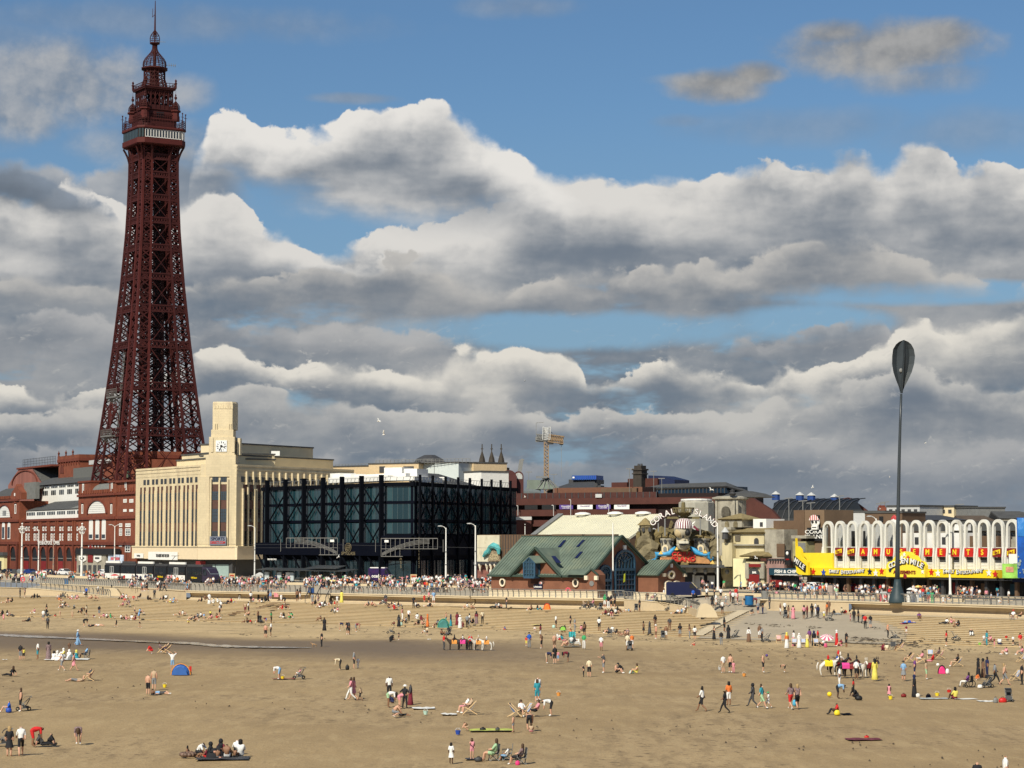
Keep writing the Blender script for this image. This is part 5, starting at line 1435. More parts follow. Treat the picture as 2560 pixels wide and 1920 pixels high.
 x,z=P(725,430);MB().box(x-1.,x+1.,-1,.5,z-1.8,z+1.3).obj('cab',mD,B)
 tx,tz=P(655,205);lattice(mx,mt,tx,tz,2.4,8,.16).obj('tower_head',mL,B)
 w=MB();w.bar((tx,0,tz-1),(P(800,390)[0],0,P(800,390)[1]),.14);w.bar((tx,0,tz-1),(P(930,410)[0],0,P(930,410)[1]),.14);w.bar((tx,0,tz),(cx0+3,0,cz0+1.5),.1)
 hx,hz=P(932,490);w.bar((hx,0,hz),(hx,0,P(932,1160)[1]),.12);w.box(hx-.6,hx+.6,-.4,.4,hz-1,hz)
 w.obj('pendant_ropes',mG,B)
 x,z=P(515,360);g=MB();g.bar((x-1,0,z),(x-1,0,z+4),.15);g.bar((x-1,0,z+4),(x+1.5,0,z+4.2),.15);g.obj('hoist_frame',mG,B)
 F=Fr_(1290,720,1320,720);B=fT(F,'crane_jib_tip','grey slanting crane boom tip behind the maroon stair tower','crane boom')
 g=MB();g.bar((F.xx(1298),0,F.zz(1298,1185)),(F.xx(1304),0,F.zz(1304,1149)),1.3);g.obj('boom',mG,B)
 g=MB();g.bar((F.xx(1303),0,F.zz(1303,1148)),(F.xx(1310),0,F.zz(1310,1150)),.5);g.obj('boom_head',mG,B)
 F=Fr_(1528,640,1690,628);m=m3;B=fT(F,'brick_chimney_block','red brick block with tall square stone chimney and dark gabled roof','building')
 Z=lambda x,y:F.zz(x,y)
 MB().box(F.xx(1529),F.xx(1568),0,9,0,Z(1540,1206)).obj('wall',m,B)
 MB().box(F.xx(1565),F.xx(1640),1,12,0,Z(1600,1196)).obj('wall',m,B)
 MB().prism([(F.xx(1612),Z(1612,1220)),(F.xx(1678),Z(1670,1220)),(F.xx(1678),Z(1678,1199)),(F.xx(1640),Z(1640,1189)),(F.xx(1612),Z(1612,1188))],2,10).obj('gabled_wing',mat('navy_gable',(.010,.018,.06),.6,.1),B)
 c=MB();a,b=F.xx(1588),F.xx(1609)
 c.box(a,b,-1,2,0,Z(1600,1176));c.box(a+.0-.25,b+.25,-1.25,2.25,Z(1600,1186),Z(1600,1183));c.box(a-.3,b+.3,-1.3,2.3,Z(1600,1176),Z(1600,1172));c.box(a+.2,b-.2,-.8,1.8,Z(1600,1172),Z(1600,1164))
 c.obj('chimney',mat('dark_chimney_stone',(.050,.040,.032),.9,.2,1),B)
 for x in(1595,1602):MB().lathe([(.35,Z(1600,1164)),(.3,Z(1600,1159))],(F.xx(x),.5,0),8).obj('chimney_pot',mD,B)
 F=Fr_(1600,600,1815,585);B=fT(F,'long_slate_hall','long low hall with hipped slate roof over dark blue glazing','hall');Z=F.zz
 MB().box(F.xx(1500),F.xx(1812),1,12,0,Z(1700,1217)).obj('glazed_wall',mat('dark_blue_glazing',(.012,.030,.055),.25,.2,.4),B)
 for k in range(20):x=lp(F.xx(1640),F.xx(1808),k/19);MB().box(x-.15,x+.15,.8,.99,Z(1700,1237),Z(1700,1217)).obj('mullion',mD,B)
 MB().slab([(F.xx(1598),.5,Z(1600,1222)),(F.xx(1816),.5,Z(1816,1215)),(F.xx(1786),6,Z(1780,1204)),(F.xx(1626),6,Z(1626,1209))],(0,.3,-.4)).obj('hipped_roof',mE,B)
 MB().slab([(F.xx(1816),.5,Z(1816,1215)),(F.xx(1842),12,Z(1842,1236)),(F.xx(1786),6,Z(1780,1204))],(0,.3,-.4)).obj('hipped_roof',mE,B)
 MB().box(F.xx(1480),F.xx(1625),0,2,Z(1500,1233),Z(1500,1219)).obj('low_wing',mD,B)
 MB().box(F.xx(1500),F.xx(1820),-.6,.5,0,Z(1700,1236)).obj('lower_wall',m3,B)
 F=Fr_(1840,560,2240,540);B=fT(F,'vaulted_roof_hall','long black vaulted roof hall with red brick gables and blue roof vents','hall');Z=F.zz
 n=10;mb=MB();a,b=F.xx(1900),F.xx(2105);m=mat('black_vault_sheet',(.014,.016,.017),.55,.2,.5)
 pr=[(0,1312),(1,1296),(3,1274),(7,1256),(12,1247),(16,1245)]
 for(o0,y0),(o1,y1)in zip(pr,pr[1:]):
  k0=(1312-y0)/67;k1=(1312-y1)/67
  mb.quad((a-k0*0+(1-k0)*5,o0,Z(2000,y0)),(b+(1-k0)*9,o0,Z(2000,y0)),(b+(1-k1)*9,o1,Z(2000,y1)),(a+(1-k1)*5,o1,Z(2000,y1)))
 mb.obj('vaulted_roof',m,B)
 for k in range(12):
  x=lp(a+2,b,k/11);r=MB()
  for(o0,y0),(o1,y1)in zip(pr,pr[1:]):r.bar((x,o0,Z(2000,y0)+.1),(x,o1,Z(2000,y1)+.1),.22)
  r.obj('roof_rib',mD,B)
 MB().prism([(F.xx(1872),-2),(F.xx(1965),-2),(F.xx(1962),Z(1962,1306)),(F.xx(1935),Z(1935,1275)),(F.xx(1895),Z(1895,1250)),(F.xx(1885),Z(1885,1243)),(F.xx(1872),Z(1872,1233)),(F.xx(1858),Z(1858,1233)),(F.xx(1850),Z(1850,1243)),(F.xx(1840),-2)],-1.5,0).obj('gable_wall',mJ if False else m3,B)
 MB().prism([(F.xx(2048),Z(2050,1256)),(F.xx(2120),Z(2115,1285)),(F.xx(2118),Z(2112,1276)),(F.xx(2100),Z(2100,1262)),(F.xx(2083),Z(2083,1250)),(F.xx(2068),Z(2068,1241)),(F.xx(2058),Z(2058,1243))],14,15).obj('gable_wall',m3,B)
 for x in(1893,1954,1983,2042):
  y={1893:1243,1954:1245,1983:1246,2042:1250}[x];v=MB();xc=F.xx(x);z=Z(x,y)
  v.lathe([(1.05,z-.5),(1.05,z+.9)],(xc,12,0),8);o=v.obj('roof_vent',mat('deep_blue_vent',(.02,.06,.22),.6,.1),B)
  MB().lathe([(1.25,z+.9),(.1,z+1.7)],(xc,12,0),8).obj('vent_cap',mL,o)
 F=Fr_(1768,500,1850,496);B=fT(F,'stone_rotunda','weathered grey stone drum building with cornice and carved panel','building');Z=F.zz
 w=F.xx(1846)-F.xx(1774);MB().lathe([(w/2,-2),(w/2,Z(1800,1250)),(w/2+.6,Z(1800,1247)),(w/2+.6,Z(1800,1243)),(w/2,Z(1800,1242)),(w/2-.6,Z(1800,1240))],((F.xx(1846)+F.xx(1774))/2,w/2,0),20).obj('drum',mO,B)
 MB().prism(arch_pts(F.xx(1806),F.xx(1826),Z(1810,1290),Z(1810,1277),8),-.4,-.05).obj('carved_panel',mat('dark_relief',(.09,.08,.06),.9,.3,2),B)
 for x in(1780,1790,1834,1842):MB().box(F.xx(x)-.25,F.xx(x)+.25,.2,.6,0,Z(1800,1252)).obj('pilaster',mO,B)
 MB().lathe([(6.5,Z(1830,1242)),(4,Z(1830,1232)),(1.2,Z(1830,1226))],(F.xx(1825),9,0),12).obj('low_dome',mE,B)
 MB().lathe([(.5,Z(1830,1240)),(.9,Z(1830,1234)),(.5,Z(1830,1230)),(.6,Z(1830,1226)),(.1,Z(1830,1223))],(F.xx(1832),0,0),8).obj('finial',mD,B)
 specs=[('flat_roof_range','low grey flat roofs stretching left behind the white arched facade',2102,1281,2212,470,mL,1.5),('brown_clad_stair_block','second brown panelled block with a dark doorway behind the arches',2163,1283,2256,440,mB,1.),('white_rooftop_terrace','white balconied upper storey on the skyline behind the arches',2218,1267,2300,500,mL,1.5),('cream_rooftop_flats','cream rooftop flats with dark windows on the skyline',2300,1268,2386,505,mC,1.5),('grey_plant_block','plain grey box block at the right of the skyline',2388,1271,2421,500,mG,1.),('pale_terrace_block','pale low block along the skyline right of the grey box',2420,1289,2480,520,mL,1.)]
 for nm,lb,x0,y0,x1,d,m,dd in specs:
  F,B=bk_(nm,lb,'building',x0,y0,x1,0,d,9,m)
  if nm.startswith('white')or nm.startswith('cream'):
   for k in range(5):
    a=lp(x0+6,x1-14,k/4);wb_(F,B,a,y0+6,a+8,y0+15,'window',mD,0,.1)
   MB().box(0,F.L,0,10,F.zz(x0,y0),F.zz(x0,y0-4)).obj('roof',mE,B)
  if nm.startswith('brown'):wb_(F,B,2199,1291,2209,1305,'doorway',mK,0,.1)
 F=Fr_(2420,470,2560,470)
 for(x0,x1,xa,y0,y1,lb)in((2402,2500,2440,1306,1288,'brown hipped roof behind the right end of the arches'),(2500,2620,2530,1296,1277,'dark conical roof at the right edge of the skyline'),(2260,2420,2330,1300,1287,'pale grey slate roof low behind the middle arches')):
  B=fT(F,'hipped_roof_house',lb,'house');a,b,c=F.xx(x0),F.xx(x1),F.xx(xa);z0_,z1_=F.zz(x0,y0),F.zz(xa,y1)
  MB().box(a+.5,b-.5,0,12,0,z0_).obj('wall',mO,B)
  r=MB();r.slab([(a,-.3,z0_),(b,-.3,z0_),(c+3,6,z1_),(c-3,6,z1_)],(0,.3,-.3));r.slab([(b,-.3,z0_),(b,12,z0_),(c+3,6,z1_)],(0,0,-.3));r.slab([(a,12,z0_),(a,-.3,z0_),(c-3,6,z1_)],(0,0,-.3))
  r.obj('roof',mE if x0>2450 else mD if x0<2300 else mat('brown_tiles',(.09,.065,.045),.85,.2,1),B)
 B=fT(Fr_(2235,480,2250,480),'brick_chimney_stack','small red brick chimney stack on the skyline left of the white terrace','chimney stack');F=Fr_(2235,480,2250,480)
 MB().box(F.xx(2200),F.xx(2217),0,3,0,F.zz(2200,1268)).obj('stack',mJ,B)
 for x in(2203,2209,2214):MB().lathe([(.3,F.zz(2200,1268)),(.25,F.zz(2200,1263))],(F.xx(x),1.5,0),6).obj('chimney_pot',mA,B)
 F=Fr_(2180,520,2600,520)
 for k,(x,yt)in enumerate(((2213,1256),(2202,1260),(2400,1262),(2100,1241),(2008,1253),(2028,1258),(1973,1246))):
  if x>2150:B=fT(F,'roof_mast',['forked aerial mast on the skyline left of the white terrace','shorter aerial mast beside the forked one on the skyline','thin aerial mast above the grey box block'][k],'aerial')
  else:B=fT(F,'street_column',{2100:'thin column at the right end of the black vaulted roof',2008:'twin-headed lamp rising before the black vaulted roof',2028:'single lamp column before the black vaulted roof',1973:'tall grey column before the black vaulted roof left of the brown block'}[x],'lamp post')
  g=MB();g.bar((F.xx(x),0,0),(F.xx(x),0,F.zz(x,yt)),.22,n=6);g.obj('mast',mG,B)
  g=MB();g.bar((F.xx(x)-1,0,F.zz(x,yt)),(F.xx(x)+1,0,F.zz(x,yt)+.15),.2);g.obj('crossarm',mG,B)
skyline()

# ----- lifeboat station
def build_lifeboat():
 FL=Fr_(1228,367,1475,356);S=Fr_(1475,356,1625,370.6)
 B=th_('lifeboat_station','brown brick lifeboat station with green copper roofs and blue arched boat doors','boathouse',FL.o,FL.rot)
 inv=Matrix.Rotation(-FL.rot,4,'Z');a0=S.rot-FL.rot
 def sp(x,y,z):return inv@(S.w(x,y,z)-FL.o)
 def onS(o):o.location=sp(o.location.x,o.location.y,o.location.z);o.rotation_euler=(o.rotation_euler[0],0,a0);return o
 ze=FL.zz(1475,1437);L=FL.L;G=S.L;zr=FL.p(1560,1340,9)[1]+.0
 gm=V_(sp(G/2,0,0));g1=V_(sp(G,0,0));bk=gm-V_((L,0,0));b1=g1-V_((L,0,0))
 zr=S.zz(1560,1341)
 MB().box(0,L,0,.4,-.4,ze).obj('west_wall',m6,B)
 zg=S.zz(1625,1402)
 onS(MB().prism([(0,-.4),(G,-.4),(G,zg-.8),(G/2,zr),(0,ze)],0,.4).obj('gable_wall',m6,B))
 ext=V_((-1,0,0))
 e0,e1=V_((-.4,-.6,ze-.25)),V_((L+.3,-.6,ze-.25))
 r0,r1=V_((0,0,zr))+V_((bk.x-.2,bk.y,0)),V_((gm.x+.4,gm.y-.3,zr))
 MB().slab([e0,e1,r1,r0],(0,.25,-.22)).obj('copper_roof',mP,B)
 sm=MB()
 for k in range(1,34):
  t=k/34;a=e0.lerp(e1,t);b=r0.lerp(r1,t);sm.bar(a+V_((0,0,.05)),b+V_((0,0,.05)),.09,.10)
 sm.obj('roof_seams',mP,B)['kind']='stuff'
 MB().bar(r0,r1,.3,.25).obj('ridge',m5,B)
 MB().bar(e1+V_((.05,-.1,0)),r1+V_((.1,-.1,.1)),.35,.3).obj('verge',m5,B)
 MB().bar(e0,e1,.25,.3).obj('gutter',m5,B)
 bq=V_(sp(G,0,zg-1.));MB().slab([r1,bq,bq-V_((L,0,0)),r0],(0,0,-.3)).obj('far_roof',mP,B)
 MB().bar(r1+V_((.1,-.1,.1)),bq+V_((.2,0,0)),.35,.3).obj('verge',m5,B)
 def P(x,z,y=.0):return FL.p(x,z,y)
 for q in(((905,540),(965,540),(1075,410),(1020,410)),((1270,535),(1325,535),(1445,405),(1395,405)),((1235,760),(1295,760),(1405,635),(1350,635))):
  pts=[]
  nrm=(e1-e0).cross(r1-e0).normalized()
  for x,y in q:
   r_=ray(*cl(x,y));r_l=inv@r_;o_l=inv@(V_((0,0,HC))-FL.o);t=(e0-o_l).dot(nrm)/r_l.dot(nrm);pts.append(o_l+r_l*t+nrm*.12)
  MB().slab(pts,-nrm*.1).obj('rooflight',m_navyp,B)
 xa,xb,xc=P(1286,1437)[0],P(1406,1437)[0],P(1345,1371)[0];za=FL.zz(1345,1371)
 MB().prism([(xa,ze-.5),(xb,ze-.5),(xc,za)],-.12,.35).obj('gable_wall',m6,B)
 dd=6.2
 MB().slab([(xb+.3,-.7,ze-.35),(xc,-.7,za+.1),(xc,dd,za+.1)],(0,0,-.3)).obj('cross_roof',mP,B)
 MB().slab([(xa-.3,-.7,ze-.35),(xc,-.7,za+.1),(xc,dd,za+.1)],(0,0,-.3)).obj('cross_roof',mP,B)
 for x in(xa-.35,xb+.35):MB().bar((x,-.8,ze-.3),(xc,-.8,za+.15),.3,.3).obj('verge',m5,B)
 MB().slab([tuple(FL.p(*cl(x,y),1.2)[i]if i<1 else 0 for i in(0,))+(-.0,)+(0,)if False else(FL.p(*cl(x,y),oo)[0],oo,FL.p(*cl(x,y),oo)[1]+.1)for x,y,oo in((870,850,.3),(970,850,.3),(855,722,1.6),(780,722,1.6))][:2]+[(FL.p(*cl(855,722),1.6)[0],1.6,FL.p(*cl(855,722),1.6)[1]+.1),(FL.p(*cl(780,722),1.6)[0],1.6,FL.p(*cl(780,722),1.6)[1]+.1)],(0,0,-.08)).obj('rooflight',m_navyp,B)
 x0,x1,z0_,z1_,zt_=P(*cl(350,0))[0],P(*cl(560,0))[0],FL.zz(*cl(450,1130)),FL.zz(*cl(450,835)),FL.zz(*cl(450,725))
 o=MB().prism([(x0,z0_),(x1,z0_),(x1,z1_),((x0+x1)/2,zt_),(x0,z1_)],-1.5,-.13).obj('oriel',m_glassc,B)
 f=MB();w=.13
 for x in(x0,lp(x0,x1,.25),lp(x0,x1,.5),lp(x0,x1,.75),x1):
  t=1-abs((x-(x0+x1)/2)/((x1-x0)/2));f.bar((x,-1.56,z0_),(x,-1.56,lp(z1_,zt_,t)),w*(2 if x in(x0,x1)else 1))
 for q in range(5):f.bar((x0,-1.56,lp(z0_,z1_,q/4)),(x1,-1.56,lp(z0_,z1_,q/4)),w*(2.4 if q==0 else 1))
 f.bar((x0,-1.56,z1_),((x0+x1)/2,-1.56,zt_),.25);f.bar((x1,-1.56,z1_),((x0+x1)/2,-1.56,zt_),.25)
 f.bar((x1,-1.5,z0_),(x1,-.2,z0_),.3);f.bar((x1,-.3,z0_),(x1,-.3,z1_),.25)
 f.obj('oriel_frame',mM,o)
 xm=(x0+x1)/2;MB().slab([(xm,-1.7,zt_+.15),(x1+.3,-1.7,z1_),(x1+1.4,.1,z1_+.1),(xm+1.2,.1,zt_+.2)],(0,0,-.15)).obj('oriel_roof',mP,B)
 MB().slab([(xm,-1.7,zt_+.15),(x0-.3,-1.7,z1_),(x0,.1,z1_+.1),(xm+1.2,.1,zt_+.2)],(0,0,-.15)).obj('oriel_roof',mP,B)
 MB().box(P(*cl(375,0))[0],P(*cl(640,0))[0],-.06,-.004,FL.zz(*cl(500,1255)),FL.zz(*cl(500,1150))).obj('recess',m_dcon,B)
 sx0,sx1,s0,s1=P(*cl(445,0))[0],P(*cl(612,0))[0],FL.zz(*cl(500,1355)),FL.zz(*cl(500,1265))
 s=MB().box(sx0,sx1,-.25,-.08,s0,s1).obj('sign_board',m_navyp,B)
 text('sign_lettering','Lifeboats',.42,mW,s,((sx0+sx1)/2,-.28,lp(s0,s1,.42)),bold=.008)
 fl=MB().box(lp(sx0,sx1,.62),lp(sx0,sx1,.95),-.25,-.1,s1+.02,s1+.35).obj('sign_flag',mW,s);MB().box(lp(sx0,sx1,.68),lp(sx0,sx1,.9),-.28,-.255,s1+.1,s1+.27).obj('flag_mark',m_red,fl)
 def oval(fr,x,y,rx,ry,place=None):
  cx,cz_=fr.p(x,y);a=fr.p(x+rx,y)[0]-cx;b=cz_-fr.p(x,y+ry)[1]
  rg=MB();n=20
  for k in range(n):
   t0,t1=2*PI*k/n,2*PI*(k+1)/n;Q=lambda s_,t:(cx+a*s_*cos(t),cz_+b*s_*sin(t))
   rg.prism([Q(.66,t0),Q(1,t0),Q(1,t1),Q(.66,t1)],-.3,-.03)
  o=rg.obj('round_window',mat('pale_stone_ring',(.78,.66,.48),.7,.05),B)
  g=MB().prism([(cx+a*.68*cos(2*PI*k/n),cz_+b*.68*sin(2*PI*k/n))for k in range(n)],-.12,-.02).obj('glass',mZ,o)
  if place:place(o)
 oval(FL,*c6(269,1022),7.2,10.8);oval(FL,*c6(901,1027),7.5,11)
 x0,x1=P(1477,0)[0]-1.5,P(1504,1420)[0]
 pz=FL.zz(*cl(1680,985));px0,px1=P(*cl(1575,0))[0],P(*cl(1770,0))[0];pe=FL.zz(*cl(1600,1085))
 MB().prism([(px0,-.4),(px1,-.4),(px1,pe),((px0+px1)/2,pz),(px0,pe)],-1.4,1.).obj('porch',m6,B)
 for x,sg in((px0-.3,1),(px1+.3,-1)):MB().bar((x,-1.5,pe),((px0+px1)/2,-1.5,pz+.15),.28,.22).obj('porch_verge',m5,B)
 MB().slab([(px0-4,-1.3,pe+.1),(px0-.2,-1.5,pe+.1),((px0+px1)/2,-1.5,pz+.15),((px0+px1)/2-3.,1.,pz+.15),(px0-4,0,pz)],(0,0,-.1)).obj('porch_roof',mP,B)
 for x in(px0,px1):MB().box(x-.3,x+.3,-1.75,-1.35,pe-.75,pe-.1).obj('kneeler',MATS['pale_stone_ring'],B)
 c=MB();c.prism([((px0+px1)/2+.42*cos(k*PI/6),pe-1.3+.42*sin(k*PI/6))for k in range(12)],-1.5,-1.41);c.obj('round_plaque',mG,B)
 MB().box(px0+.4,px1-.4,-1.5,-1.41,pe-3.,pe-2.4).obj('plaque',mD,B)
 def arch_door(xa,xb,yspring,ytop,ybot,ybar,rows,cols):
  a,b=S.xx(xa),S.xx(xb);zs,zt1,zb_,zbar=S.zz(xa,yspring),S.zz(xa,ytop),-.3,S.zz(xa,ybar)
  pts=[(a,zb_),(b,zb_)]+[((a+b)/2+(b-a)/2*cos(PI*i/14),zs+(zt1-zs)*sin(PI*i/14))for i in range(15)]
  o=MB().prism(pts,-.1,-.01).obj('arched_glazing',m_glassc if False else mat('boat_door_glass',(.03,.045,.06),.12,.4,.8,spec=.7),B)
  f=MB();cx=(a+b)/2;rx=(b-a)/2;rz=zt1-zs
  E=lambda s_,t:(cx+rx*s_*cos(t),-.2,zs+rz*s_*sin(t))
  for s_,th in((1,.34),(.72,.12),(.38,.12)):
   for k in range(14):f.bar(E(s_,PI*k/14),E(s_,PI*(k+1)/14),th)
  for k in range(1,6):f.bar(E(.0 if k!=3 else 0,0),E(1,PI*k/6),.12)
  f.bar((a,-.2,zb_),(a,-.2,zs),.34);f.bar((b,-.2,zb_),(b,-.2,zs),.34)
  f.bar((a,-.22,zbar),(b,-.22,zbar),.42)
  for k in range(1,cols):x=lp(a,b,k/cols);f.bar((x,-.2,0),(x,-.2,zs),.13)
  for k in range(1,rows):z=lp(.2,zbar,k/rows);f.bar((a,-.2,z),(b,-.2,z),.2)
  f.obj('door_frame',mM,o);onS(o)
  p=MB().box(a+.2,b-.2,-.16,-.12,-.3,.9).obj('door_panel',mat('deep_blue_door',(.02,.06,.16),.5,.1),o)
  return o
 bd=arch_door(1535,1583,1406,1377,1487,1424,5,6)
 arch_door(1496,1524,1435,1415,1487,1451,3,3)
 j=MB();xm=S.xx(1556);j.prism([(xm-.25,2.2),(xm+.15,2.3),(xm+.25,3.6),(xm-.1,3.5)],-.4,-.35);o=j.obj('hanging_jacket',mat('hi_vis_yellow',(.65,.70,.05),.6,.1),B);onS(o)
 k_=onS(MB().box(S.xx(1557),S.xx(1563),-.25,-.01,S.zz(1560,1374),S.zz(1560,1363)).obj('keystone',mW,B))
 s0_=S.xx(1592);A=Fr_.at((S.w(s0_,0,0).x,S.w(s0_,0,0).y),FL.rot)
 z2=A.zz(1645,1436);lx=A.xx(1645);G2=Fr_.at((A.w(lx,0,0).x,A.w(lx,0,0).y),S.rot)
 gw=G2.xx(1712);za2=G2.zz(1680,1401)
 X=th_('boathouse_annex','small brick annex with green roof and round window beside the boat doors','annex',A.o,A.rot)
 MB().box(0,lx,0,.3,-.4,z2).obj('side_wall',m6,X)
 iA=Matrix.Rotation(-A.rot,4,'Z');q=iA@(G2.o-A.o);d2=V_((cos(a0),sin(a0),0))
 def on2(o):o.location=q;o.rotation_euler=(0,0,a0);return o
 on2(MB().prism([(0,-.4),(gw,-.4),(gw,z2),(gw/2,za2),(0,z2)],0,.3).obj('gable_wall',m6,X))
 top=q+d2*(gw/2)+V_((.3,-.2,za2+.1));ef=V_((lx+.3,-.5,z2-.1));eb=V_((-.3,-.5,z2-.1));tb=top-V_((lx+.6,0,0))
 MB().slab([eb,ef,top,tb],(0,.2,-.2)).obj('copper_roof',mP,X)
 sm=MB()
 for k in range(1,9):sm.bar(eb.lerp(ef,k/9)+V_((0,0,.05)),tb.lerp(top,k/9)+V_((0,0,.05)),.09)
 sm.obj('roof_seams',mP,X)['kind']='stuff'
 far=q+d2*gw+V_((.3,0,z2-.1));MB().slab([top,far,far-V_((lx+.6,0,0)),tb],(0,0,-.25)).obj('copper_roof',mP,X)
 MB().bar(ef,top,.28,.25).obj('verge',m5,X);MB().bar(top,far,.28,.25).obj('verge',m5,X)
 cx,cz_=G2.p(*c6(1714,957));n=20;rg=MB()
 for k in range(n):
  t0,t1=2*PI*k/n,2*PI*(k+1)/n;Q=lambda s_,t:(cx+1.55*s_*cos(t),cz_+.72*s_*sin(t)*1.)
  Q=lambda s_,t:(cx+(G2.xx(1684.5)-G2.xx(1676))*s_*cos(t),cz_+.68*s_*sin(t));rg.prism([Q(.62,t0),Q(1,t0),Q(1,t1),Q(.62,t1)],-.3,-.03)
 o=on2(rg.obj('round_window',MATS['pale_stone_ring'],X));MB().prism([Q(.64,2*PI*k/n)for k in range(n)],-.12,-.02).obj('glass',mZ,o)
 for x,y in((1650,960),(1830,960)):c_=G2.p(*c6(x,y));on2(MB().box(c_[0]-.35,c_[0]+.35,-.4,.1,c_[1]-.25,c_[1]+.3).obj('kneeler',MATS['pale_stone_ring'],X))
 cx,cz_=G2.p(*c6(1716,878));on2(MB().box(cx-.2,cx+.2,-.3,-.01,cz_-.3,cz_+.3).obj('alarm_box',mW,X))
 for x0,x1 in((1655,1712),(1722,1780)):
  a,b=G2.xx(c6(x0,0)[0]),G2.xx(c6(x1,0)[0]);zs=G2.zz(*c6(x0,1040));r_=MB()
  for k in range(10):
   t0,t1=PI*k/10,PI*(k+1)/10;Q=lambda s_,t:((a+b)/2+(b-a)/2*s_*cos(t),zs+(.55)*s_*sin(t)*1.)
   r_.prism([Q(.7,t0),Q(1.05,t0),Q(1.05,t1),Q(.7,t1)],-.5,-.02)
  w_=(b-a)*.16;r_.box(a,a+w_,-.5,-.02,-.3,zs);r_.box(b-w_,b,-.5,-.02,-.3,zs);on2(r_.obj('stone_arch',MATS['pale_stone_ring'],X))
 mb=MB();xs=list(range(1222,1500,12))
 W_=tag(th_('station_terrace_wall',None,None),kind='structure')
 for i,(xa_,xb_)in enumerate(((1222,1495),(1521,1531),(1586,1668))):
  mb=MB();n=max(1,int((xb_-xa_)/20))
  for k in range(n):
   p,q=edgP(lp(xa_,xb_,k/n)),edgP(lp(xa_,xb_,(k+1)/n))
   a,b=V_((p.x,p.y+2.2,0)),V_((q.x,q.y+2.2,0))
   mb.quad((a.x,a.y,ZP),(b.x,b.y,ZP),(b.x,b.y,ZP+.95),(a.x,a.y,ZP+.95));mb.quad((a.x,a.y-.08,ZP+.95),(b.x,b.y-.08,ZP+.95),(b.x,b.y-.08,ZP+1.1),(a.x,a.y-.08,ZP+1.1))
   mb.quad((a.x,a.y-.08,ZP+1.1),(b.x,b.y-.08,ZP+1.1),(b.x,b.y+.5,ZP+1.1),(a.x,a.y+.5,ZP+1.1))
  mb.obj('wall_length',mat('cream_wall_render',(.74,.62,.42),.8,.06,.5),W_)
build_lifeboat()

# ----- pirate themed amusement halls
CI=Fr_(1540,437,1995,403)
CV=CI
CF=Fr_(1590,424,1860,420)
def rocks(fr,crop,outline,y0,depth,name,m,par,seed=1,step=1.1,amp=.55):
 """a craggy mass filling an outline (picture points of its top) down to zlow"""
 rr=random.Random(seed);top,zlow=outline;P=[fr.p(*crop(x,y),y0)for x,y in top]
 xa,xb=P[0][0],P[-1][0];nx=max(3,int((xb-xa)/step));mb=MB();rows=None;nz=10
 g=[]
 for i in range(nx+1):
  x=lp(xa,xb,i/nx);zt_=ip_(P,x);colm=[]
  for j in range(nz+1):
   z=lp(zlow,zt_+rr.uniform(-.3,.3),j/nz);d=rr.uniform(-amp,amp)if 0<j else 0
   colm.append((x+rr.uniform(-.25,.25),y0+d-(0 if j<nz else-.4),z+rr.uniform(-.2,.2)if 0<j<nz else z))
  colm.append((x,y0+depth,ip_(P,x)+rr.uniform(-.5,.2)));g.append(colm)
 for i in range(nx):
  for j in range(nz+1):
   mb.poly((g[i][j],g[i+1][j],g[i+1][j+1]));mb.poly((g[i][j],g[i+1][j+1],g[i][j+1]))
 for side in(g[0],g[-1]):mb.quad((side[0][0],y0+depth,side[0][2]),side[0],side[-2],(side[-1][0],y0+depth,side[-1][2]))
 return mb.obj(name,m,par)
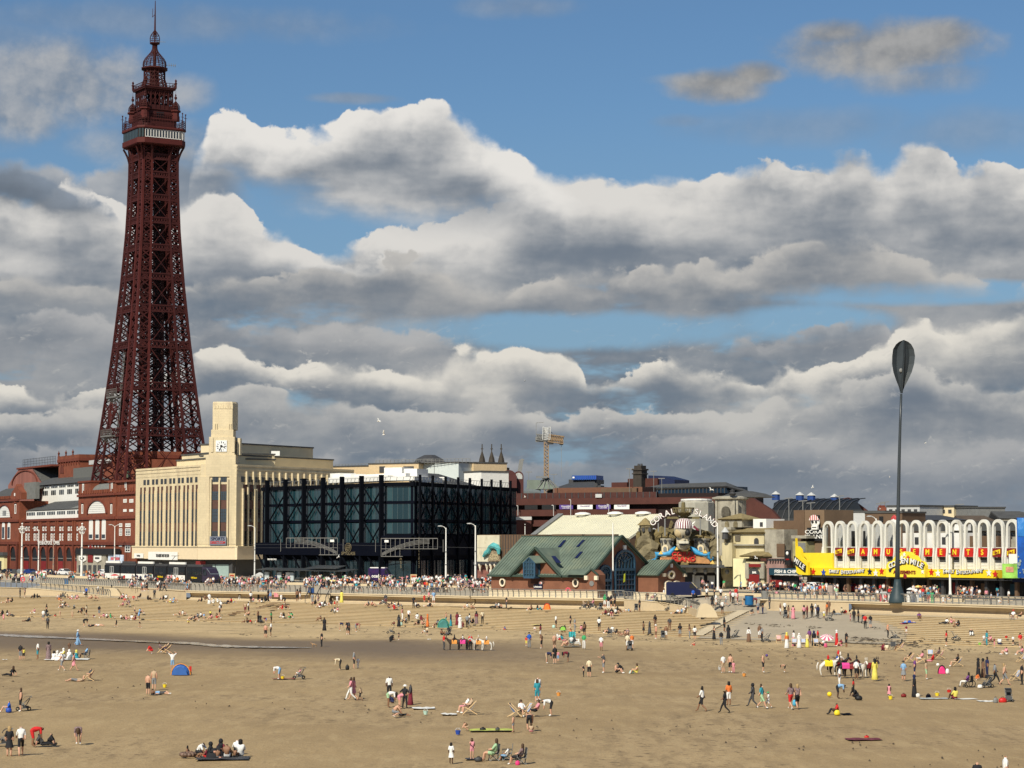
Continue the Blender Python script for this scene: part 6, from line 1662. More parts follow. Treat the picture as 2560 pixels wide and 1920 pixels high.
def build_coral():
 CI=CF
 B=fT(CI,'pirate_amusement_hall','rock and castle themed amusement hall with giant skull in striped scarf over its entrance','amusement arcade')
 X=lambda x,y=0,o=.0:CI.xx(cz(x,y)[0],off=o)
 Z=lambda x,y,o=.0:CI.p(*cz(x,y),o)[1]
 R0=Fr_(1328,462,1600,438)
 q=[(*[R0.p(*c6(x,y),o)[0]for o in(o_,)],o_,R0.p(*c6(x,y),o_)[1])for x,y,o_ in((515,640,0),(1350,640,0),(1640,432,14),(775,445,14))]
 H=fT(R0,'metal_roofed_hall','wide cream metal roof hall rising behind the brick lifeboat station','hall')
 MB().slab(q,(0,.3,-.3)).obj('metal_roof',m_metalroof,H);sm=MB()
 a0,a1,b1,b0=(V_(v)for v in q)
 for k in range(1,44):sm.bar(a0.lerp(a1,k/44),b0.lerp(b1,k/44),.10,.12)
 sm.obj('roof_seams',m_metalroof,H)['kind']='stuff'
 MB().bar(a0+V_((-.3,0,.1)),b0+V_((-.3,0,.2)),1.2,.5).obj('verge',m_slate2 if False else mG,H)
 MB().box(a0.x,a1.x,.4,12,-2,a0.z-.2).obj('wall',mB,H)
 for x,y in((958,437),(1238,432),(1478,430)):
  xx_,z_=R0.p(*c6(x,y),13.5);MB().lathe([(.9,z_-.6),(1.,z_-.1),(1.7,z_),(1.6,z_+.25),(.6,z_+.5)],(xx_,13.5,0),12).obj('roof_ventilator',mW,H)
 for x0,x1 in((690,950),(970,1235)):MB().box(R0.xx(c6(x0,0)[0],off=-2),R0.xx(c6(x1,0)[0],off=-2),-2,-1,0,R0.p(*c6(x0,607),-2)[1]).obj('parapet',mB,H)
 FM=Fr_(1193,466,1330,452);M=fT(FM,'brown_clad_arcade_front','brown panelled arcade front with a painted treasure map board','arcade')
 MB().box(FM.xx(c6(48,0)[0]),FM.xx(c6(520,0)[0]),.3,9,0,FM.zz(*c6(300,610))).obj('wall',mB,M)
 for k in range(12):x=lp(FM.xx(c6(258,0)[0]),FM.xx(c6(515,0)[0]),k/11);MB().box(x-.06,x+.06,.22,.29,3,FM.zz(*c6(300,612))).obj('panel_joint',mD,M)
 bx0,bx1,bz0,bz1=rect(FM,c6,50,615,240,845)
 b=MB().box(bx0,bx1,-.2,.1,bz0,bz1).obj('map_board',mat('old_map_print',(.66,.60,.44),.8,.1,.5,grime=(.38,.33,.22)),M)
 t=MB();rr=random.Random(4)
 P=[FM.p(*c6(x,y))for x,y in((118,800),(140,770),(165,755),(180,720),(205,705),(235,715),(250,740),(252,780))]
 t.tube([(x,-.6,z)for x,z in P],[.25,.5,.6,.55,.65,.6,.5,.25],8);t.obj('turquoise_creature',mat('turquoise_paint',(.10,.40,.40),.5,.3,1.2),b)
 t=MB().prism([FM.p(*c6(x,y))for x,y in((150,840),(258,840),(250,780),(215,740),(190,745),(165,790))],-.5,-.22).obj('carved_sign',mat('carved_tan',(.28,.21,.13),.8,.4,2),b)
 text('sign_lettering','CORAL',.8,mH,t,(FM.xx(c6(212,0)[0]),-.55,FM.zz(*c6(212,790))));text('sign_lettering','ISLAND',.8,mH,t,(FM.xx(c6(212,0)[0]),-.55,FM.zz(*c6(212,818))))
 MB().box(bx0,FM.xx(c6(258,0)[0]),-1.2,.2,FM.zz(*c6(150,870)),bz0-.05).obj('awning',mD,M)
 MB().box(bx0,FM.xx(c6(258,0)[0]),-.1,.2,0,FM.zz(*c6(150,870))).obj('kiosk_front',mat('kiosk_pink_brown',(.22,.09,.07),.7,.4,1.5),M)
 for x in(100,160,195,232):xx_,z_=FM.p(*c6(x,880));MB().lathe([(.05,-1.1),(.3,-.1),(.42,.1),(.3,.5),(.05,.8)],(xx_,-.9,z_),8).obj('ice_cream_cone',mat('cone_cream',(.75,.66,.5),.6,.2),M)
 MB().box(FM.xx(c6(160,0)[0]),FM.xx(c6(180,0)[0]),-.3,-.11,1.2,3).obj('notice',mW,M)
 R_=lambda top,y0,dep,m,seed,low=.0,st=1.1,am=.55:rocks(CI,cz,(top,low),y0,dep,'rock_face',m,B,seed,st,am)
 R_([(-80,520),(60,530),(160,480),(240,500),(330,470),(420,430),(520,500),(640,560)],3,7,m2,1,0)
 R_([(-70,640),(30,600),(110,560),(230,640),(300,620),(340,760)],.6,5,mV,2,0)
 R_([(360,480),(470,470),(620,480),(740,420),(900,430),(1100,480),(1250,470),(1340,560),(1500,620)],4,6,m2,3,4)
 R_([(1290,640),(1380,560),(1480,600),(1560,640),(1620,700)],1.2,6,mV,4,0)
 R_([(1540,760),(1600,740),(1680,720),(1760,800),(1830,860),(1960,900)],.6,4,mH,5,0,1.2,.2)
 def tower(x0,x1,yt,yb,y0,dep,m,battl=True,wins=(),big=None,roof=None):
  a,b=X(x0,0,y0),X(x1,0,y0);z0_,z1_=Z(x0,yb,y0),Z(x0,yt,y0);n=8;cx=(a+b)/2;r_=(b-a)/2
  o=MB().lathe([(r_*1.06,z0_),(r_,z0_+.5),(r_,z1_-.6),(r_*1.12,z1_-.4),(r_*1.12,z1_)],(cx,y0+r_,0),10,ph=PI/10).obj('castle_tower',m,B)
  for wx,wy0,wy1,ww in wins:
   p,q_=X(wx-ww,0,y0),X(wx+ww,0,y0);za_,zb_=Z(wx,wy1,y0),Z(wx,wy0,y0)
   MB().prism(arch_pts(p,q_,za_,lp(za_,zb_,.65),8),y0-.25,y0+.15).obj('arched_window',mD,o)
  if big:
   wx,wy0,wy1,ww=big;p,q_=X(wx-ww,0,y0),X(wx+ww,0,y0);za_,zb_=Z(wx,wy1,y0),Z(wx,wy0,y0)
   MB().prism(arch_pts(p-.3,q_+.3,za_-.2,lp(za_,zb_,.6),10),y0-.4,y0+.1).obj('window_surround',mC,o)
   MB().prism(arch_pts(p,q_,za_,lp(za_,zb_,.55),10),y0-.5,y0-.401).obj('window',mG,o)
  if roof:
   rx0,rx1,ry0,ry1,m2=roof;A,C=X(rx0,0,y0),X(rx1,0,y0);zA,zB=Z(rx0,ry0,y0),Z(rx0,ry1,y0)
   MB().lathe([((C-A)/2*1.,zA),((C-A)/2*.92,zA+.15),(.15,zB)],((A+C)/2,y0+r_,0),8).obj('thatched_roof',m2,o)
  return o
 tower(380,620,645,1100,0,6,mO,wins=((478,665,735,22),(402,670,735,14),(565,670,735,20)),big=(476,790,890,30))
 tower(1000,1290,645,1100,-.2,6,mO,wins=((1052,670,735,20),(1142,665,735,22),(1232,670,735,20)),big=(1146,790,885,32))
 rocks(CI,cz,([(350,640),(420,560),(520,540),(620,600),(650,640)],Z(400,650,1)),1.,3,'mossy_top',m4,B,6,.8,.3)
 rocks(CI,cz,([(975,640),(1010,590),(1120,560),(1230,580),(1320,640)],Z(1100,650,1)),1.,3,'mossy_top',m4,B,7,.8,.3)
 tower(-15,225,400,900,1.5,6,mV,wins=((65,440,520,24),(-10,440,520,16),(185,440,520,26)),roof=(-75,245,400,262,m4))
 MB().box(X(-75,0,1),X(0,0,1),1,5,0,Z(-40,540,1)).obj('rock_block',m2,B)
 MB().prism([(X(535,0,4),Z(535,460,4)),(X(590,0,4),Z(590,460,4)),(X(630,0,4),Z(630,360,4)),(X(585,0,4),Z(585,300,4)),(X(560,0,4),Z(560,360,4))],4,5.5).obj('standing_rock',m2,B)
 FO=Fr_(1680,450,1770,446);T=fT(FO,'octagonal_roof_turret','grey octagonal rooftop turret with white flat rim behind the curved letters','turret')
 w=FO.xx(1762)-FO.xx(1682);cx=(FO.xx(1762)+FO.xx(1682))/2;z=FO.zz
 MB().lathe([(w/2,0),(w/2,z(1720,1256)),(w*.43,z(1720,1252)),(w*.43,z(1720,1251))],(cx,w/2,0),8,ph=PI/8).obj('turret_wall',mat('grey_render',(.40,.38,.31),.85,.12,.5,grime=(.22,.2,.16)),T)
 MB().lathe([(w*.44,z(1720,1251)),(w*.44,z(1720,1247)),(w*.2,z(1720,1246))],(cx,w/2,0),16).obj('turret_rim',mW,T)
 m=MB();xm=X(820,0,-.5);m.tube([(xm,-.5,Z(820,460)),(xm,-.5,Z(820,120)),(xm,-.5,Z(820,-35))],[.5,.45,.32],8);m.obj('ship_mast',m_wood if False else mat('dark_olive_wood',(.16,.13,.06),.9,.2,1),B)
 n=MB();n.lathe([(.5,Z(820,240)),(1.5,Z(820,175)),(1.7,Z(820,165)),(1.75,Z(820,160))],(xm,-.5,0),12)
 for k in range(14):a=k*PI/7;n.bar((xm+1.7*cos(a),-.5+1.7*sin(a),Z(820,165)),(xm+1.95*cos(a),-.5+1.95*sin(a),Z(820,78)),.16)
 for k in range(14):a,c_=k*PI/7,(k+1)*PI/7;n.bar((xm+1.95*cos(a),-.5+1.95*sin(a),Z(820,78)),(xm+1.95*cos(c_),-.5+1.95*sin(c_),Z(820,78)),.2)
 n.obj('crow_nest',MATS['dark_olive_wood'],B)
 s=MB();s.bar((X(480),-.4,Z(480,258)),(X(1180),-.4,Z(1180,262)),.4);s.tube([(X(850),-.8,Z(850,240)),(X(940),-.8,Z(940,160))],[.3,.6],8);s.obj('ship_spar',MATS['dark_olive_wood'],B)
 L=fT(CI,'curved_name_letters','arc of big outlined white letters reading CORAL ISLAND over the skull','sign')
 rim=MB();prev=None
 for ch,x,y,rot in(('C',248,355,48),('O',320,285,38),('R',405,225,30),('A',515,178,18),('L',622,145,12),('I',985,138,-6),('S',1068,150,-8),('L',1150,185,-20),('A',1240,245,-30),('N',1330,300,-38),('D',1408,385,-50)):
  a,z_=CI.p(*cz(x,y),-.8)
  text('letter',ch,1.5,mW,L,(a,-.95,z_),(PI/2,-R(rot),0),ext=.1,bold=.01)
  text('letter_edge',ch,1.5,mR,L,(a,-.75,z_),(PI/2,-R(rot),0),ext=.05,bold=.06)
 for x,y0,y1 in((480,600,260),(1145,590,260),(355,520,330),(1440,640,400)):m=MB();m.bar((X(x),-.6,Z(x,y0)),(X(x),-.6,Z(x,y1)),.22);m.obj('sign_post',mG,L)
 S=fT(CI,'pirate_skull_figure','giant grinning skull with tan eye patch and maroon striped head scarf','sculpture')
 mb_=mat('aged_bone',(.50,.44,.32),.8,.15,.6,grime=(.28,.23,.15));cx=X(815,0,-2);kx=(X(985,0,-2)-X(640,0,-2))/2;zc=Z(815,520,-2)
 hz=(Z(815,440,-2)-Z(815,640,-2))
 def ell(c,r,name,m,n=16,k=10,par=S):
  mb=MB();mb.ball((c[0],c[1],c[2]),r[0],r[1],r[2],n,k);return mb.obj(name,m,par,smooth=True)
 ell((cx,-2.4,zc+.3),(kx*1.,2.,hz*.95),'cranium',mb_)
 MB().lathe([(kx*.62,Z(815,790,-2)),(kx*.72,Z(815,740,-2)),(kx*.70,Z(815,640,-2)),(kx*.55,Z(815,600,-2))],(cx,-2.4,0),14,sy=.9).obj('upper_jaw',mb_,S,smooth=True)
 MB().lathe([(kx*.30,Z(815,872,-2)),(kx*.58,Z(815,840,-2)),(kx*.70,Z(815,780,-2)),(kx*.74,Z(815,762,-2))],(cx,-2.6,0),14,sy=.9).obj('lower_jaw',mb_,S,smooth=True)
 ell((X(885,0,-5),-3.95,Z(885,540,-5)),(.52,.5,.62),'eye_socket',mK,12,8)
 MB().prism([(X(780,0,-5),Z(800,640,-5)),(X(830,0,-5),Z(800,640,-5)),(X(806,0,-5),Z(800,575,-5))],-4.6,-4.2).obj('nose_hole',mK,S)
 MB().prism([(X(710,0,-5),Z(700,745,-5)),(X(815,0,-5),Z(815,775,-5)),(X(920,0,-5),Z(900,740,-5)),(X(900,0,-5),Z(900,760,-5)),(X(815,0,-5),Z(815,790,-5)),(X(730,0,-5),Z(730,765,-5))][::-1],-4.25,-3.).obj('mouth_gap',mK,S)
 t=MB()
 for k in range(7):x=lp(X(735,0,-5),X(890,0,-5),k/6.);t.box(x-.12,x+.1,-4.-.35*sin(PI*k/6),-3.,Z(815,755,-5)+.1,Z(815,700,-5))
 t.obj('teeth',mat('tooth_ivory',(.66,.62,.5),.6,.05),S)
 ell((X(712,0,-5),-3.75,Z(712,545,-5)),(.78,.6,.82),'eye_patch',mat('tan_leather',(.52,.40,.22),.8,.2,1),12,8)
 zs0,zs1=Z(815,460,-2),Z(815,268,-2);sc_=MB();n=22
 for k in range(n):
  for j in range(6):
   a0_,a1_=PI+PI*k/n,PI+PI*(k+1)/n;t0,t1=PI/2*j/6,PI/2*(j+1)/6
   Q=lambda a,t:(cx+.15+kx*1.*cos(a)*cos(t)**.6 if t<PI/2-.01 else cx+.15,-2.4+2.2*sin(a)*cos(t),zs0+(zs1-zs0)*sin(t))
   sc_.quad(Q(a0_,t0),Q(a1_,t0),Q(a1_,t1),Q(a0_,t1),k%2)
 sc_.obj('striped_scarf',[mW,mat('maroon_stripe',(.17,.015,.04),.7,.1)],S)
 kn=MB()
 for(x0,y0,x1,y1,w)in((960,400,1060,480,.9),(1010,430,1110,500,.7),(1000,380,1050,330,.4)):kn.tube([(X(x0,0,-2),-2.5,Z(x0,y0,-2)),(X(x1,0,-2),-2.5,Z(x1,y1,-2))],[w*.5,w*.2],7,m=(x0//10)%2)
 kn.obj('scarf_knot',[mW,MATS['maroon_stripe']],S)
 for nm,pts in(('blue_scroll_arm',((670,810),(600,880),(560,930),(470,945),(390,950),(310,940),(330,1000),(290,1040),(220,1055))),('blue_scroll_arm',((940,810),(1010,860),(1070,910),(1150,945),(1240,960),(1300,935),(1290,1000),(1330,1060),(1395,1030),(1370,1000)))):
  m=MB();m.tube([(X(x,0,-1.5),-1.7,Z(x,y,-1.5))for x,y in pts],[.2,.42,.5,.36,.36,.5,.33,.22,.12,.1][:len(pts)],9);m.obj(nm,mat('sea_blue_paint',(.05,.30,.55),.5,.15,1.2),B,smooth=True)
 P=lambda x,y:(X(x,0,-1.2),Z(x,y,-1.2))
 bd=MB().prism([P(380,1060),P(650,1100),P(1290,1125),P(1400,1110),P(1240,1020),P(1080,940),P(950,890),P(680,890),P(560,960),P(480,1000),P(385,1000)],-1.6,-1.).obj('name_board',mat('painted_name_board',(.45,.22,.08),.6,.55,.35,grime=(.13,.05,.03)),B)
 text('sign_lettering','CORAL',1.15,m_red,bd,(X(820,0,-1.6),-1.75,Z(820,948,-1.6)),ext=.12,bold=.03,sx=1.15);text('sign_lettering','ISLAND',1.15,m_red,bd,(X(820,0,-1.6),-1.75,Z(820,1045,-1.6)),ext=.12,bold=.03,sx=1.15)
 for x,y in((705,840),(905,840),(1235,900),(1370,1100),(400,920)):p,z_=P(x,y);MB().prism([(p-.45,z_-.3),(p+.45,z_-.25),(p+.05,z_+.4)],-2.1,-1.9).obj('gold_ornament',mat('gold_paint',(.75,.50,.12),.5,.1),B)
 MB().prism([P(700,1150),P(1820,1145),P(1780,1200),P(720,1190)][::-1],-5,.2).obj('canopy',mD,B)
 MB().box(X(350),X(1520),-.1,.4,0,Z(900,1180)).obj('porch_wall',mK,B)
 MB().box(X(720,0,-3),X(1500,0,-3),-3.2,-3.,Z(900,1290,-3),Z(900,1195,-3)).obj('porch_band',mO,B)
 for k in range(5):x=lp(X(830,0,-3.3),X(1640,0,-3.3),k/4);MB().lathe([(.15,-.9),(.4,-.5),(.3,0)],(x,-3.4,Z(900,1230,-3)),8).obj('hanging_lantern',mG,B)
 for x0,x1 in((1030,1090),(1105,1195),(1280,1330),(1345,1400)):
  wi_(B,X(x0),X(x1),.1,Z(x0,1350),-.3,mZ,mL,1,2,.3,'door')
 MB().box(X(995),X(1030),-.8,-.11,0,Z(1000,1330)).obj('door_jamb',mL,B)
 g=MB()
 for k in range(14):x=lp(X(1560),X(1720),k/13);g.bar((x,-4.6,Z(1600,1145,-4)),(x,-4.6,Z(1600,1080,-4)),.08)
 g.bar((X(1555),-4.6,Z(1600,1080,-4)),(X(1725),-4.6,Z(1600,1080,-4)),.14);g.obj('canopy_rail',mD,B)
 CI=CV
 V=fT(CI,'plaster_village_front','stained plaster mock village front with tiled roofs and arched bar entrance','amusement front')
 def bx(x0,y0,x1,y1,name,m,o=.0,dep=4.,par=V):
  a=CI.p(*c7(x0,y0),o);c_=CI.p(*c7(x1,y1),o)
  return MB().box(a[0],c_[0],o,o+dep,c_[1],a[1]).obj(name,m,par)
 def roof(x0,x1,ye,yr,o,dep,m,hip=.3):
  a,b=CI.p(*c7(x0,ye),o),CI.p(*c7(x1,ye),o);zr_=CI.p(*c7(x0,yr),o)[1];L_=b[0]-a[0]
  r=MB();r.slab([(a[0],o-.5,a[1]),(b[0],o-.5,a[1]),(b[0]-L_*hip,o+dep/2,zr_),(a[0]+L_*hip,o+dep/2,zr_)],(0,.3,-.25))
  r.slab([(b[0],o-.5,a[1]),(b[0],o+dep,a[1]),(b[0]-L_*hip,o+dep/2,zr_)],(0,0,-.2));r.slab([(a[0],o+dep,a[1]),(a[0],o-.5,a[1]),(a[0]+L_*hip,o+dep/2,zr_)],(0,0,-.2));r.obj('tiled_roof',m,V)
 def aw(x0,y0,x1,y1,o,m=mD,name='arched_window'):
  a,c_=CI.p(*c7(x0,y1),o),CI.p(*c7(x1,y0),o);MB().prism(arch_pts(a[0],c_[0],a[1],lp(a[1],c_[1],.6),8),o-.14,o-.008).obj(name,m,V)
 bx(1062,600,1285,690,'belfry',mO,2,5);roof(1040,1305,600,540,2,5,m4,.45);aw(1105,630,1148,690,2,mV);aw(1198,628,1240,690,2,mV)
 bx(1040,690,1170,1000,'stone_wing',mO,1,5);bx(1090,715,1175,1010,'stone_wing',mV,.3,3)
 bx(1180,745,1530,1030,'plaster_wall',mH,.8,5);roof(1165,1550,745,700,.6,6,m4,.12)
 bx(1210,770,1265,840,'window_opening',mat('brown_grille',(.13,.11,.08),.8,.2),.6,.15);aw(1425,810,1470,880,.75);bx(1190,875,1520,890,'ledge',mO,.2,.6)
 bx(1070,860,1180,1120,'plaster_wall',mH,-.3,4);bx(1190,1030,1330,1340,'yellow_plaster_wall',mat('yellow_plaster',(.74,.68,.40),.8,.12,.4),-.6,4)
 bx(1330,1060,1530,1340,'entrance_wall',mH,-.8,4);roof(1280,1540,1000,950,-1.5,5,m4,.2)
 aw(1352,1160,1490,1330,-.85,mD,'bar_arch');bx(1345,1205,1475,1335,'red_doorway',mR,-1.05,.06)
 a=CI.p(*c7(1420,1185),-1.2);text('sign_lettering','BAR',.5,mW,V,(a[0],-1.15,a[1]),bold=.03)
 bx(1320,1080,1360,1250,'stone_quoin',mO,-1.2,.35);bx(1480,1080,1525,1250,'stone_quoin',mO,-1.2,.35);bx(1360,1090,1490,1125,'red_banner',mR,-1.3,.3)
 bx(1410,600,1552,720,'white_stair_house',mW,4,5);bx(1482,635,1512,682,'window',mD,3.9,.09);bx(1240,600,1410,690,'grey_roof_block',mG,5,5)
 bx(1535,715,1750,1030,'grey_stone_wall',mO,.4,5);bx(1665,870,1750,1010,'window',mB,.2,.19);bx(1550,1030,1750,1140,'rose_wall',mat('rose_render',(.33,.20,.17),.8,.15,.5),-.4,4)
 for k in range(7):a=lp(1575,1745,k/6);bx(a,1035,a+12,1058,'awning_bracket',mD,-1.,.5)
 bx(1752,940,1812,1100,'pub_sign',mK,-.8,.3);a=CI.p(*c7(1782,1015),-.9);text('sign_lettering','OPEN',.3,m_red,V,(a[0],-.85,CI.p(*c7(1782,1042),-.9)[1]))
 MB().ball((a[0],-.9,CI.p(*c7(1782,975),-.9)[1]),.28,.2,.35).obj('sign_skull',mW,V)
 bx(1535,620,1855,720,'brown_rear_wall',mB,6,6)
 a=CI.p(*c7(1105,745),-1);MB().lathe([(.8,0),(.7,.1),(.1,.9)],(a[0],-1,a[1]),8).obj('lookout_roof',mL,V);MB().lathe([(.5,-1.3),(.6,-1.2),(.5,0)],(a[0],-1,a[1]),8).obj('lookout_body',mD,V)
 F_=fT(CI,'fish_and_chip_shop','shop with dark blue FISH & CHIPS fascia beside the yellow sign','shop')
 bx(1582,1135,1895,1215,'fascia',mat('dark_teal_fascia',(.012,.05,.075),.5,.05),-1.,1.,F_)
 bx(1560,1140,1582,1340,'pillar',MATS['rose_render'],-.9,1,F_);bx(1600,1216,1895,1345,'shop_recess',mK,-.2,.5,F_);bx(1640,1200,1890,1216,'awning_rail',mL,-1.3,.3,F_)
 a,z_=CI.p(*c7(1775,1175),-1);text('sign_lettering','FISH & CHIPS',.78,mW,F_,(a,-1.05,z_),bold=.02,sx=1.25)
 bx(1885,1130,1935,1190,'side_sign',mY,-2.,.2,F_);a,z_=CI.p(*c7(1910,1160),-2);text('sign_lettering','TS',.7,m_red,F_,(a,-2.05,z_),bold=.03)
 bx(1590,1265,1720,1345,'red_counter',mR,-.5,.25,F_)
 K=fT(CI,'brown_panel_tower_block','brown panelled block with striped-scarf skull emblem above a black CORAL ISLAND board','building')
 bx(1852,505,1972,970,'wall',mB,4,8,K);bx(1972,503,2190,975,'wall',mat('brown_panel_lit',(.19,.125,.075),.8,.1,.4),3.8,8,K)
 bx(1998,695,2170,842,'black_board',mK,3.4,.35,K)
 for tx,yy in(('CORAL',742),('ISLAND',795)):a,z_=CI.p(*c7(2082,yy),3.3);text('sign_lettering',tx,.95,mW,K,(a,3.35,z_),bold=.01,sx=1.5)
 bx(2047,560,2130,690,'skull_panel',mK,3.5,.2,K)
 a,z_=CI.p(*c7(2088,635),3.3);MB().ball((a,3.3,z_),1.05,.3,.95,14,8).obj('skull_emblem',mW,K,smooth=True)
 MB().box(a-.65,a+.7,3.,3.4,z_-1.3,z_-.6).obj('jaw_emblem',mW,K)
 e=MB();e.ball((a-.35,2.95,z_+.05),.3,.15,.22);e.ball((a+.45,2.95,z_+.05),.25,.15,.2);e.box(a-.45,a+.5,2.9,2.96,z_-.95,z_-.85);e.obj('skull_holes',mK,K)
 sc_=MB()
 for k in range(10):
  for j in range(3):
   Q=lambda u,v:(a-1.15+2.3*u,2.9,z_+.35+(.95*math.sqrt(max(0,1-(2*u-1)**2)))*v);sc_.quad(Q(k/10,j/3),Q((k+1)/10,j/3),Q((k+1)/10,(j+1)/3),Q(k/10,(j+1)/3),k%2)
 sc_.obj('scarf_emblem',[mW,mat('pink_red_stripe',(.5,.06,.06),.6,.05)],K)
 bx(1825,780,1990,812,'flat_canopy_roof',mO,1,4,V);bx(1840,845,1990,1130,'olive_wall',mat('olive_plaster',(.34,.31,.16),.85,.25,.6),1.5,4);bx(1895,860,1975,960,'window_grille',mG,1.3,.19)
build_coral()

# ----- white arched amusement hall with yellow fascia
def build_golden():
 G=Fr_(1975,401,2548,357);B=fT(G,'white_arched_amusement_hall','white amusement hall with fifteen tall hooped concrete arches over a yellow fascia','amusement arcade')
 X=lambda x,o=.0:G.xx(c8(x,0)[0],off=o)
 Z=lambda x,y,o=.0:G.p(*c8(x,y),o)[1]
 def bx(x0,y0,x1,y1,name,m,o=.0,dep=1.,par=B):
  a,c_=X(x0,o),X(x1,o);return MB().box(a,c_,o,o+dep,Z((x0+x1)/2,y1,o),Z((x0+x1)/2,y0,o)).obj(name,m,par)
 cs=[440,530,640,745,855,985,1102,1220,1343,1468,1592,1716,1845,1972,2100]
 zt1=Z(1343,368);zin=Z(1343,618);zp0,zp1=Z(1343,705),Z(1343,627);zf1,zf0=Z(1343,822),Z(1343,893)
 xc=[X(c)for c in cs];pitch=(xc[-1]-xc[4])/10;xc=[xc[-1]-pitch*(14-i)for i in range(15)]
 letters=[None,'1n1','1n1','A','M','U','S','E','M','E','N','T','S','1n1','1n1']
 for i,c in enumerate(xc):
  ho,hi=pitch*.40,pitch*.40-.42;zs=zt1-ho*1.15
  m=MB();n=12
  out=[(c-ho-.25,zp0-2.6 if False else zf1),(c-ho-.12,zin-.3),(c-ho,zs)]+[(c-ho*cos(PI*k/n),zs+ho*1.15*sin(PI*k/n))for k in range(1,n)]+[(c+ho,zs),(c+ho+.12,zin-.3),(c+ho+.25,zf1)]
  inn=[(c-hi-.12,zf1),(c-hi-.05,zin-.3),(c-hi,zs)]+[(c-hi*cos(PI*k/n),zs+hi*1.15*sin(PI*k/n))for k in range(1,n)]+[(c+hi,zs),(c+hi+.05,zin-.3),(c+hi+.12,zf1)]
  for k in range(len(out)-1):m.prism([out[k],out[k+1],inn[k+1],inn[k]],0,.5)
  a=m.obj('arch_hoop',mX,B)
  for x in(c-ho-.2,c+ho-.2):
   f=MB();f.slab([(x,0,zin),(x,-.24,zp0),(x,-.22,zf1),(x,.5,zf1),(x,.5,zin)],(.32,0,0));f.obj('fin',mX,B)
  MB().box(c-hi,c+hi,.5,.7,zp1+.05,zin).obj('sill',mX,B)
  if letters[i]:
   tk=letters[i]=='1n1'
   p=MB().box(c-hi-.1,c+hi+.1,-.25,.0,zp0,zp1).obj('letter_panel',m_red if not tk else mR,B)
   if tk:
    q=MB().prism([(c-hi,zp0+.25),(c+hi,zp0+.55),(c+hi,zp1-.15),(c-hi,zp1-.45)],-.3,-.252).obj('ticket_print',mY,p);text('letter','1in1',.75,mR,q,(c,-.33,(zp0+zp1)/2),sx=1.,bold=.02)
   else:text('letter',letters[i],1.2,m_yellow2,p,(c,-.30,(zp0+zp1)/2),bold=.03)
  MB().box(c-hi-.05,c+hi+.05,.35,.6,zf1,zp0-.9).obj('louvre_panel',mX,B)
  lo=MB()
  for k in range(5):z=lp(zf1,zp0-.9,(k+.5)/5);lo.box(c-hi,c+hi,.28,.345,z-.05,z+.06)
  lo.obj('louvre_slats',mW,B)
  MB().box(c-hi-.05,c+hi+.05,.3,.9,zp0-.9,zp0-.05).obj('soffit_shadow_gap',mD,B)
 MB().box(xc[0]-pitch*.4-.3,xc[0]-pitch*.4,.3,1.2,zf1,zt1-.8).obj('corrugated_wall',mX,B)
 o=2.6;a,b=xc[0]-.4,xc[4]+1.5
 MB().box(a,b,o,o+.3,zf1,zt1-.6).obj('corrugated_wall',mat('grey_white_sheet',(.42,.43,.42),.7,.1),B)
 cr=MB()
 for k in range(60):x=lp(a,b,k/59);cr.box(x-.05,x+.05,o-.1,o-.004,zf1,zt1-.6)
 cr.obj('corrugations',mL,B)
 for x0,x1 in((622,655),(730,750)):bx(x0,470,x1,610,'dark_opening',mK,o-.15,.03)
 bx(1095,488,1672,640,'rear_wall',mW,7,3)
 for x0,x1 in((1205,1238),(1272,1296),(1392,1418),(1455,1490)):bx(x0,527,x1,592,'window',mD,6.9,.08)
 bx(1560,515,1975,640,'brown_rear_wall',mB,8,3);bx(1330,410,1460,470,'slate_rear_roof',mE,9,3);bx(1570,408,1645,465,'white_rooftop_box',mW,7.5,2)
 bx(1095,380,2140,470,'slate_rear_roof',mat('dull_rear_slate',(.075,.075,.07),.8,.2,.4),16,6)
 bx(1560,470,2150,640,'rear_terrace',mO,17,5)
 for k in range(9):a=1700+k*48;bx(a,500,a+18,540,'window',mD,16.9,.08)
 FR=fT(G,'rooftop_fair_figures','bright painted fairground figures and a cone-topped rocket behind the arches','fairground ride')
 r=MB();x=X(980,4);r.lathe([(.9,Z(980,610,4)),(.9,Z(980,510,4))],(x,4,0),10);r.obj('rocket_body',m_blue,FR);r=MB().lathe([(1.2,Z(980,490,4)),(.1,Z(980,440,4))],(x,4,0),10).obj('rocket_tip',m_yellow2,FR)
 for x0,y0,m in((905,480,m_red),(925,500,mW),(935,580,mY),(870,560,MATS['turquoise_paint'])):MB().ball((X(x0,4),4,Z(x0,y0,4)),.8,.6,1.6 if m is mY else 1.2).obj('painted_figure',m,FR)
 SK=fT(G,'skull_panel_on_brown_block','skull emblem with red striped scarf on the second brown block, behind the flagpole-like sculpture','sign')
 a,z_=X(1018,24),Z(1018,385,24);MB().ball((a,24,z_),.85,.3,.95,12,8).obj('skull_emblem',mW,SK);MB().lathe([(.9,0),(.7,.5),(.1,.9)],(a,24,z_+.35),10,sy=.3).obj('scarf_emblem',MATS['pink_red_stripe'],SK);MB().box(a-.55,a+.55,23.9,24.2,z_-1.5,z_-.7).obj('jaw_emblem',mW,SK)
 L=X(2005)
 MB().box(X(215),L,-1.5,.2,zf0,zf1).obj('yellow_fascia',mY,B)
 MB().box(X(215),L,-1.3,.4,zf0-.35,zf0-.01).obj('fascia_soffit',mD,B)
 MB().box(X(170),X(470),-.6,2,zf1-.02,Z(320,672)).obj('yellow_block',m_yellow2,B)
 P=lambda x,y:(X(x,-1.9),Z(x,y,-1.9))
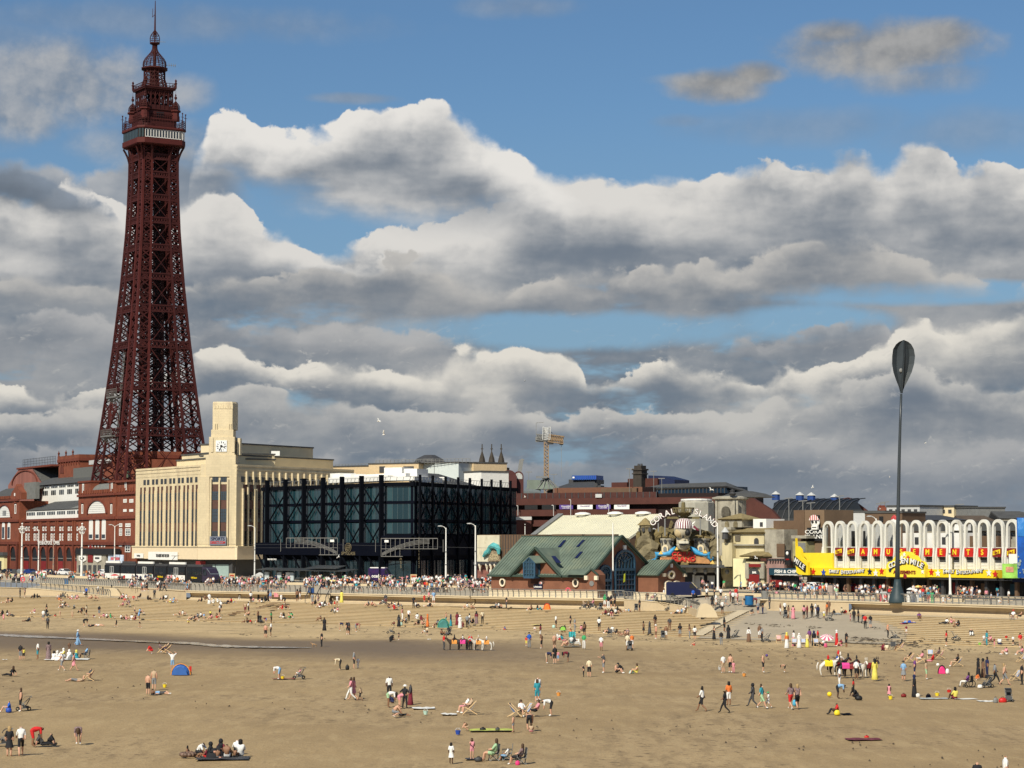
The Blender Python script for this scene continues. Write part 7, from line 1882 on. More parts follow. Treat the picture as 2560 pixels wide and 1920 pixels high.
 cr=MB().prism([P(955,893),P(1310,897),P(1310,790),P(1290,755),P(1250,742),P(1225,700),P(1190,690),P(1165,664),P(1130,658),P(1095,664),P(1070,690),P(1040,702),P(1010,745),P(975,755),P(955,790)],-2.3,-1.51).obj('yellow_crest',mat('crest_yellow',(.90,.70,.05),.5,.05),B)
 mb2=mK
 for i,ch in enumerate('GOLDEN MILE'):
  if ch==' ':continue
  t=i/10;x=985+t*285;y=800-58*sin(PI*(t*.86+.07))**1.+4;rot=26*(1-2*t)
  a,z_=X(x,-2.4),Z(x,y,-2.4);text('letter',ch,1.25,mW,cr,(a,-2.5,z_),(PI/2,-R(rot),0),ext=.05,bold=.01,sx=1.1);text('letter_edge',ch,1.25,mb2,cr,(a+.06,-2.4,z_-.08),(PI/2,-R(rot),0),ext=.03,bold=.06,sx=1.1)
 a,z_=P(1125,852);text('sign_lettering','AMUSEMENTS',.78,mR,cr,(a,-2.36,z_),bold=.02,sx=1.05)
 a,z_=P(1128,888);MB().ball((a,-2.3,z_),.45,.1,.4).obj('red_rosette',mR,cr)
 def star(x,y,m,r_=.62,o=-1.55,par=None):
  a,z_=X(x,o),Z(x,y,o);MB().prism([(a+r_*(1 if k%2==0 else.45)*sin(k*PI/5),z_+r_*(1 if k%2==0 else.45)*cos(k*PI/5))for k in range(10)][::-1],o-.06,o+.04).obj('star',m,par or B)
 for x,y,m in((268,845,m_red),(362,852,m_blue),(788,845,m_navyp),(842,858,mW),(897,842,m_red),(1355,850,m_red),(1416,860,mW),(1885,856,mW),(1943,868,m_red)):star(x,y,m)
 for x,y,m in((975,832,m_navyp),(1142,715,m_red),(1085,715,mW),(1275,845,mW),(1270,768,mR),(1108,688,mW)):star(x,y,m,.42,-2.35,cr)
 for x0,x1,dy in((415,740,0),(1465,1832,0)):
  for word,a0,a1 in(('FAMILY',0,.28),('ENTERTAINMENT',.33,1)):
   for i,ch in enumerate(word):
    t=lp(a0,a1,(i+.5)/len(word));x=lp(x0,x1,t);y=838+22*sin(PI*min(1,t*1.15))*(.35+t*.5)if t>.3 else 845
    a,z_=X(x,-1.6),Z(x,y,-1.6);s_=.98 if i==0 else.8
    text('letter',ch,s_,mW,B,(a,-1.66,z_),ext=.03,bold=.005,sx=1.);text('letter_edge',ch,s_,m_navyp,B,(a+.03,-1.6,z_-.05),ext=.02,bold=.04,sx=1.)
 MI=fT(G,'vertical_yellow_blade_sign','yellow blade sign with black and white MILE lettering at the fish shop end','sign')
 Q=lambda x,y:(X(x,-2.5),Z(x,y,-2.5))
 MB().prism([Q(150,872),Q(232,876),Q(228,760),Q(205,740),Q(178,715),Q(165,640),Q(140,612),Q(122,612),Q(116,535),Q(116,700),Q(122,850)],-2.8,-2.3).obj('blade',mY,MI)
 bl=MB().prism([Q(108,770),Q(210,850),Q(216,790),Q(112,700)],-3.,-2.81).obj('name_band',mK,MI)
 for i,ch in enumerate('MILE'):a,z_=Q(130+i*22,745+i*19);text('letter',ch,1.2,mW,bl,(a,-3.05,z_),(PI/2,R(30),0),bold=.02)
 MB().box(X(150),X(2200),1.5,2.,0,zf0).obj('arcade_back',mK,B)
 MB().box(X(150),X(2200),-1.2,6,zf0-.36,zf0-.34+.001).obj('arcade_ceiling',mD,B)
 for k in range(16):
  x=lp(X(240),X(2140),k/15);MB().box(x-.28,x+.28,-.2,.3,0,zf0-.36).obj('arcade_pillar',mD if k%3 else mB,B)
 for k in range(15):
  x=lp(X(260),X(2120),(k+.3)/15);MB().box(x,x+1.2,1.3,1.49,.3,2.).obj('game_machine',(mR,mD,MATS['brown_panel_cladding'],mN,MATS['dark_teal_fascia'])[k%5],B)
 GP=fT(G,'green_snack_hoarding','bright green hoarding with a pink cartoon snack print at the right end of the fascia','hoarding')
 bx(2008,772,2165,905,'board',mat('lime_green_print',(.32,.62,.10),.6,.45,.5,grime=(.55,.70,.25)),-2.2,.4,GP);bx(2040,800,2110,850,'print',mat('salmon_print',(.62,.30,.18),.6,.3,1.5),-2.26,.05,GP)
 bx(2070,682,2152,768,'white_panel',mW,-1.6,.4,GP)
 BL=fT(G,'blue_painted_building','deep blue painted building with a sea mural at the right edge of the picture','building')
 bx(2148,345,2420,905,'wall',mat('sea_mural_blue',(.015,.10,.42),.5,.35,.18,grime=(.02,.03,.10)),-3,14,BL)
 bx(2155,350,2400,520,'mural_light_band',mat('mural_pale_blue',(.04,.22,.60),.5,.4,.25,grime=(.35,.50,.70)),-3.06,.05,BL)
 rr=random.Random(5);w=MB();a=X(2160,-3);
 for k in range(26):w.ball((a+rr.uniform(0,6),-3.1,Z(2180,rr.uniform(700,860),-3)),rr.uniform(.12,.35),.05)
 w.obj('mural_weed_spots',mat('mural_grey',(.25,.32,.33),.6,.3,2),BL);MB().box(X(2148,-3),X(2400,-3),-4.2,-3.1,Z(2180,905,-3)-.6,Z(2180,905,-3)).obj('canopy',mN,BL)
build_golden()

# ----- people: one skinned body per pose
STAND=dict(pe=(0,0,.93),ch=(0,.01,1.25),ne=(0,.01,1.45),he=(0,-.02,1.60),sL=(-.17,.01,1.39),eL=(-.22,.03,1.12),hL=(-.22,-.06,.86),sR=(.17,.01,1.39),eR=(.22,.03,1.12),hR=(.22,-.06,.86),pL=(-.09,0,.88),kL=(-.10,-.02,.48),aL=(-.10,.03,.08),tL=(-.12,-.13,.03),pR=(.09,0,.88),kR=(.10,-.02,.48),aR=(.10,.03,.08),tR=(.12,-.13,.03))
def pz(base=STAND,**k):d=dict(base);d.update(k);return d
SIT=pz(pe=(0,0,.13),ch=(0,.04,.45),ne=(0,.02,.64),he=(0,-.03,.79),sL=(-.17,.03,.58),eL=(-.24,-.08,.36),hL=(-.16,-.32,.40),sR=(.17,.03,.58),eR=(.24,-.08,.36),hR=(.16,-.32,.40),pL=(-.09,-.02,.13),kL=(-.15,-.38,.42),aL=(-.13,-.56,.07),tL=(-.13,-.72,.04),pR=(.09,-.02,.13),kR=(.15,-.38,.42),aR=(.13,-.56,.07),tR=(.13,-.72,.04))
POSE={'s':STAND,'w':pz(pL=(-.09,0,.88),kL=(-.10,-.22,.52),aL=(-.10,-.36,.10),tL=(-.10,-.52,.06),kR=(.10,.04,.47),aR=(.10,.36,.16),tR=(.10,.28,.03),hL=(-.22,.16,.90),hR=(.24,-.30,.95),eR=(.23,-.08,1.12)),'h':pz(eL=(-.38,.08,1.16),hL=(-.17,-.04,1.00),eR=(.38,.08,1.16),hR=(.17,-.04,1.00),kL=(-.14,-.02,.48),aL=(-.17,.03,.08),tL=(-.2,-.13,.03),kR=(.14,-.02,.48),aR=(.17,.03,.08),tR=(.2,-.13,.03)),'u':pz(eL=(-.40,.02,1.60),hL=(-.12,.0,1.74),eR=(.40,.02,1.60),hR=(.12,.0,1.74)),'o':pz(eL=(-.24,-.22,1.30),hL=(-.22,-.50,1.38),eR=(.22,.05,1.12)),'p':pz(pe=(0,.05,.88),ch=(0,-.28,1.00),ne=(0,-.45,.98),he=(0,-.60,.90),sL=(-.17,-.40,.98),eL=(-.20,-.42,.70),hL=(-.16,-.46,.44),sR=(.17,-.40,.98),eR=(.20,-.42,.70),hR=(.16,-.46,.44),pL=(-.09,.06,.85),pR=(.09,.06,.85),kL=(-.12,-.02,.46),kR=(.12,-.02,.46)),'k':pz(pe=(0,.10,.36),ch=(0,-.12,.60),ne=(0,-.22,.72),he=(0,-.33,.80),sL=(-.17,-.18,.70),eL=(-.22,-.32,.46),hL=(-.14,-.46,.22),sR=(.17,-.18,.70),eR=(.22,-.32,.46),hR=(.14,-.46,.22),pL=(-.10,.10,.34),kL=(-.16,-.28,.30),aL=(-.13,.12,.08),tL=(-.13,-.02,.03),pR=(.10,.10,.34),kR=(.16,-.28,.30),aR=(.13,.12,.08),tR=(.13,-.02,.03)),'t':SIT,'e':pz(SIT,ch=(0,.14,.42),ne=(0,.18,.60),he=(0,.17,.75),sL=(-.17,.18,.54),sR=(.17,.18,.54),eL=(-.24,.32,.32),hL=(-.20,.36,.06),eR=(.24,.32,.32),hR=(.20,.36,.06),kL=(-.12,-.42,.15),aL=(-.12,-.84,.07),tL=(-.14,-.90,.20),kR=(.12,-.42,.22),aR=(.12,-.80,.07),tR=(.14,-.86,.20)),'c':pz(pe=(0,0,.42),ch=(0,.14,.72),ne=(0,.20,.92),he=(0,.16,1.06),sL=(-.17,.18,.86),eL=(-.24,.02,.64),hL=(-.18,-.22,.62),sR=(.17,.18,.86),eR=(.24,.02,.64),hR=(.18,-.22,.62),pL=(-.09,-.02,.42),kL=(-.13,-.42,.46),aL=(-.13,-.50,.08),tL=(-.13,-.64,.04),pR=(.09,-.02,.42),kR=(.13,-.42,.46),aR=(.13,-.50,.08),tR=(.13,-.64,.04)),'l':pz(pe=(0,0,.12),ch=(0,.32,.14),ne=(0,.50,.16),he=(0,.64,.17),sL=(-.17,.46,.13),eL=(-.30,.26,.08),hL=(-.26,.02,.07),sR=(.17,.46,.13),eR=(.30,.26,.08),hR=(.26,.02,.07),pL=(-.09,-.04,.12),kL=(-.11,-.44,.14),aL=(-.11,-.82,.07),tL=(-.14,-.90,.14),pR=(.09,-.04,.12),kR=(.12,-.42,.24),aR=(.11,-.78,.07),tR=(.14,-.88,.12)),'d':pz(pe=(0,0,.10),ch=(0,.0,.42),ne=(0,-.01,.62),he=(0,-.04,.77),sL=(-.17,0,.56),eL=(-.22,-.12,.34),hL=(-.10,-.32,.28),sR=(.17,0,.56),eR=(.22,-.12,.34),hR=(.10,-.32,.28),pL=(-.12,0,.08),kL=(-.30,-.20,-.08),aL=(-.32,-.14,-.50),tL=(-.32,-.26,-.54),pR=(.12,0,.08),kR=(.30,-.20,-.08),aR=(.32,-.14,-.50),tR=(.32,-.26,-.54))}
BONES=[('pe','ch'),('ch','ne'),('ne','he'),('ch','sL'),('sL','eL'),('eL','hL'),('ch','sR'),('sR','eR'),('eR','hR'),('pe','pL'),('pL','kL'),('kL','aL'),('aL','tL'),('pe','pR'),('pR','kR'),('kR','aR'),('aR','tR')]
RAD={k:v*1.13 for k,v in dict(pe=.14,ch=.155,ne=.055,he=.10,sL=.072,eL=.048,hL=.038,sR=.072,eR=.048,hR=.038,pL=.098,kL=.066,aL=.044,tL=.042,pR=.098,kR=.066,aR=.044,tR=.042).items()}
def skinned(joints,bones,rad,root,sub_=1):
 names=list(joints);me=D.meshes.new('tmp');me.from_pydata([joints[n]for n in names],[(names.index(a),names.index(b))for a,b in bones],[])
 o=D.objects.new('tmp',me);col.objects.link(o)
 m=o.modifiers.new('s','SKIN');m.use_smooth_shade=True
 for i,n in enumerate(names):
  v=me.skin_vertices[0].data[i];r=rad[n];v.radius=r if hasattr(r,'__len__')else(r,r);v.use_root=(n==root)
 if sub_:o.modifiers.new('u','SUBSURF').levels=sub_
 dg=bpy.context.evaluated_depsgraph_get();out=D.meshes.new_from_object(o.evaluated_get(dg));D.objects.remove(o);D.meshes.remove(me)
 return out
def seg_d(p,a,b):
 ab=b-a;t=max(0,min(1,(p-a).dot(ab)/max(1e-9,ab.length_squared)));return(p-a-ab*t).length,t
BODY={}
def body(k,low=False):
 if(k,low)in BODY:return BODY[(k,low)]
 J=POSE[k];me=skinned(J,BONES,RAD,'pe',0 if low else 1);me.name='person_'+{'s':'standing'}.get(k,'body')
 hd=V_(J['he'])
 V={n:V_(c)for n,c in J.items()};ax=(V['he']-V['ne']).normalized()
 for v in me.vertices:
  d,t=seg_d(v.co,V['ne'],V['he'])
  if t>.55 and(v.co-hd).length<.2:
   r=(v.co-hd);u=r.dot(ax);side=r-ax*u;v.co=hd+ax*(u*1.18)+side*1.04
 idx=[]
 for p in me.polygons:
  c=p.center;best=min(BONES,key=lambda b:seg_d(c,V[b[0]],V[b[1]])[0]/(1. if b[0]in('pe','ch')and b[1]in('ch','ne')else.8));t=seg_d(c,V[best[0]],V[best[1]])[1]
  a,b=best
  if b=='he':
   if t<.45:m=0
   else:
    r=c-hd;fwd=V_((0,-1,0));m=1 if(r.dot(ax)>.045 or r.dot(fwd)<-.02)else 0
  elif a in('pe',)and b=='ch':m=5 if t<.22 else 2
  elif b in('ne','sL','sR'):m=2
  elif a in('sL','sR'):m=3
  elif a in('eL','eR'):m=4 if t<.75 else 0
  elif a=='pe':m=5
  elif a in('pL','pR'):m=5 if t<.55 else 6
  elif a in('kL','kR'):m=7
  else:m=8
  idx.append(m)
 me.materials.clear()
 for i in range(9):me.materials.append(None)
 me.polygons.foreach_set('material_index',idx);me.polygons.foreach_set('use_smooth',[True]*len(idx))
 BODY[(k,low)]=me;return me
CLOTH=dict(W=('white',(.74,.73,.70)),K=('black',(.014,.014,.017)),N=('navy',(.015,.02,.07)),B=('blue',(.02,.10,.45)),L=('light blue',(.22,.38,.58)),R=('red',(.55,.02,.02)),P=('pink',(.66,.26,.30)),O=('orange',(.68,.18,.04)),Y=('yellow',(.72,.62,.12)),G=('green',(.05,.33,.12)),M=('pale green',(.34,.52,.30)),g=('grey',(.22,.23,.24)),d=('dark grey',(.06,.06,.065)),b=('brown',(.18,.10,.06)),t=('tan',(.46,.33,.21)),V=('purple',(.16,.05,.20)),T=('teal',(.03,.26,.32)),m=('maroon',(.18,.02,.035)),C=('cream',(.66,.56,.38)),F=('patterned',(.22,.15,.15)),Z=('striped',(.42,.40,.42)))
SKIN={'1':(.56,.32,.21),'2':(.55,.28,.19),'3':(.24,.125,.07),'4':(.09,.045,.028)}
HAIR={'k':(.012,.010,.009),'h':(.07,.04,.022),'y':(.38,.26,.12),'g':(.38,.36,.34),'r':(.30,.11,.05),'n':(.50,.29,.19)}
def cm(c):return mat('cloth_'+CLOTH[c][0].replace(' ','_'),CLOTH[c][1],.85,.12 if c!='F'else.6,9 if c!='F'else 14)
def smat(k):return flat('skin_'+k,SKIN[k],.6)
def hmat(k):return flat('hair_'+k,HAIR[k],.7)
def slots(top,bot,skin,hair):
 s=smat(skin);h=hmat(hair);sl,lg=int(top[1]),int(bot[1]);T=s if top[0]=='S'else cm(top[0]);Bm=cm(bot[0])
 return[s,h,T,T if sl>=1 and top[0]!='S'else s,T if sl>=2 or lg==4 else s,Bm,Bm if lg in(1,2,4)else s,Bm if lg in(2,4)else s,cm('W')if(skin in '12'and hair in 'hk'and lg==1)else(flat('shoe_dark',(.03,.025,.02))if lg==2 else s)]
ACC={}
def acc(key,fn):
 if key not in ACC:ACC[key]=fn()
 return ACC[key]
def _skirt(l):
 m=MB()
 if l==3:m.lathe([(.13,1.02),(.17,.86),(.24,.52),(.25,.50)],n=10,sy=.8)
 else:m.lathe([(.15,1.36),(.155,1.1),(.19,.85),(.24,.4),(.30,.05),(.29,.04)],n=10,sy=.8)
 return m.mesh('skirt',cm('K'),True)
def _lump():
 m=MB();m.lathe([(.34,.0),(.33,.10),(.27,.26),(.17,.42),(.14,.56)],(0,-.16,0),10,sy=1.35);return m.mesh('robe',cm('K'),True)
def _cscarf():
 m=MB();m.ball((0,.02,.02),.128,.135,.148,10,6);m.lathe([(.20,-.26),(.15,-.16),(.10,-.06)],(0,.02,0),10,sy=.75);return m.mesh('headscarf',cm('K'),True)
def _hat():
 m=MB();m.lathe([(.19,.035),(.19,.05),(.11,.06),(.11,.13),(.07,.16)],(0,-.01,0),12);return m.mesh('hat',cm('K'),True)
def _long():
 m=MB();m.lathe([(.05,-.26),(.11,-.16),(.115,-.02),(.105,.09),(.05,.135)],(0,.045,0),8,sy=.75);return m.mesh('hair',hmat('k'),True)
def objmats(o,ms):
 for i,m in enumerate(ms):o.material_slots[i].link='OBJECT';o.material_slots[i].material=m
DIRS={'f':0,'r':PI/2,'l':-PI/2,'b':PI}
def extras(parse):
 px,py,pose,dr,top,bot,opts=parse
 skin,hair,kid,hat,scarf='1','k',False,None,None
 for o in opts:
  if o in '234'and len(o)==1:skin=o
  elif o in('n','h','y','g','r'):hair=o
  elif o=='c':kid=True
  elif o[0]=='H':hat=o[1]
  elif o[0]=='S':scarf=o[1]
 if hair=='k'and skin=='1':skin='2'
 return skin,hair,kid,hat,scarf
def place_person(parse,p,rz,sc_,low=False):
 px,py,pose,dr,top,bot,opts=parse;skin,hair,kid,hat,scarf=extras(parse)
 o=link('person',body(pose,low),None,p,rz,sc_);objmats(o,slots(top,bot,skin,hair));hd=V_(POSE[pose]['he'])
 def child(nm,me,m,loc=None):
  c=link(nm,me,o,loc);objmats(c,[m]);return c
 lg=bot[1]
 if lg in '34'and pose in 'swhuo':child('skirt',acc('sk'+lg,lambda:_skirt(int(lg))),cm(bot[0]))
 if lg=='4'and pose in 'tekc':child('robe',acc('lump',_lump),cm(bot[0]),(0,0,.3 if pose=='c'else 0))
 if scarf:child('headscarf',acc('scarf',_cscarf),cm(scarf),hd)
 if hat:child('hat',acc('hat',_hat),cm(hat),hd)
 if not hat and not scarf and hair not in 'ng'and(top[0]in 'PFVYTMO'or lg=='3'or(px*7+int(py))%3==0):child('hair',acc('long',_long),hmat(hair),hd)
 return o
POSEW={'s':'standing','w':'walking','h':'standing hands on hips','u':'arms raised','o':'arm outstretched','p':'bending over','k':'crouching','t':'sitting','e':'sitting legs outstretched','c':'seated','l':'lying down','d':'riding'}
def people():
 rows=[];where=''
 for l in PEOPLE.splitlines():
  if l[0]=='@':where=l[1:];continue
  a=l.split();rows.append((where,(int(a[0]),float(a[1]),a[2][0],a[2][1],a[3],a[4],a[5:])))
 items=[]
 rr=random.Random(11)
 for where,ps in rows:
  px,py,pose,dr,top,bot,opts=ps
  if pose=='d':p=None;continue
  p=sf(px,py);d=p.y;kid='c'in opts
  base={'s':1.7,'w':1.7,'h':1.7,'u':1.8,'o':1.7,'p':1.2,'k':.9,'t':.85,'e':.85,'c':1.1,'l':.9}[pose]
  items.append((base*(.62 if kid else 1)/d,where,ps,p))
 items.sort(key=lambda q:-q[0])
 near=items[:296];far=items[296:]
 def desc(ps,lvl):
  px,py,pose,dr,top,bot,opts=ps;skin,hair,kid,hat,scarf=extras(ps)
  who='child'if kid else 'person';lg=bot[1]
  t=CLOTH[top[0]][0]if top[0]!='S'else '';b=CLOTH[bot[0]][0]
  if lg=='4':c=f'long {b} robe'
  elif lg=='3':c=f'{t} top and {b} skirt'if t!=b and t else f'{b} dress'
  elif not t:c=f'{b} shorts, bare-chested'
  else:c=f'{t} top'if lvl<1 else f'{t} top and {b} {"trousers" if lg == "2" else "shorts"}'
  if hat:c+=' and hat'
  if scarf:c+=' and headscarf'
  return f'{who} {POSEW[pose]} in {c}'
 from collections import defaultdict
 labs={};g=defaultdict(list)
 for it in near:g[desc(it[2],0)+' '+it[1]].append(it)
 fin=[]
 for k,v in g.items():
  if len(v)==1:fin.append((v[0],k));continue
  h=defaultdict(list)
  for it in v:h[desc(it[2],1)].append(it)
  for k2,v2 in h.items():
   v2.sort(key=lambda q:q[2][0]);n=len(v2)
   for i,it in enumerate(v2):
    w=k2+' '+it[1]
    if n>1:
     pre=('left-hand','right-hand')[i]if n==2 else('leftmost','rightmost')[i>0]if i in(0,n-1)else('second'if i==1 else 'third')+' from left,'
     w=pre+' '+w
    fin.append((it,w))
 for it,lab in fin:
  lab=' '.join(lab.replace(',',' ,').split()[:20]).replace(' ,',',')
  ws=lab.split()
  if len(ws)>16:
   for drop in(' at right',' at left',' the ',' legs outstretched'):
    if len(lab.split())>16:lab=lab.replace(drop,' ',2 if drop==' the 'else 1)
   lab=' '.join(lab.split()[:16])
  s,where,ps,p=it;kid='c'in ps[6]
  sc_=(.66 if kid else 1.05)*(1+rr.uniform(-.05,.06));rz=DIRS[ps[3]]+rr.uniform(-.45,.45)
  o=place_person(ps,p,rz,sc_);tag(o,lab,'person',('children on the beach'if kid else 'people on the beach and steps'))
 return far
class Crowd:
 def __init__(s):s.v=[];s.f=[];s.m=[];s.mats=[];s.key={}
 def mi(s,m):
  if m.name not in s.key:s.key[m.name]=len(s.mats);s.mats.append(m)
  return s.key[m.name]
 def add(s,me,M,mats):
  i=len(s.v);s.v+=[tuple(M@v.co)for v in me.vertices];ids=[s.mi(m)for m in mats]
  for p in me.polygons:s.f.append(tuple(i+k for k in p.vertices));s.m.append(ids[min(p.material_index,len(ids)-1)])
 def figure(s,p,rz,sc_,pose,top,bot,skin,hair):
  M=Matrix.Translation(p)@Matrix.Rotation(rz,4,'Z')@Matrix.Scale(sc_,4)
  s.add(body(pose,True),M,slots(top,bot,skin,hair))
  if bot[1]in '34'and pose in 'sw':s.add(acc('sk'+bot[1],lambda:_skirt(int(bot[1]))),M,[cm(bot[0])])
 def build(s,name):
  me=D.meshes.new(name);me.from_pydata(s.v,[],s.f)
  for m in s.mats:me.materials.append(m)
  me.polygons.foreach_set('material_index',s.m);me.polygons.foreach_set('use_smooth',[True]*len(s.f))
  o=link(name,me);o['kind']='stuff';return o
def crowd(far):
 C=Crowd();rr=random.Random(23)
 for s,where,ps,p in far:
  sk,hr,kid,hat,scarf=extras(ps);C.figure(p,DIRS[ps[3]]+rr.uniform(-.4,.4),.64 if kid else 1.,ps[2],ps[4],ps[5],sk,hr)
 tops='WWWWWWWWKKKKKKNNLgdRPPCFFtbdGOT';bots='KKKKKKNNgddWtLb'
 def one(p,pose=None):
  if pose is None:pose=rr.choice('sswwww')
  lg=rr.choice('11112223');kid=rr.random()<.16
  C.figure(p,rr.uniform(0,6.28),(.64 if kid else 1)*rr.uniform(.93,1.07),pose,rr.choice(tops)+'1',rr.choice(bots)+lg,rr.choice('1111223'),rr.choice('khhhyg'))
 for x0,x1,y0,y1,n in((0,290,1440,1456,46),(290,560,1449,1466,44),(560,830,1450,1474,70),(820,1190,1449,1464,150),(820,1190,1464,1482,90),(330,820,1462,1478,50),(1190,1225,1455,1482,22),(1735,1990,1452,1474,70),(1860,2080,1458,1484,110),(2080,2300,1462,1478,60),(2080,2440,1480,1500,60),(2290,2560,1463,1484,120),(2400,2600,1486,1500,16),(2000,2100,1478,1492,26)):
  cx=[]
  for k in range(int(n*2.)):
   if k%5==0 or not cx:cx=[rr.uniform(x0,x1),rr.uniform(y0,y1)]
   p=oz(cx[0]+rr.gauss(0,6),min(y1,max(y0,cx[1]+rr.gauss(0,2))),ZP)
   one(p,'c'if rr.random()<.10 else None)
 C.build('promenade_crowd')
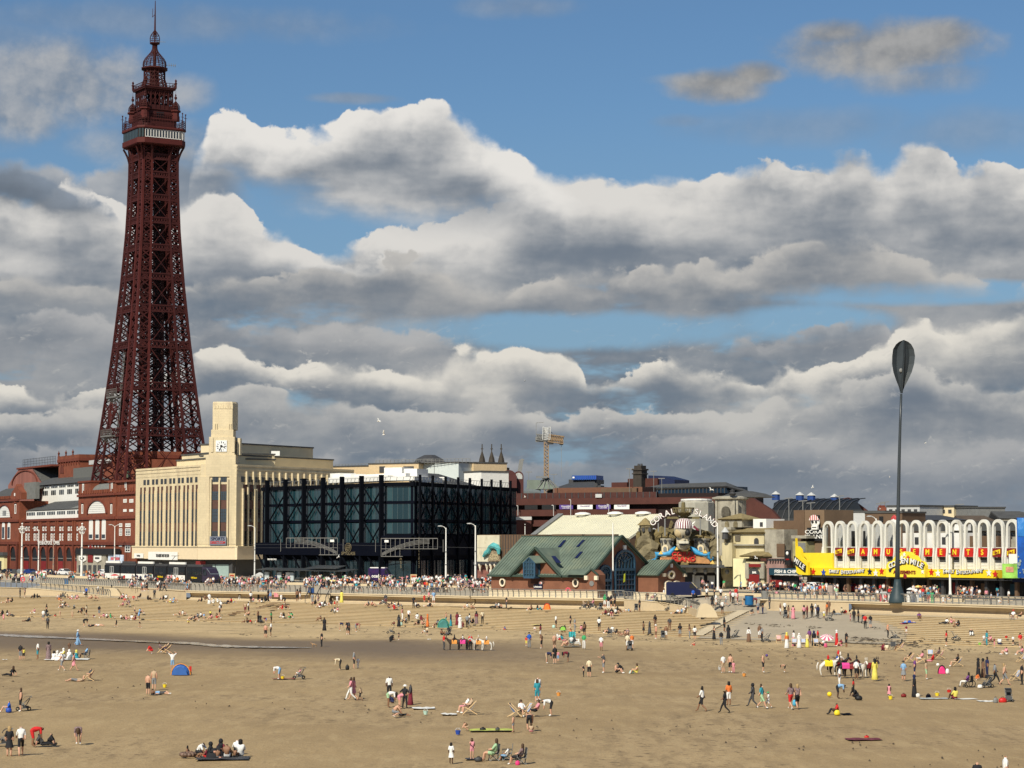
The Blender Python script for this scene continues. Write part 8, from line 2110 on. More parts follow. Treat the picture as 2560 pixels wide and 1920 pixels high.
PEOPLE="""@by the pushchair at the bottom left corner
23 1891 sb K1 K3 y
52 1890 wb W1 K1 n
82 1866 pr R1 R1 3
105 1865 er d1 K2
121 1864 el K1 K2 h
196 1860 pf F1 F1 h
@beside the black buggy at the left edge
51 1779 sl K0 K1 h
22 1780 tl B1 L1 h
28 1691 el K1 K2 h
@on the open sand below the blue tent
222 1702 cl d1 t1 h
191 1704 ll t1 g1 y
370 1737 sb S0 K1 h
385 1726 sb t0 g1 h
381 1738 tb b0 K1 h c
402 1736 lr L1 d1 h
@in the big picnic circle at bottom left
469 1889 tr S0 K1 3 c
498 1894 kr W1 K1 3
515 1895 tl m1 R1 3 c
526 1895 tr K2 K4 SK
544 1896 tb S0 g1 3 c
552 1889 tf m2 K4 3 SK
567 1895 tb S0 W1 3
587 1894 tb S0 K1 3 c
601 1892 tb W1 W2 3
593 1885 tb W1 g1 3 n
@near the blue pop-up tent
698 1698 pl W1 L1 h
748 1690 cl P1 W1 h c
@walking on the open sand, left of the family digging
877 1751 wl P1 W2 h
884 1750 wl P1 P3 h
901 1752 wl t1 K1 3 c
@in the family group round the white towel
971 1768 pr W1 M3 3
973 1746 sf W1 K1 4
981 1759 kl N1 N1 4 c HW
1012 1771 hb K1 K2 HW
1026 1763 sl d1 m4 3
999 1771 pr P1 P3 y
987 1792 kr S0 g1 h
1007 1790 lr t1 K1 3 c
@by the deckchair left of the digging family
1164 1781 cl W1 P1 h
1173 1783 cl t1 b1 h
1167 1825 kl b0 t0 h c
1128 1909 sb W1 W3 4 c
1180 1898 of P0 P0 h c
1283 1830 sl S0 g0 h c
@in the folding-chair party at the bottom centre
1232 1903 cl M1 M3 h
1265 1902 cl W1 L1 h c
@in the folding-chair party at the bottom centre
1298 1912 cl F1 K1 h
@among the deckchairs above the bottom centre party
1305 1791 cf W1 N1 h
1340 1791 cl P1 K1 h
1343 1757 sb T1 T1 h
1345 1750 sf W1 L1 h
1377 1790 pl W1 K1 h
1323 1827 pb S0 K1 h
1328 1831 tb t0 P1 h c
@in the group of four on the middle sand
1459 1693 ol K1 K2 h c
1473 1693 sb C1 K1 h
1509 1682 ol d1 g1 h
1541 1683 tr S0 K1 h
1554 1682 kl K1 K1 h HK
1592 1684 tl Y0 Y1 h
@walking across the right-hand sand
1755 1779 wl W1 K1 3
1812 1783 wl K1 K2 3
1822 1763 sb O1 W1 3
1882 1767 wl d2 d2 4 SK
1904 1771 wr T1 M1 h
1921 1769 wl W1 W1 h c HG
1977 1773 wb F1 R1 h
1994 1772 wb F0 K1 y
@beside the man with the bucket on the right-hand sand
1808 1682 sb W1 t1 h
1826 1681 sf S0 K1 h
1834 1683 sf P1 P2 h c
1908 1681 sr t0 K1 h
1962 1680 pl S0 K1 h c
@near the yellow ball below the donkeys
2099 1721 sl W1 W2 3
2095 1746 pr L1 K1 4
2134 1733 sr R1 K1 4 c
2140 1748 kl K1 K2 4
2092 1786 tl R1 K2 4
@beside the right-hand donkeys
2078 1653 dr R1 K2 3 c
2086 1653 dr B1 K2 3 c
2096 1665 sl R1 K2 h
2141 1697 sb W1 K1 3
@in front of the right-hand donkeys
2187 1700 sb Y1 Y4 SK
2259 1701 sb L1 g3 HK
2287 1692 sl V1 N1 y
2316 1698 sr t1 M1 h
2286 1743 sl K2 K4 SN
2223 1745 sf P0 P3 4 c
@by the wheelchair at the right edge of the sand
2416 1717 cl V1 W2 3
2446 1696 sr K1 K4 SK
2458 1694 sr b1 b4 SK
2468 1690 sl N1 N2 3
2488 1711 wr g1 K2 3
2511 1713 wr t0 g1 y
2555 1712 sl K1 K2 h
2388 1749 tb Y1 m1 4
2515 1974 sr W1 W1 r
2444 1991 sf K1 K1 h
2442 1700 kr O1 O1 h c
@at the water's edge on the far left
119 1572 sb d1 K2 3
194 1613 wr L1 L4 HW
291 1567 wl K1 K1 h c
349 1570 wr K1 t1 h c
@in the white-robed picnic group on the left sand
51 1651 sb K1 g1 h
59 1648 sb Y1 K1 h c
94 1648 sl W1 T1 3
121 1649 sb F2 F4 3
135 1650 tb W2 W4 3
143 1651 tr W2 W4 SW
159 1643 tl Y2 W4 SW
173 1647 tb W2 W4 SW
173 1629 sf b1 b1 4 c
191 1647 tl T2 T4 SY
213 1646 cl L1 K1 3
@below the white-robed picnic group
155 1677 wl W0 g1 h
184 1677 wr P0 P3 h
@in the deckchair pair left of centre
378 1634 kl R1 R1 h
403 1633 cr F1 N1 h
417 1631 cl t1 N1 h
431 1675 uf W1 L1 g
@on the steps at the far left
20 1505 tr K1 K2 h
15 1508 el t0 t1 h
30 1505 tl K1 K1 h
50 1495 sr d2 K2 h
62 1494 sl F1 K1 h
86 1495 tl K1 K2 3
93 1495 tr K1 K4 3
@below the lower ramp railing on the left steps
146 1498 tf W1 t1 y
157 1492 tl K1 K1 3
168 1497 tr t1 t1 3
180 1498 tl W1 P1 h
189 1498 tr g1 P1 h
193 1498 tb P0 P1 h
216 1493 sb B1 K2 h
212 1492 cr W1 K1 h
229 1498 tl S0 b0 h
238 1498 tr t0 b0 h
245 1487 sl W1 d1 n
257 1487 sr K1 b1 3
279 1488 sl K2 K4 SK
@in the seated cluster low on the left steps
151 1518 tr b1 K1 h
156 1519 tl W1 d1 h
163 1516 tr K1 K1 h
149 1504 tr O1 t1 h
204 1535 pr b1 K1 3
216 1539 sl C1 K1 h
248 1541 sb K1 g1 h
204 1532 tl d1 K2 h
86 1533 tl P1 W1 h
108 1552 sb W1 g1 h
116 1537 sl K1 K1 h
150 1543 sr S0 t0 y c
181 1543 sf t0 t0 h c
70 1554 el d1 K1 3
24 1540 lr K1 d2 h
9 1551 sf P0 P3 h c
6 1537 tl K1 K2 h
18 1537 tr K1 W1 h
137 1542 kr b1 R1 h c
@on the sand below the left steps
210 1567 pr K1 K1 h
229 1566 lr d1 K1 h
246 1565 lr W1 W0 h
259 1545 tl P1 t1 h
267 1545 tr W1 K1 h
276 1545 tr G1 G1 h
303 1548 tr W1 K2 y
316 1549 tr P0 P1 h
330 1549 tb W1 t1 h
338 1550 tl m1 m1 h
347 1547 pl b1 L1 h
337 1533 sf t1 d1 h c
350 1533 tr L1 K1 h
236 1545 kl m1 W1 h c
@on the ledge below the promenade at left
308 1494 tr W1 d1 h
305 1498 tl P1 K2 h
316 1496 tr W1 W1 h
334 1500 tf R1 R1 h
349 1498 cl K1 K1 h
370 1500 tr K1 K1 4
386 1496 sf d2 K2 g
408 1500 tl K1 d2 h
415 1498 tb W1 K1 h
426 1506 tl W1 Y1 h
435 1504 tr L1 t1 h
307 1516 tl P1 b1 h
316 1514 tr t1 d1 h
322 1511 tb F1 W1 h
312 1506 tf R1 K1 h
@below the curving promenade wall, left of centre
434 1506 tl g1 L1 g
504 1504 tl K1 K2 h
512 1500 tr b0 b1 3
523 1510 sb W2 W4 3
534 1508 tl W1 W4 SK
544 1506 tr W2 W2 3
570 1502 sb K1 m2 3
578 1507 tl R1 K1 h
567 1510 el K1 d2 h
584 1506 tr Y1 L1 h c
599 1503 sf K1 W2 3
@in the dark-clad crowd below the wall
627 1506 sb W1 K2 h
633 1505 tl P1 g1 h
646 1504 sr K2 K4 SK
655 1505 tl K1 W1 SK
663 1504 tr K2 K4 SK
670 1504 sl K1 K2 3
676 1498 sf g1 L1 h
@on the ledge beside the beach stairs
703 1504 sf W1 W1 h c
712 1510 pl K1 K1 h
743 1504 sb S0 K1 3
750 1500 sr K1 W1 h
706 1523 tl R1 R1 h
714 1521 tr b1 K1 h
781 1512 sb g1 g1 h
788 1511 tl K1 K2 h
795 1510 sl F1 F3 h
800 1518 tl m1 W1 h
805 1515 tb W1 g2 h
812 1514 tr K1 W2 3
828 1514 tl d1 t1 h
837 1514 tr R1 t1 h
843 1508 sb W1 W1 3 c
854 1507 sf Y1 Y4 3
837 1529 tl d1 d2 h
844 1530 tl P1 W2 h
@on the middle of the left-hand steps
447 1539 el b0 t1 h
457 1538 tr W1 t1 h
479 1550 tl t1 d1 h
487 1551 tr K1 b1 h
494 1545 tl g1 d1 h
502 1543 tr W1 K1 h
510 1550 sf L1 t1 h c
526 1543 sf Y1 K1 3 c
529 1548 tl P1 b0 h
542 1545 tr b1 R1 h
549 1539 sl W1 K1 h
552 1528 sb W1 K1 h
471 1560 kf Y1 K1 h c
613 1533 sb t0 m1 3
621 1533 sr W1 K1 3
622 1539 tl S0 K1 h
611 1557 tl b0 b0 3 c
618 1557 tr b1 K1 3
626 1557 tb R1 t0 h c
645 1555 sr b0 K2 3
650 1556 tl d1 W1 h
665 1556 pl m1 B1 h c
678 1557 sr G1 K1 3
703 1547 sr W1 W1 h c
709 1544 tl K1 W2 h
723 1544 tr S0 G1 h
728 1544 tb G1 G1 h
801 1552 tl S0 t1 3
664 1594 sb S0 K1 n 2
677 1590 sl W1 K1 3
811 1577 sb K1 K4 h
804 1618 sl K1 K2 h
849 1577 pr N1 t1 h
869 1586 sf K1 K1 h
850 1675 pl C1 K4 h
@right of the boys bending on the dry sand
873 1586 sr d1 K1 3
890 1580 pr m0 g1 h
@below the curved wall, centre
921 1515 tl d1 b1 g
930 1515 tr R0 b1 g
964 1512 sf d2 m2 3
956 1511 tl W1 K1 h
979 1516 tl K1 K2 h
971 1521 tr b1 d1 h
987 1518 tl W1 K1 h
996 1517 tr K1 g2 h
985 1523 tr R1 R1 h
1034 1520 sf K1 K2 3
1040 1517 tr W1 N2 h
1061 1506 sb R1 R1 h c
1072 1510 sl P1 K1 h
1084 1510 sf L1 W1 h
1073 1517 el K1 d1 h
1168 1521 tl W1 t1 h
1178 1523 tr t0 b1 h
1238 1519 el g1 K2 h
1247 1519 tr W1 K1 SW
1266 1520 sl K1 d2 h
@on the lower steps, centre
1006 1550 sr P0 W2 3
1022 1553 sf W1 K2 h
997 1567 sf d2 K4 SK
1015 1556 tl g1 K2 h
1043 1547 tb W1 W1 HW
1053 1551 tr m1 m1 h
1046 1563 tl K1 b2 h
1056 1563 tr P0 b1 h
1069 1567 sr O2 O4 SO
985 1562 tl m1 K1 3 c
1115 1559 sl b0 T1 h
1127 1566 sr N2 T4 SN
1143 1563 sf m2 m4 3
1150 1571 sf W2 W4 HW
1157 1567 tl m1 m2 h
1168 1569 sb g1 K2 3
1174 1565 sr W1 g2 3
1182 1559 tl K1 K2 h
1191 1560 sf m2 F4 3 SK
1206 1559 sf C1 K2 3
1092 1568 cl W1 b1 h
1061 1583 tl W1 t1 h c
1068 1588 sf C1 K1 h c
1104 1588 tr b0 K1 3
1262 1575 tl B1 R1 h c
@on the sand left of the donkeys
977 1604 kr K1 K2 h
997 1600 sl K1 K1 h c
885 1672 sr g1 K1 g
895 1671 sf W1 W2 h c
1110 1625 sr R1 d2 h
1176 1625 sb R1 K2 3
@on the upper steps below the lifeboat station
1328 1526 tl b1 K1 h
1344 1525 tr K1 T2 h
1462 1522 cr t1 K2 h
1480 1520 cl P1 K1 h
1512 1520 sf G1 W1 SG
1521 1522 sb K1 W2 h
1528 1521 sr K1 K1 h
1537 1520 sl d1 K1 h
1514 1537 tl m1 K1 h
1521 1537 tr b1 W1 h
1529 1535 tb K1 P1 h
1539 1535 tr W1 K1 h
1529 1542 tf m1 d1 h
1544 1530 tr K1 t1 3
1565 1530 tl W1 t1 h c
1572 1530 tr L1 t1 h c
1599 1528 sl K1 K1 3
1692 1535 el W1 K1 h
1704 1535 tl L1 K1 h
1712 1530 cl W1 W1 h
@on the lower steps, right of centre
1390 1569 sr W1 K1 3
1426 1569 sl K1 K1 h
1498 1577 sb W1 K1 3
1412 1577 tl d1 N1 h
1461 1590 sb b1 K1 3
1437 1579 sr g1 g2 h
1460 1623 sb G1 W2 y
1453 1577 tr P1 b1 3
1521 1583 tl d1 K1 h
1532 1587 cb W1 W1 h
1542 1587 tr K1 t1 3
1555 1590 tl P0 b0 h c
1562 1590 tr b0 b1 h
1569 1587 tf F1 t1 h
1609 1585 sr K0 K3 3
1624 1585 sl d1 d4 3
1638 1569 sf K1 b1 3
1640 1597 sl S0 b1 HW
1665 1597 sb S0 W1 3
1674 1577 sf d1 b1 3
1700 1594 sf K1 g1 3
@in the windbreak crowd on the sand
1323 1620 sb B1 g2 HK
1316 1615 sf R1 Y1 h c
1351 1595 sl m1 W1 3
1354 1621 sl b1 K1 h
1386 1623 sb S0 b1 g
1397 1607 cr W1 R1 h
1407 1609 cr T1 P1 h
1417 1615 tl P0 b0 h
1429 1615 cb W1 T1 h
1439 1615 cr d1 W2 h
1427 1587 tr O1 T1 h
1503 1627 sb W1 P1 3
1569 1625 sb C1 W1 3
1580 1621 sf O1 W1 g
@bending to play on the damp sand
1367 1658 pr N1 t1 h
1387 1659 sb K1 K1 h
1395 1654 sb P1 L1 y c
1420 1655 pl m1 K1 3
1337 1576 tf W1 t1 h c
@coming down the slipway ramp
1767 1498 wb W1 K1 3
1756 1487 sb K1 g1 h
1786 1494 sl K1 K2 h
1790 1514 sr W1 W1 h
1781 1520 sb K1 K3 3
1806 1534 sb W1 K1 3
1815 1515 wl W1 g1 HW
1802 1498 sb W1 K1 h
1826 1505 sr P1 b1 3
1833 1510 sb W1 K2 3
1844 1510 sl P1 m1 h
1857 1514 pr d1 t1 h
1891 1514 pl m2 m2 3
1840 1500 sf R1 W1 h
1733 1502 sb B1 K2 h
1727 1526 tl R1 K1 3
@on the grey slipway by the wall
1924 1523 sl d2 d2 h
1877 1537 kr d1 t1 h
1895 1535 sb g1 N1 h
1907 1535 sl K1 N2 3
1951 1537 sr b0 W1 3
1962 1535 sb W1 K2 3
1971 1545 sl b1 t1 3
1983 1547 sf P0 P4 3
2010 1547 sb P1 K1 3
2018 1545 sl m2 m2 3
2030 1543 sf K1 K2 3
2039 1539 sr W1 W2 3
2045 1546 sb N1 K2 4
2060 1545 sf W1 Y1 3 c
2067 1539 sl O1 b2 3
2072 1533 sf b2 b2 3
2088 1537 er K1 g2 3
2104 1533 tr C2 K4 SK
@at the foot of the slipway
1785 1599 sl K0 K4 h
1803 1613 sb K1 g2 3
1821 1597 sf K2 K4 SK
1811 1579 sr K1 K1 3
1872 1605 sf W1 b4 3
1905 1603 sl g1 K2 3
1899 1597 sf b1 W1 3
1737 1599 sb W1 K1 h
1736 1614 tl S0 R1 h c
1724 1597 sr b1 g2 h
@in the striped-parasol gathering on the sand
1967 1621 sb O2 W4 SY
1984 1616 sl W2 P4 3
1998 1620 sb W2 W4 SW
2018 1619 sl C2 Y4 3
2024 1609 sf V1 b1 3
2035 1615 sb K2 K4 SN
2045 1611 sr R1 K2 3
2058 1615 tl W1 K2 h
2092 1615 sr R2 R4 SW
2116 1618 sl K1 K1 3
2102 1615 tl m1 P1 h
@walking by the wall at right
2135 1555 sf K2 K2 3
2126 1553 sl P0 P1 3 c
2146 1556 sr K1 K2 3
2163 1571 sf R1 K2 h
2176 1570 sb K1 g1 h
2220 1595 sr O0 K2 g
@on the right-hand steps
2298 1547 tf V1 K1 3
2269 1557 lr L1 B1 h
2364 1560 el W1 K2 3
2378 1557 tr P0 P1 h
2396 1566 tl K1 d1 3
2428 1589 tf K1 W2 n
2366 1615 sl R1 K1 h
2533 1548 cf W1 t1 HR
2552 1548 cl b0 K1 h
2266 1585 sf m1 W1 h c
@by the pair of striped deckchairs at right
2210 1626 tf m2 m2 3
2217 1627 tb C1 t1 SW
2250 1626 cl d1 b1 3
2273 1655 cl K1 t1 h
2302 1657 cl P1 W1 h
2329 1663 cl R1 P1 h
2344 1647 cl F1 b1 h
2390 1666 cl K1 t1 h
@among the children at the right edge
2460 1609 sf W1 g1 h c
2467 1614 sl T2 T2 h
2476 1605 tl P1 b0 h
2486 1619 sr m1 P1 h c
2499 1611 tb W1 N1 y
2533 1612 sf W1 K1 h c
2551 1619 sf R1 t1 h
2515 1636 tl P1 W1 h
2555 1637 tl P1 g1 h
@behind the promenade railing at right
2146 1503 sl K1 K2 h
2157 1503 sb W1 K1 h
2331 1509 sb G1 G2 h
2321 1507 sb T1 R1 h
2358 1510 sf W1 W3 h c
2372 1505 cl K1 W1 h
2466 1502 sb P1 d2 h
2478 1512 sl Z1 d2 h
2522 1507 sl W1 t1 3
2499 1509 kr t1 W1 h
2200 1504 sr K1 K2 h
2213 1505 cl R1 W1 h
@behind the promenade railing, centre right
1995 1499 sf K1 g1 h
2012 1499 sf W1 d1 h
2036 1496 sl W1 W1 y
2091 1497 sb M1 W1 h
2112 1490 wr b1 b1 h
1942 1488 tb P1 R1 h
2148 1502 sr K1 K1 h
@on the terrace in front of the lifeboat station
1427 1492 sb W1 K1 g
1660 1502 sl W1 K1 h
1618 1500 cf S0 g1 3
1635 1500 cl W1 P1 h"""

# ----- railings
def ra_(pts,name,label,zfun=None,h=1.15,sp=1.05):
 """pts: world points along the edge; posts curve outwards, five rails"""
 T=th_(name,label,'railing',pts[0],0,'promenade railing lengths')
 P=[];acc_=0;out=[]
 L=[0]
 for a,b in zip(pts,pts[1:]):L.append(L[-1]+(b-a).length)
 def ev(s):
  for i in range(len(pts)-1):
   if s<=L[i+1]or i==len(pts)-2:t=(s-L[i])/max(1e-6,L[i+1]-L[i]);return pts[i].lerp(pts[i+1],t),(pts[i+1]-pts[i])
 def tz(dv):return math.atan2(dv.y,dv.x)
 if 'rp'not in ACC:
  m=MB();c=[(0,.02,0),(0,.05,.35),(0,.02,.7),(0,-.10,1.),(0,-.24,1.18)]
  for a,b in zip(c,c[1:]):m.bar(a,b,.07,.16)
  ACC['rp']=m.mesh('post',mU)
 n=int(L[-1]/sp)
 for i in range(n+1):
  p,dv=ev(L[-1]*i/max(1,n));link('post',ACC['rp'],T,p-pts[0],tz(dv))
 for k,(dy,z)in enumerate(((-.24,1.18),(-.06,.92),(.03,.70),(.05,.48),(.04,.26))):
  m=MB();S=max(2,int(L[-1]/5));prev=None
  for i in range(S+1):
   p,dv=ev(L[-1]*i/S);nr=V_((-dv.y,dv.x,0)).normalized();q=p-pts[0]+nr*dy+V_((0,0,z))
   if prev is not None:m.bar(prev,q,.09 if k==0 else.045)
   prev=q
  m.obj('rail',mU,T)
 return T
def edge_pts(a,b,up=.14,inw=.35,step=12):
 out=[];n=max(1,int((b-a)/step))
 for i in range(n+1):
  px=lp(a,b,i/n);e=edgP(px);out.append(V_((e.x,e.y+inw,ZP+up)))
 return out
for a,b,w in((100,462,'curving promenade railing from the far left to the recurved wall'),(466,775,'promenade railing between the curved wall start and the beach stairs'),(828,1175,'promenade railing from the beach stairs to the brick lifeboat station'),(1180,1562,'railing in front of the brick lifeboat station terrace'),(1905,2190,'promenade railing from the slipway to the tall leaf sculpture'),(2192,2640,'promenade railing from the leaf sculpture to the right edge')):
 ra_(edge_pts(a,b),'railing',w)
ra_([p+V_((0,.3,.12))for p in SWR],'railing','descending railing beside the slipway right of the boathouse annex')
ra_([p+V_((0,.3,.12))for p in SWL],'railing','descending ramp railing at the far left')
ST=tag(th_('beach_stairs',None,None),kind='structure')
for k in range(9):
 a,b=edgP(777),edgP(825);m=MB();z=ZP-(ZP-ZL)*k/9;o_=-k*.33+.6
 m.quad((a.x,a.y+o_,z),(b.x,b.y+o_,z),(b.x,b.y+o_+.6,z),(a.x,a.y+o_+.6,z));m.quad((a.x,a.y+o_,z-.2),(b.x,b.y+o_,z-.2),(b.x,b.y+o_,z),(a.x,a.y+o_,z));m.obj('stair',mF,ST)
for px in(775,800,826):
 e=edgP(px);m=MB();m.bar((e.x,e.y+.5,ZP+1.1),(e.x-.6,e.y-2.2,ZL+1.),.1)
 for t in(0,.5,1):q=V_((e.x,e.y+.5,ZP)).lerp(V_((e.x-.6,e.y-2.2,ZL)),t);m.bar(q,q+V_((0,0,1.1)),.09)
 m.obj('handrail',mD,ST)
SF=tag(th_('step_flight',None,None),kind='structure')
m_wetc=mat('damp_step_concrete',(.20,.13,.075),.7,.15,1)
for(x0,y0,x1,y1,n)in((640,1523,690,1507,7),(680,1523,712,1508,5),(578,1537,600,1530,3)):
 for k in range(n):
  px,py=lp(x0,x1,k/max(1,n-1)),lp(y0,y1,k/max(1,n-1));a=sf(px,py)+V_((0,0,.012));MB().box(-.55,.75,-.28,.28,0,.10).obj('half_step',m_wetc,SF,loc=a)

  # ----- lamp columns and poles
def lamp(px,ytop,ybase,label,kind='single',w=.30,m=mW,h2=None,z=ZP):
 b=oz(px,ybase,z);top=at(px,ytop,b.y).z-b.z
 T=th_('street_lamp',label,'lamp post',b,0,'lamp columns along the promenade')
 c=MB();c.tube([(0,0,0),(0,0,top*.35),(0,0,top*.36),(0,0,top*.97)],[w*.62,w*.55,w*.46,w*.34],8);c.obj('column',m,T)
 MB().lathe([(w*.8,0),(w*.8,.25),(w*.62,.8),(w*.6,1.)],n=8).obj('base',m,T)
 for q in(.33,.55):MB().lathe([(w*.62,0),(w*.66,.1),(w*.62,.22)],(0,0,top*q),8).obj('collar',mG,T)
 if kind in('single','twin'):
  for s in((-1,)if kind=='single'else(-1,1)):
   a=MB();a.tube([(0,0,top*.95),(s*.35,0,top*.985),(s*.9,0,top)],[.07,.06,.05],6);a.obj('bracket',m,T)
   l=MB();l.ball((s*1.15,0,top),.55,.18,.13,8,5);l.obj('lamp_head',mL,T)
 if kind=='ornate':
  for k in range(6):
   a_=k*PI/3;s=MB();s.tube([(0,0,top*.80),(.5*cos(a_),.5*sin(a_),top*.83),(.75*cos(a_),.75*sin(a_),top*.88)],[.09,.08,.06],5);s.ball((.78*cos(a_),.78*sin(a_),top*.90),.2);s.obj('lamp_arm',m,T)
   s=MB();s.tube([(0,0,top*.86),(.4*cos(a_),.4*sin(a_),top*.92)],[.08,.06],5);s.ball((.45*cos(a_),.45*sin(a_),top*.935),.17);s.obj('lamp_arm',m,T)
 if kind in('flag','ornate'):MB().ball((0,0,top),w*.5,n=6,k=4).obj('cap',m,T)
 return T,b,top
m_pole2=mat('rusty_pole',(.42,.28,.20),.7,.2,1)
LP=[(*c3(235,915),c3(0,1475)[1],'ornate white lamp column at the brick arcade\'s left end','ornate',.55,mW),(*c3(890,915),c3(0,1505)[1],'ornate white lamp column beside the castle front','ornate',.55,mW),(*c3(418,965),c3(0,1475)[1],'thin white lamp column crossing the tower name lettering','single',.35,mW),(*c3(733,955),c3(0,1412)[1],'thin white lamp column before the right arcade arches','single',.33,mW),(*c3(1218,960),c3(0,1412)[1],'white lamp column left of the mural hoarding','single',.33,mW),(*c3(1248,925),c3(0,1470)[1],'white lamp column overlapping the mural hoarding','twin',.36,mW),(*c3(42,960),c3(0,1400)[1],'white lamp column at the pale yellow shopfront','single',.35,mW),(*c3(155,1000),c3(0,1400)[1],'thin rusty pole before the first arcade arch','flag',.22,m_pole2),(*c3(580,1130),c3(0,1475)[1],'short rusty-topped white pole before the middle arches','flag',.3,m_pole2),(*c4(471,1120),c4(0,1430)[1],'white lamp column above the tram, left one of the close pair','single',.3,mW),(*c4(510,1110),c4(0,1430)[1],'white lamp column above the tram, right one of the close pair','single',.34,mW),(*c4(536,1300),c4(0,1530)[1],'overhead wire pole standing in front of the tram','flag',.28,mW),(*c4(190,1250),c4(0,1425)[1],'thin white pole by the long black-lettered pub sign','flag',.24,mW),(*c4(843,1240),c4(0,1535)[1],'white pole right of the clock building entrance','flag',.24,mW),(*c4(1050,1110),c4(0,1560)[1],'white lamp column where clock building and glass hotel meet','single',.32,mW),(*c4(1000,1205),c4(0,1450)[1],'thin grey lamp left of the glass hotel','single',.16,mL),(*c4(1258,1105),c4(0,1470)[1],'white lamp column at the first bay of the glass hotel','single',.34,mW),(*c4(1420,1225),c4(0,1470)[1],'headless white pole behind the left wire frame','flag',.30,mW),(*c4(1613,1225),c4(0,1540)[1],'thin grey lamp between the two wire frames','single',.16,mL),(*c5(683,860),c5(0,1215)[1],'white lamp column left of the gold SPYGLASS sign','single',.36,mW),(*c5(907,855),c5(0,1262)[1],'white lamp column right of the gold SPYGLASS sign','single',.40,mW),(*c5(1500,870),c5(0,1330)[1],'white lamp column before the dark hotel corner','single',.36,mW),(*c5(1733,850),c5(0,1345)[1],'white lamp column left of the treasure map board','single',.38,mW),(*c6(458,522),c6(0,1000)[1],'bare white flagpole behind the boathouse roof left end','flag',.26,mW),(*c6(2125,490),c6(0,1095)[1],'white lamp column right of the skull entrance','single',.36,mW),(*c6(1617,560),c6(0,1060)[1],'white lamp column behind the boathouse annex','single',.30,mW),(*c6(690,540),c6(0,1000)[1],'lamp column before the cream metal roof, nearer its left end','single',.22,mL),(*c6(927,525),c6(0,1000)[1],'lamp column before the middle of the cream metal roof','single',.22,mW),(*c7(1808,628),c7(0,1330)[1],'tall white twin-headed lamp column beside the yellow blade sign','twin',.38,mW),(*c8(857,335),c8(0,1020)[1],'white lamp column over the first yellow FAMILY ENTERTAINMENT','single',.40,mW),(*c8(1533,375),c8(0,1065)[1],'white lamp column over the second yellow FAMILY ENTERTAINMENT','single',.36,mW),(*c4(-10,1230),c4(0,1440)[1],'thin pole left of the tram','flag',.2,mL),(*c7(1268,900),c7(0,1330)[1],'grey pole carrying the traffic lights by the bar arch','flag',.2,mG)]
for px,yt,yb,lab,kd,w,m in LP:lamp(px,yt,yb,lab,kd,w*.9,m)
F_=Fr_(1475,356,1625,370.6)
T=th_('flagpole','white pole fixed to the wall left of the big boat doors','flagpole',at(1532.5,1427,351),0);MB().tube([(0,0,0),(0,0,(1427-1308)*351/5700)],[.12,.08],8).obj('pole',mW,T);MB().box(-.2,.2,-.1,.5,-.1,.15).obj('bracket',mD,T)
def wire_frame(xa,xb,ya,yb,corner,label,flip=False):
 b=oz((xa+xb)/2,1457,ZP);d=b.y;F=Fr_(xa,d+2,xb,d-2);T=fT(F,'wire_light_frame',label,'light frame');m=MB();P=lambda x,y:(F.xx(x),0,F.zz(x,y))
 ym=lp(ya,yb,.58);w=.09
 xs=[lp(xa,xb,k/12)for k in range(13)]
 cx=lp(xa,xb,.64)if not flip else lp(xa,xb,.38)
 for x in xs:m.bar(P(x,ya),P(x,yb if(x>=cx-1)!=flip else ym),w)
 m.bar(P(xa,ya),P(xb,ya),w*1.5);m.bar(P(xa,ym),P(xb,ym),w*1.2)
 if not flip:m.bar(P(cx,yb),P(xb,yb),w*1.5)
 else:m.bar(P(xa,yb),P(cx,yb),w*1.5)
 for k in range(4):
  o_=k*3.2
  prev=None
  for i in range(7):
   t=i/6;x=lp(xa+20,xb-2,t)if not flip else lp(xb-20,xa+2,t);y=lp(ya+3+o_,yb-8+o_*.6,t**2)
   if prev:m.bar(prev,P(x,y),w)
   prev=P(x,y)
 m.obj('grid',mI,T);x=lp(xa,xb,.9 if not flip else.1);MB().box(F.xx(x)-.45,F.xx(x)+.45,-.2,0,F.zz(x,ya+10),F.zz(x,ya+4)).obj('control_box',mW,T)
 for x in(xa-14,xb+14):MB().bar(P(x,ya+3),P(x,ya+34),w).obj('side_wire',mI,T)
wire_frame(716,844,1345,1387,0,'grey wire light frame hung between lamp columns, left of the gold sign');wire_frame(953,1094,1346,1391,0,'grey wire light frame hung right of the gold sign',True)
wire_frame(1254,1326,1347,1373,0,'grey wire light frame before the brown arcade wall')
T=tag(th_('overhead_wires',None,None),kind='structure');m=MB()
for a,b in(((300,1360,520),(850,1362,470)),((850,1362,470),(1500,1376,430)),((300,1368,512),(850,1370,466))):m.bar(at(*a),at(*b),.05)
m.obj('wire',mD,T)

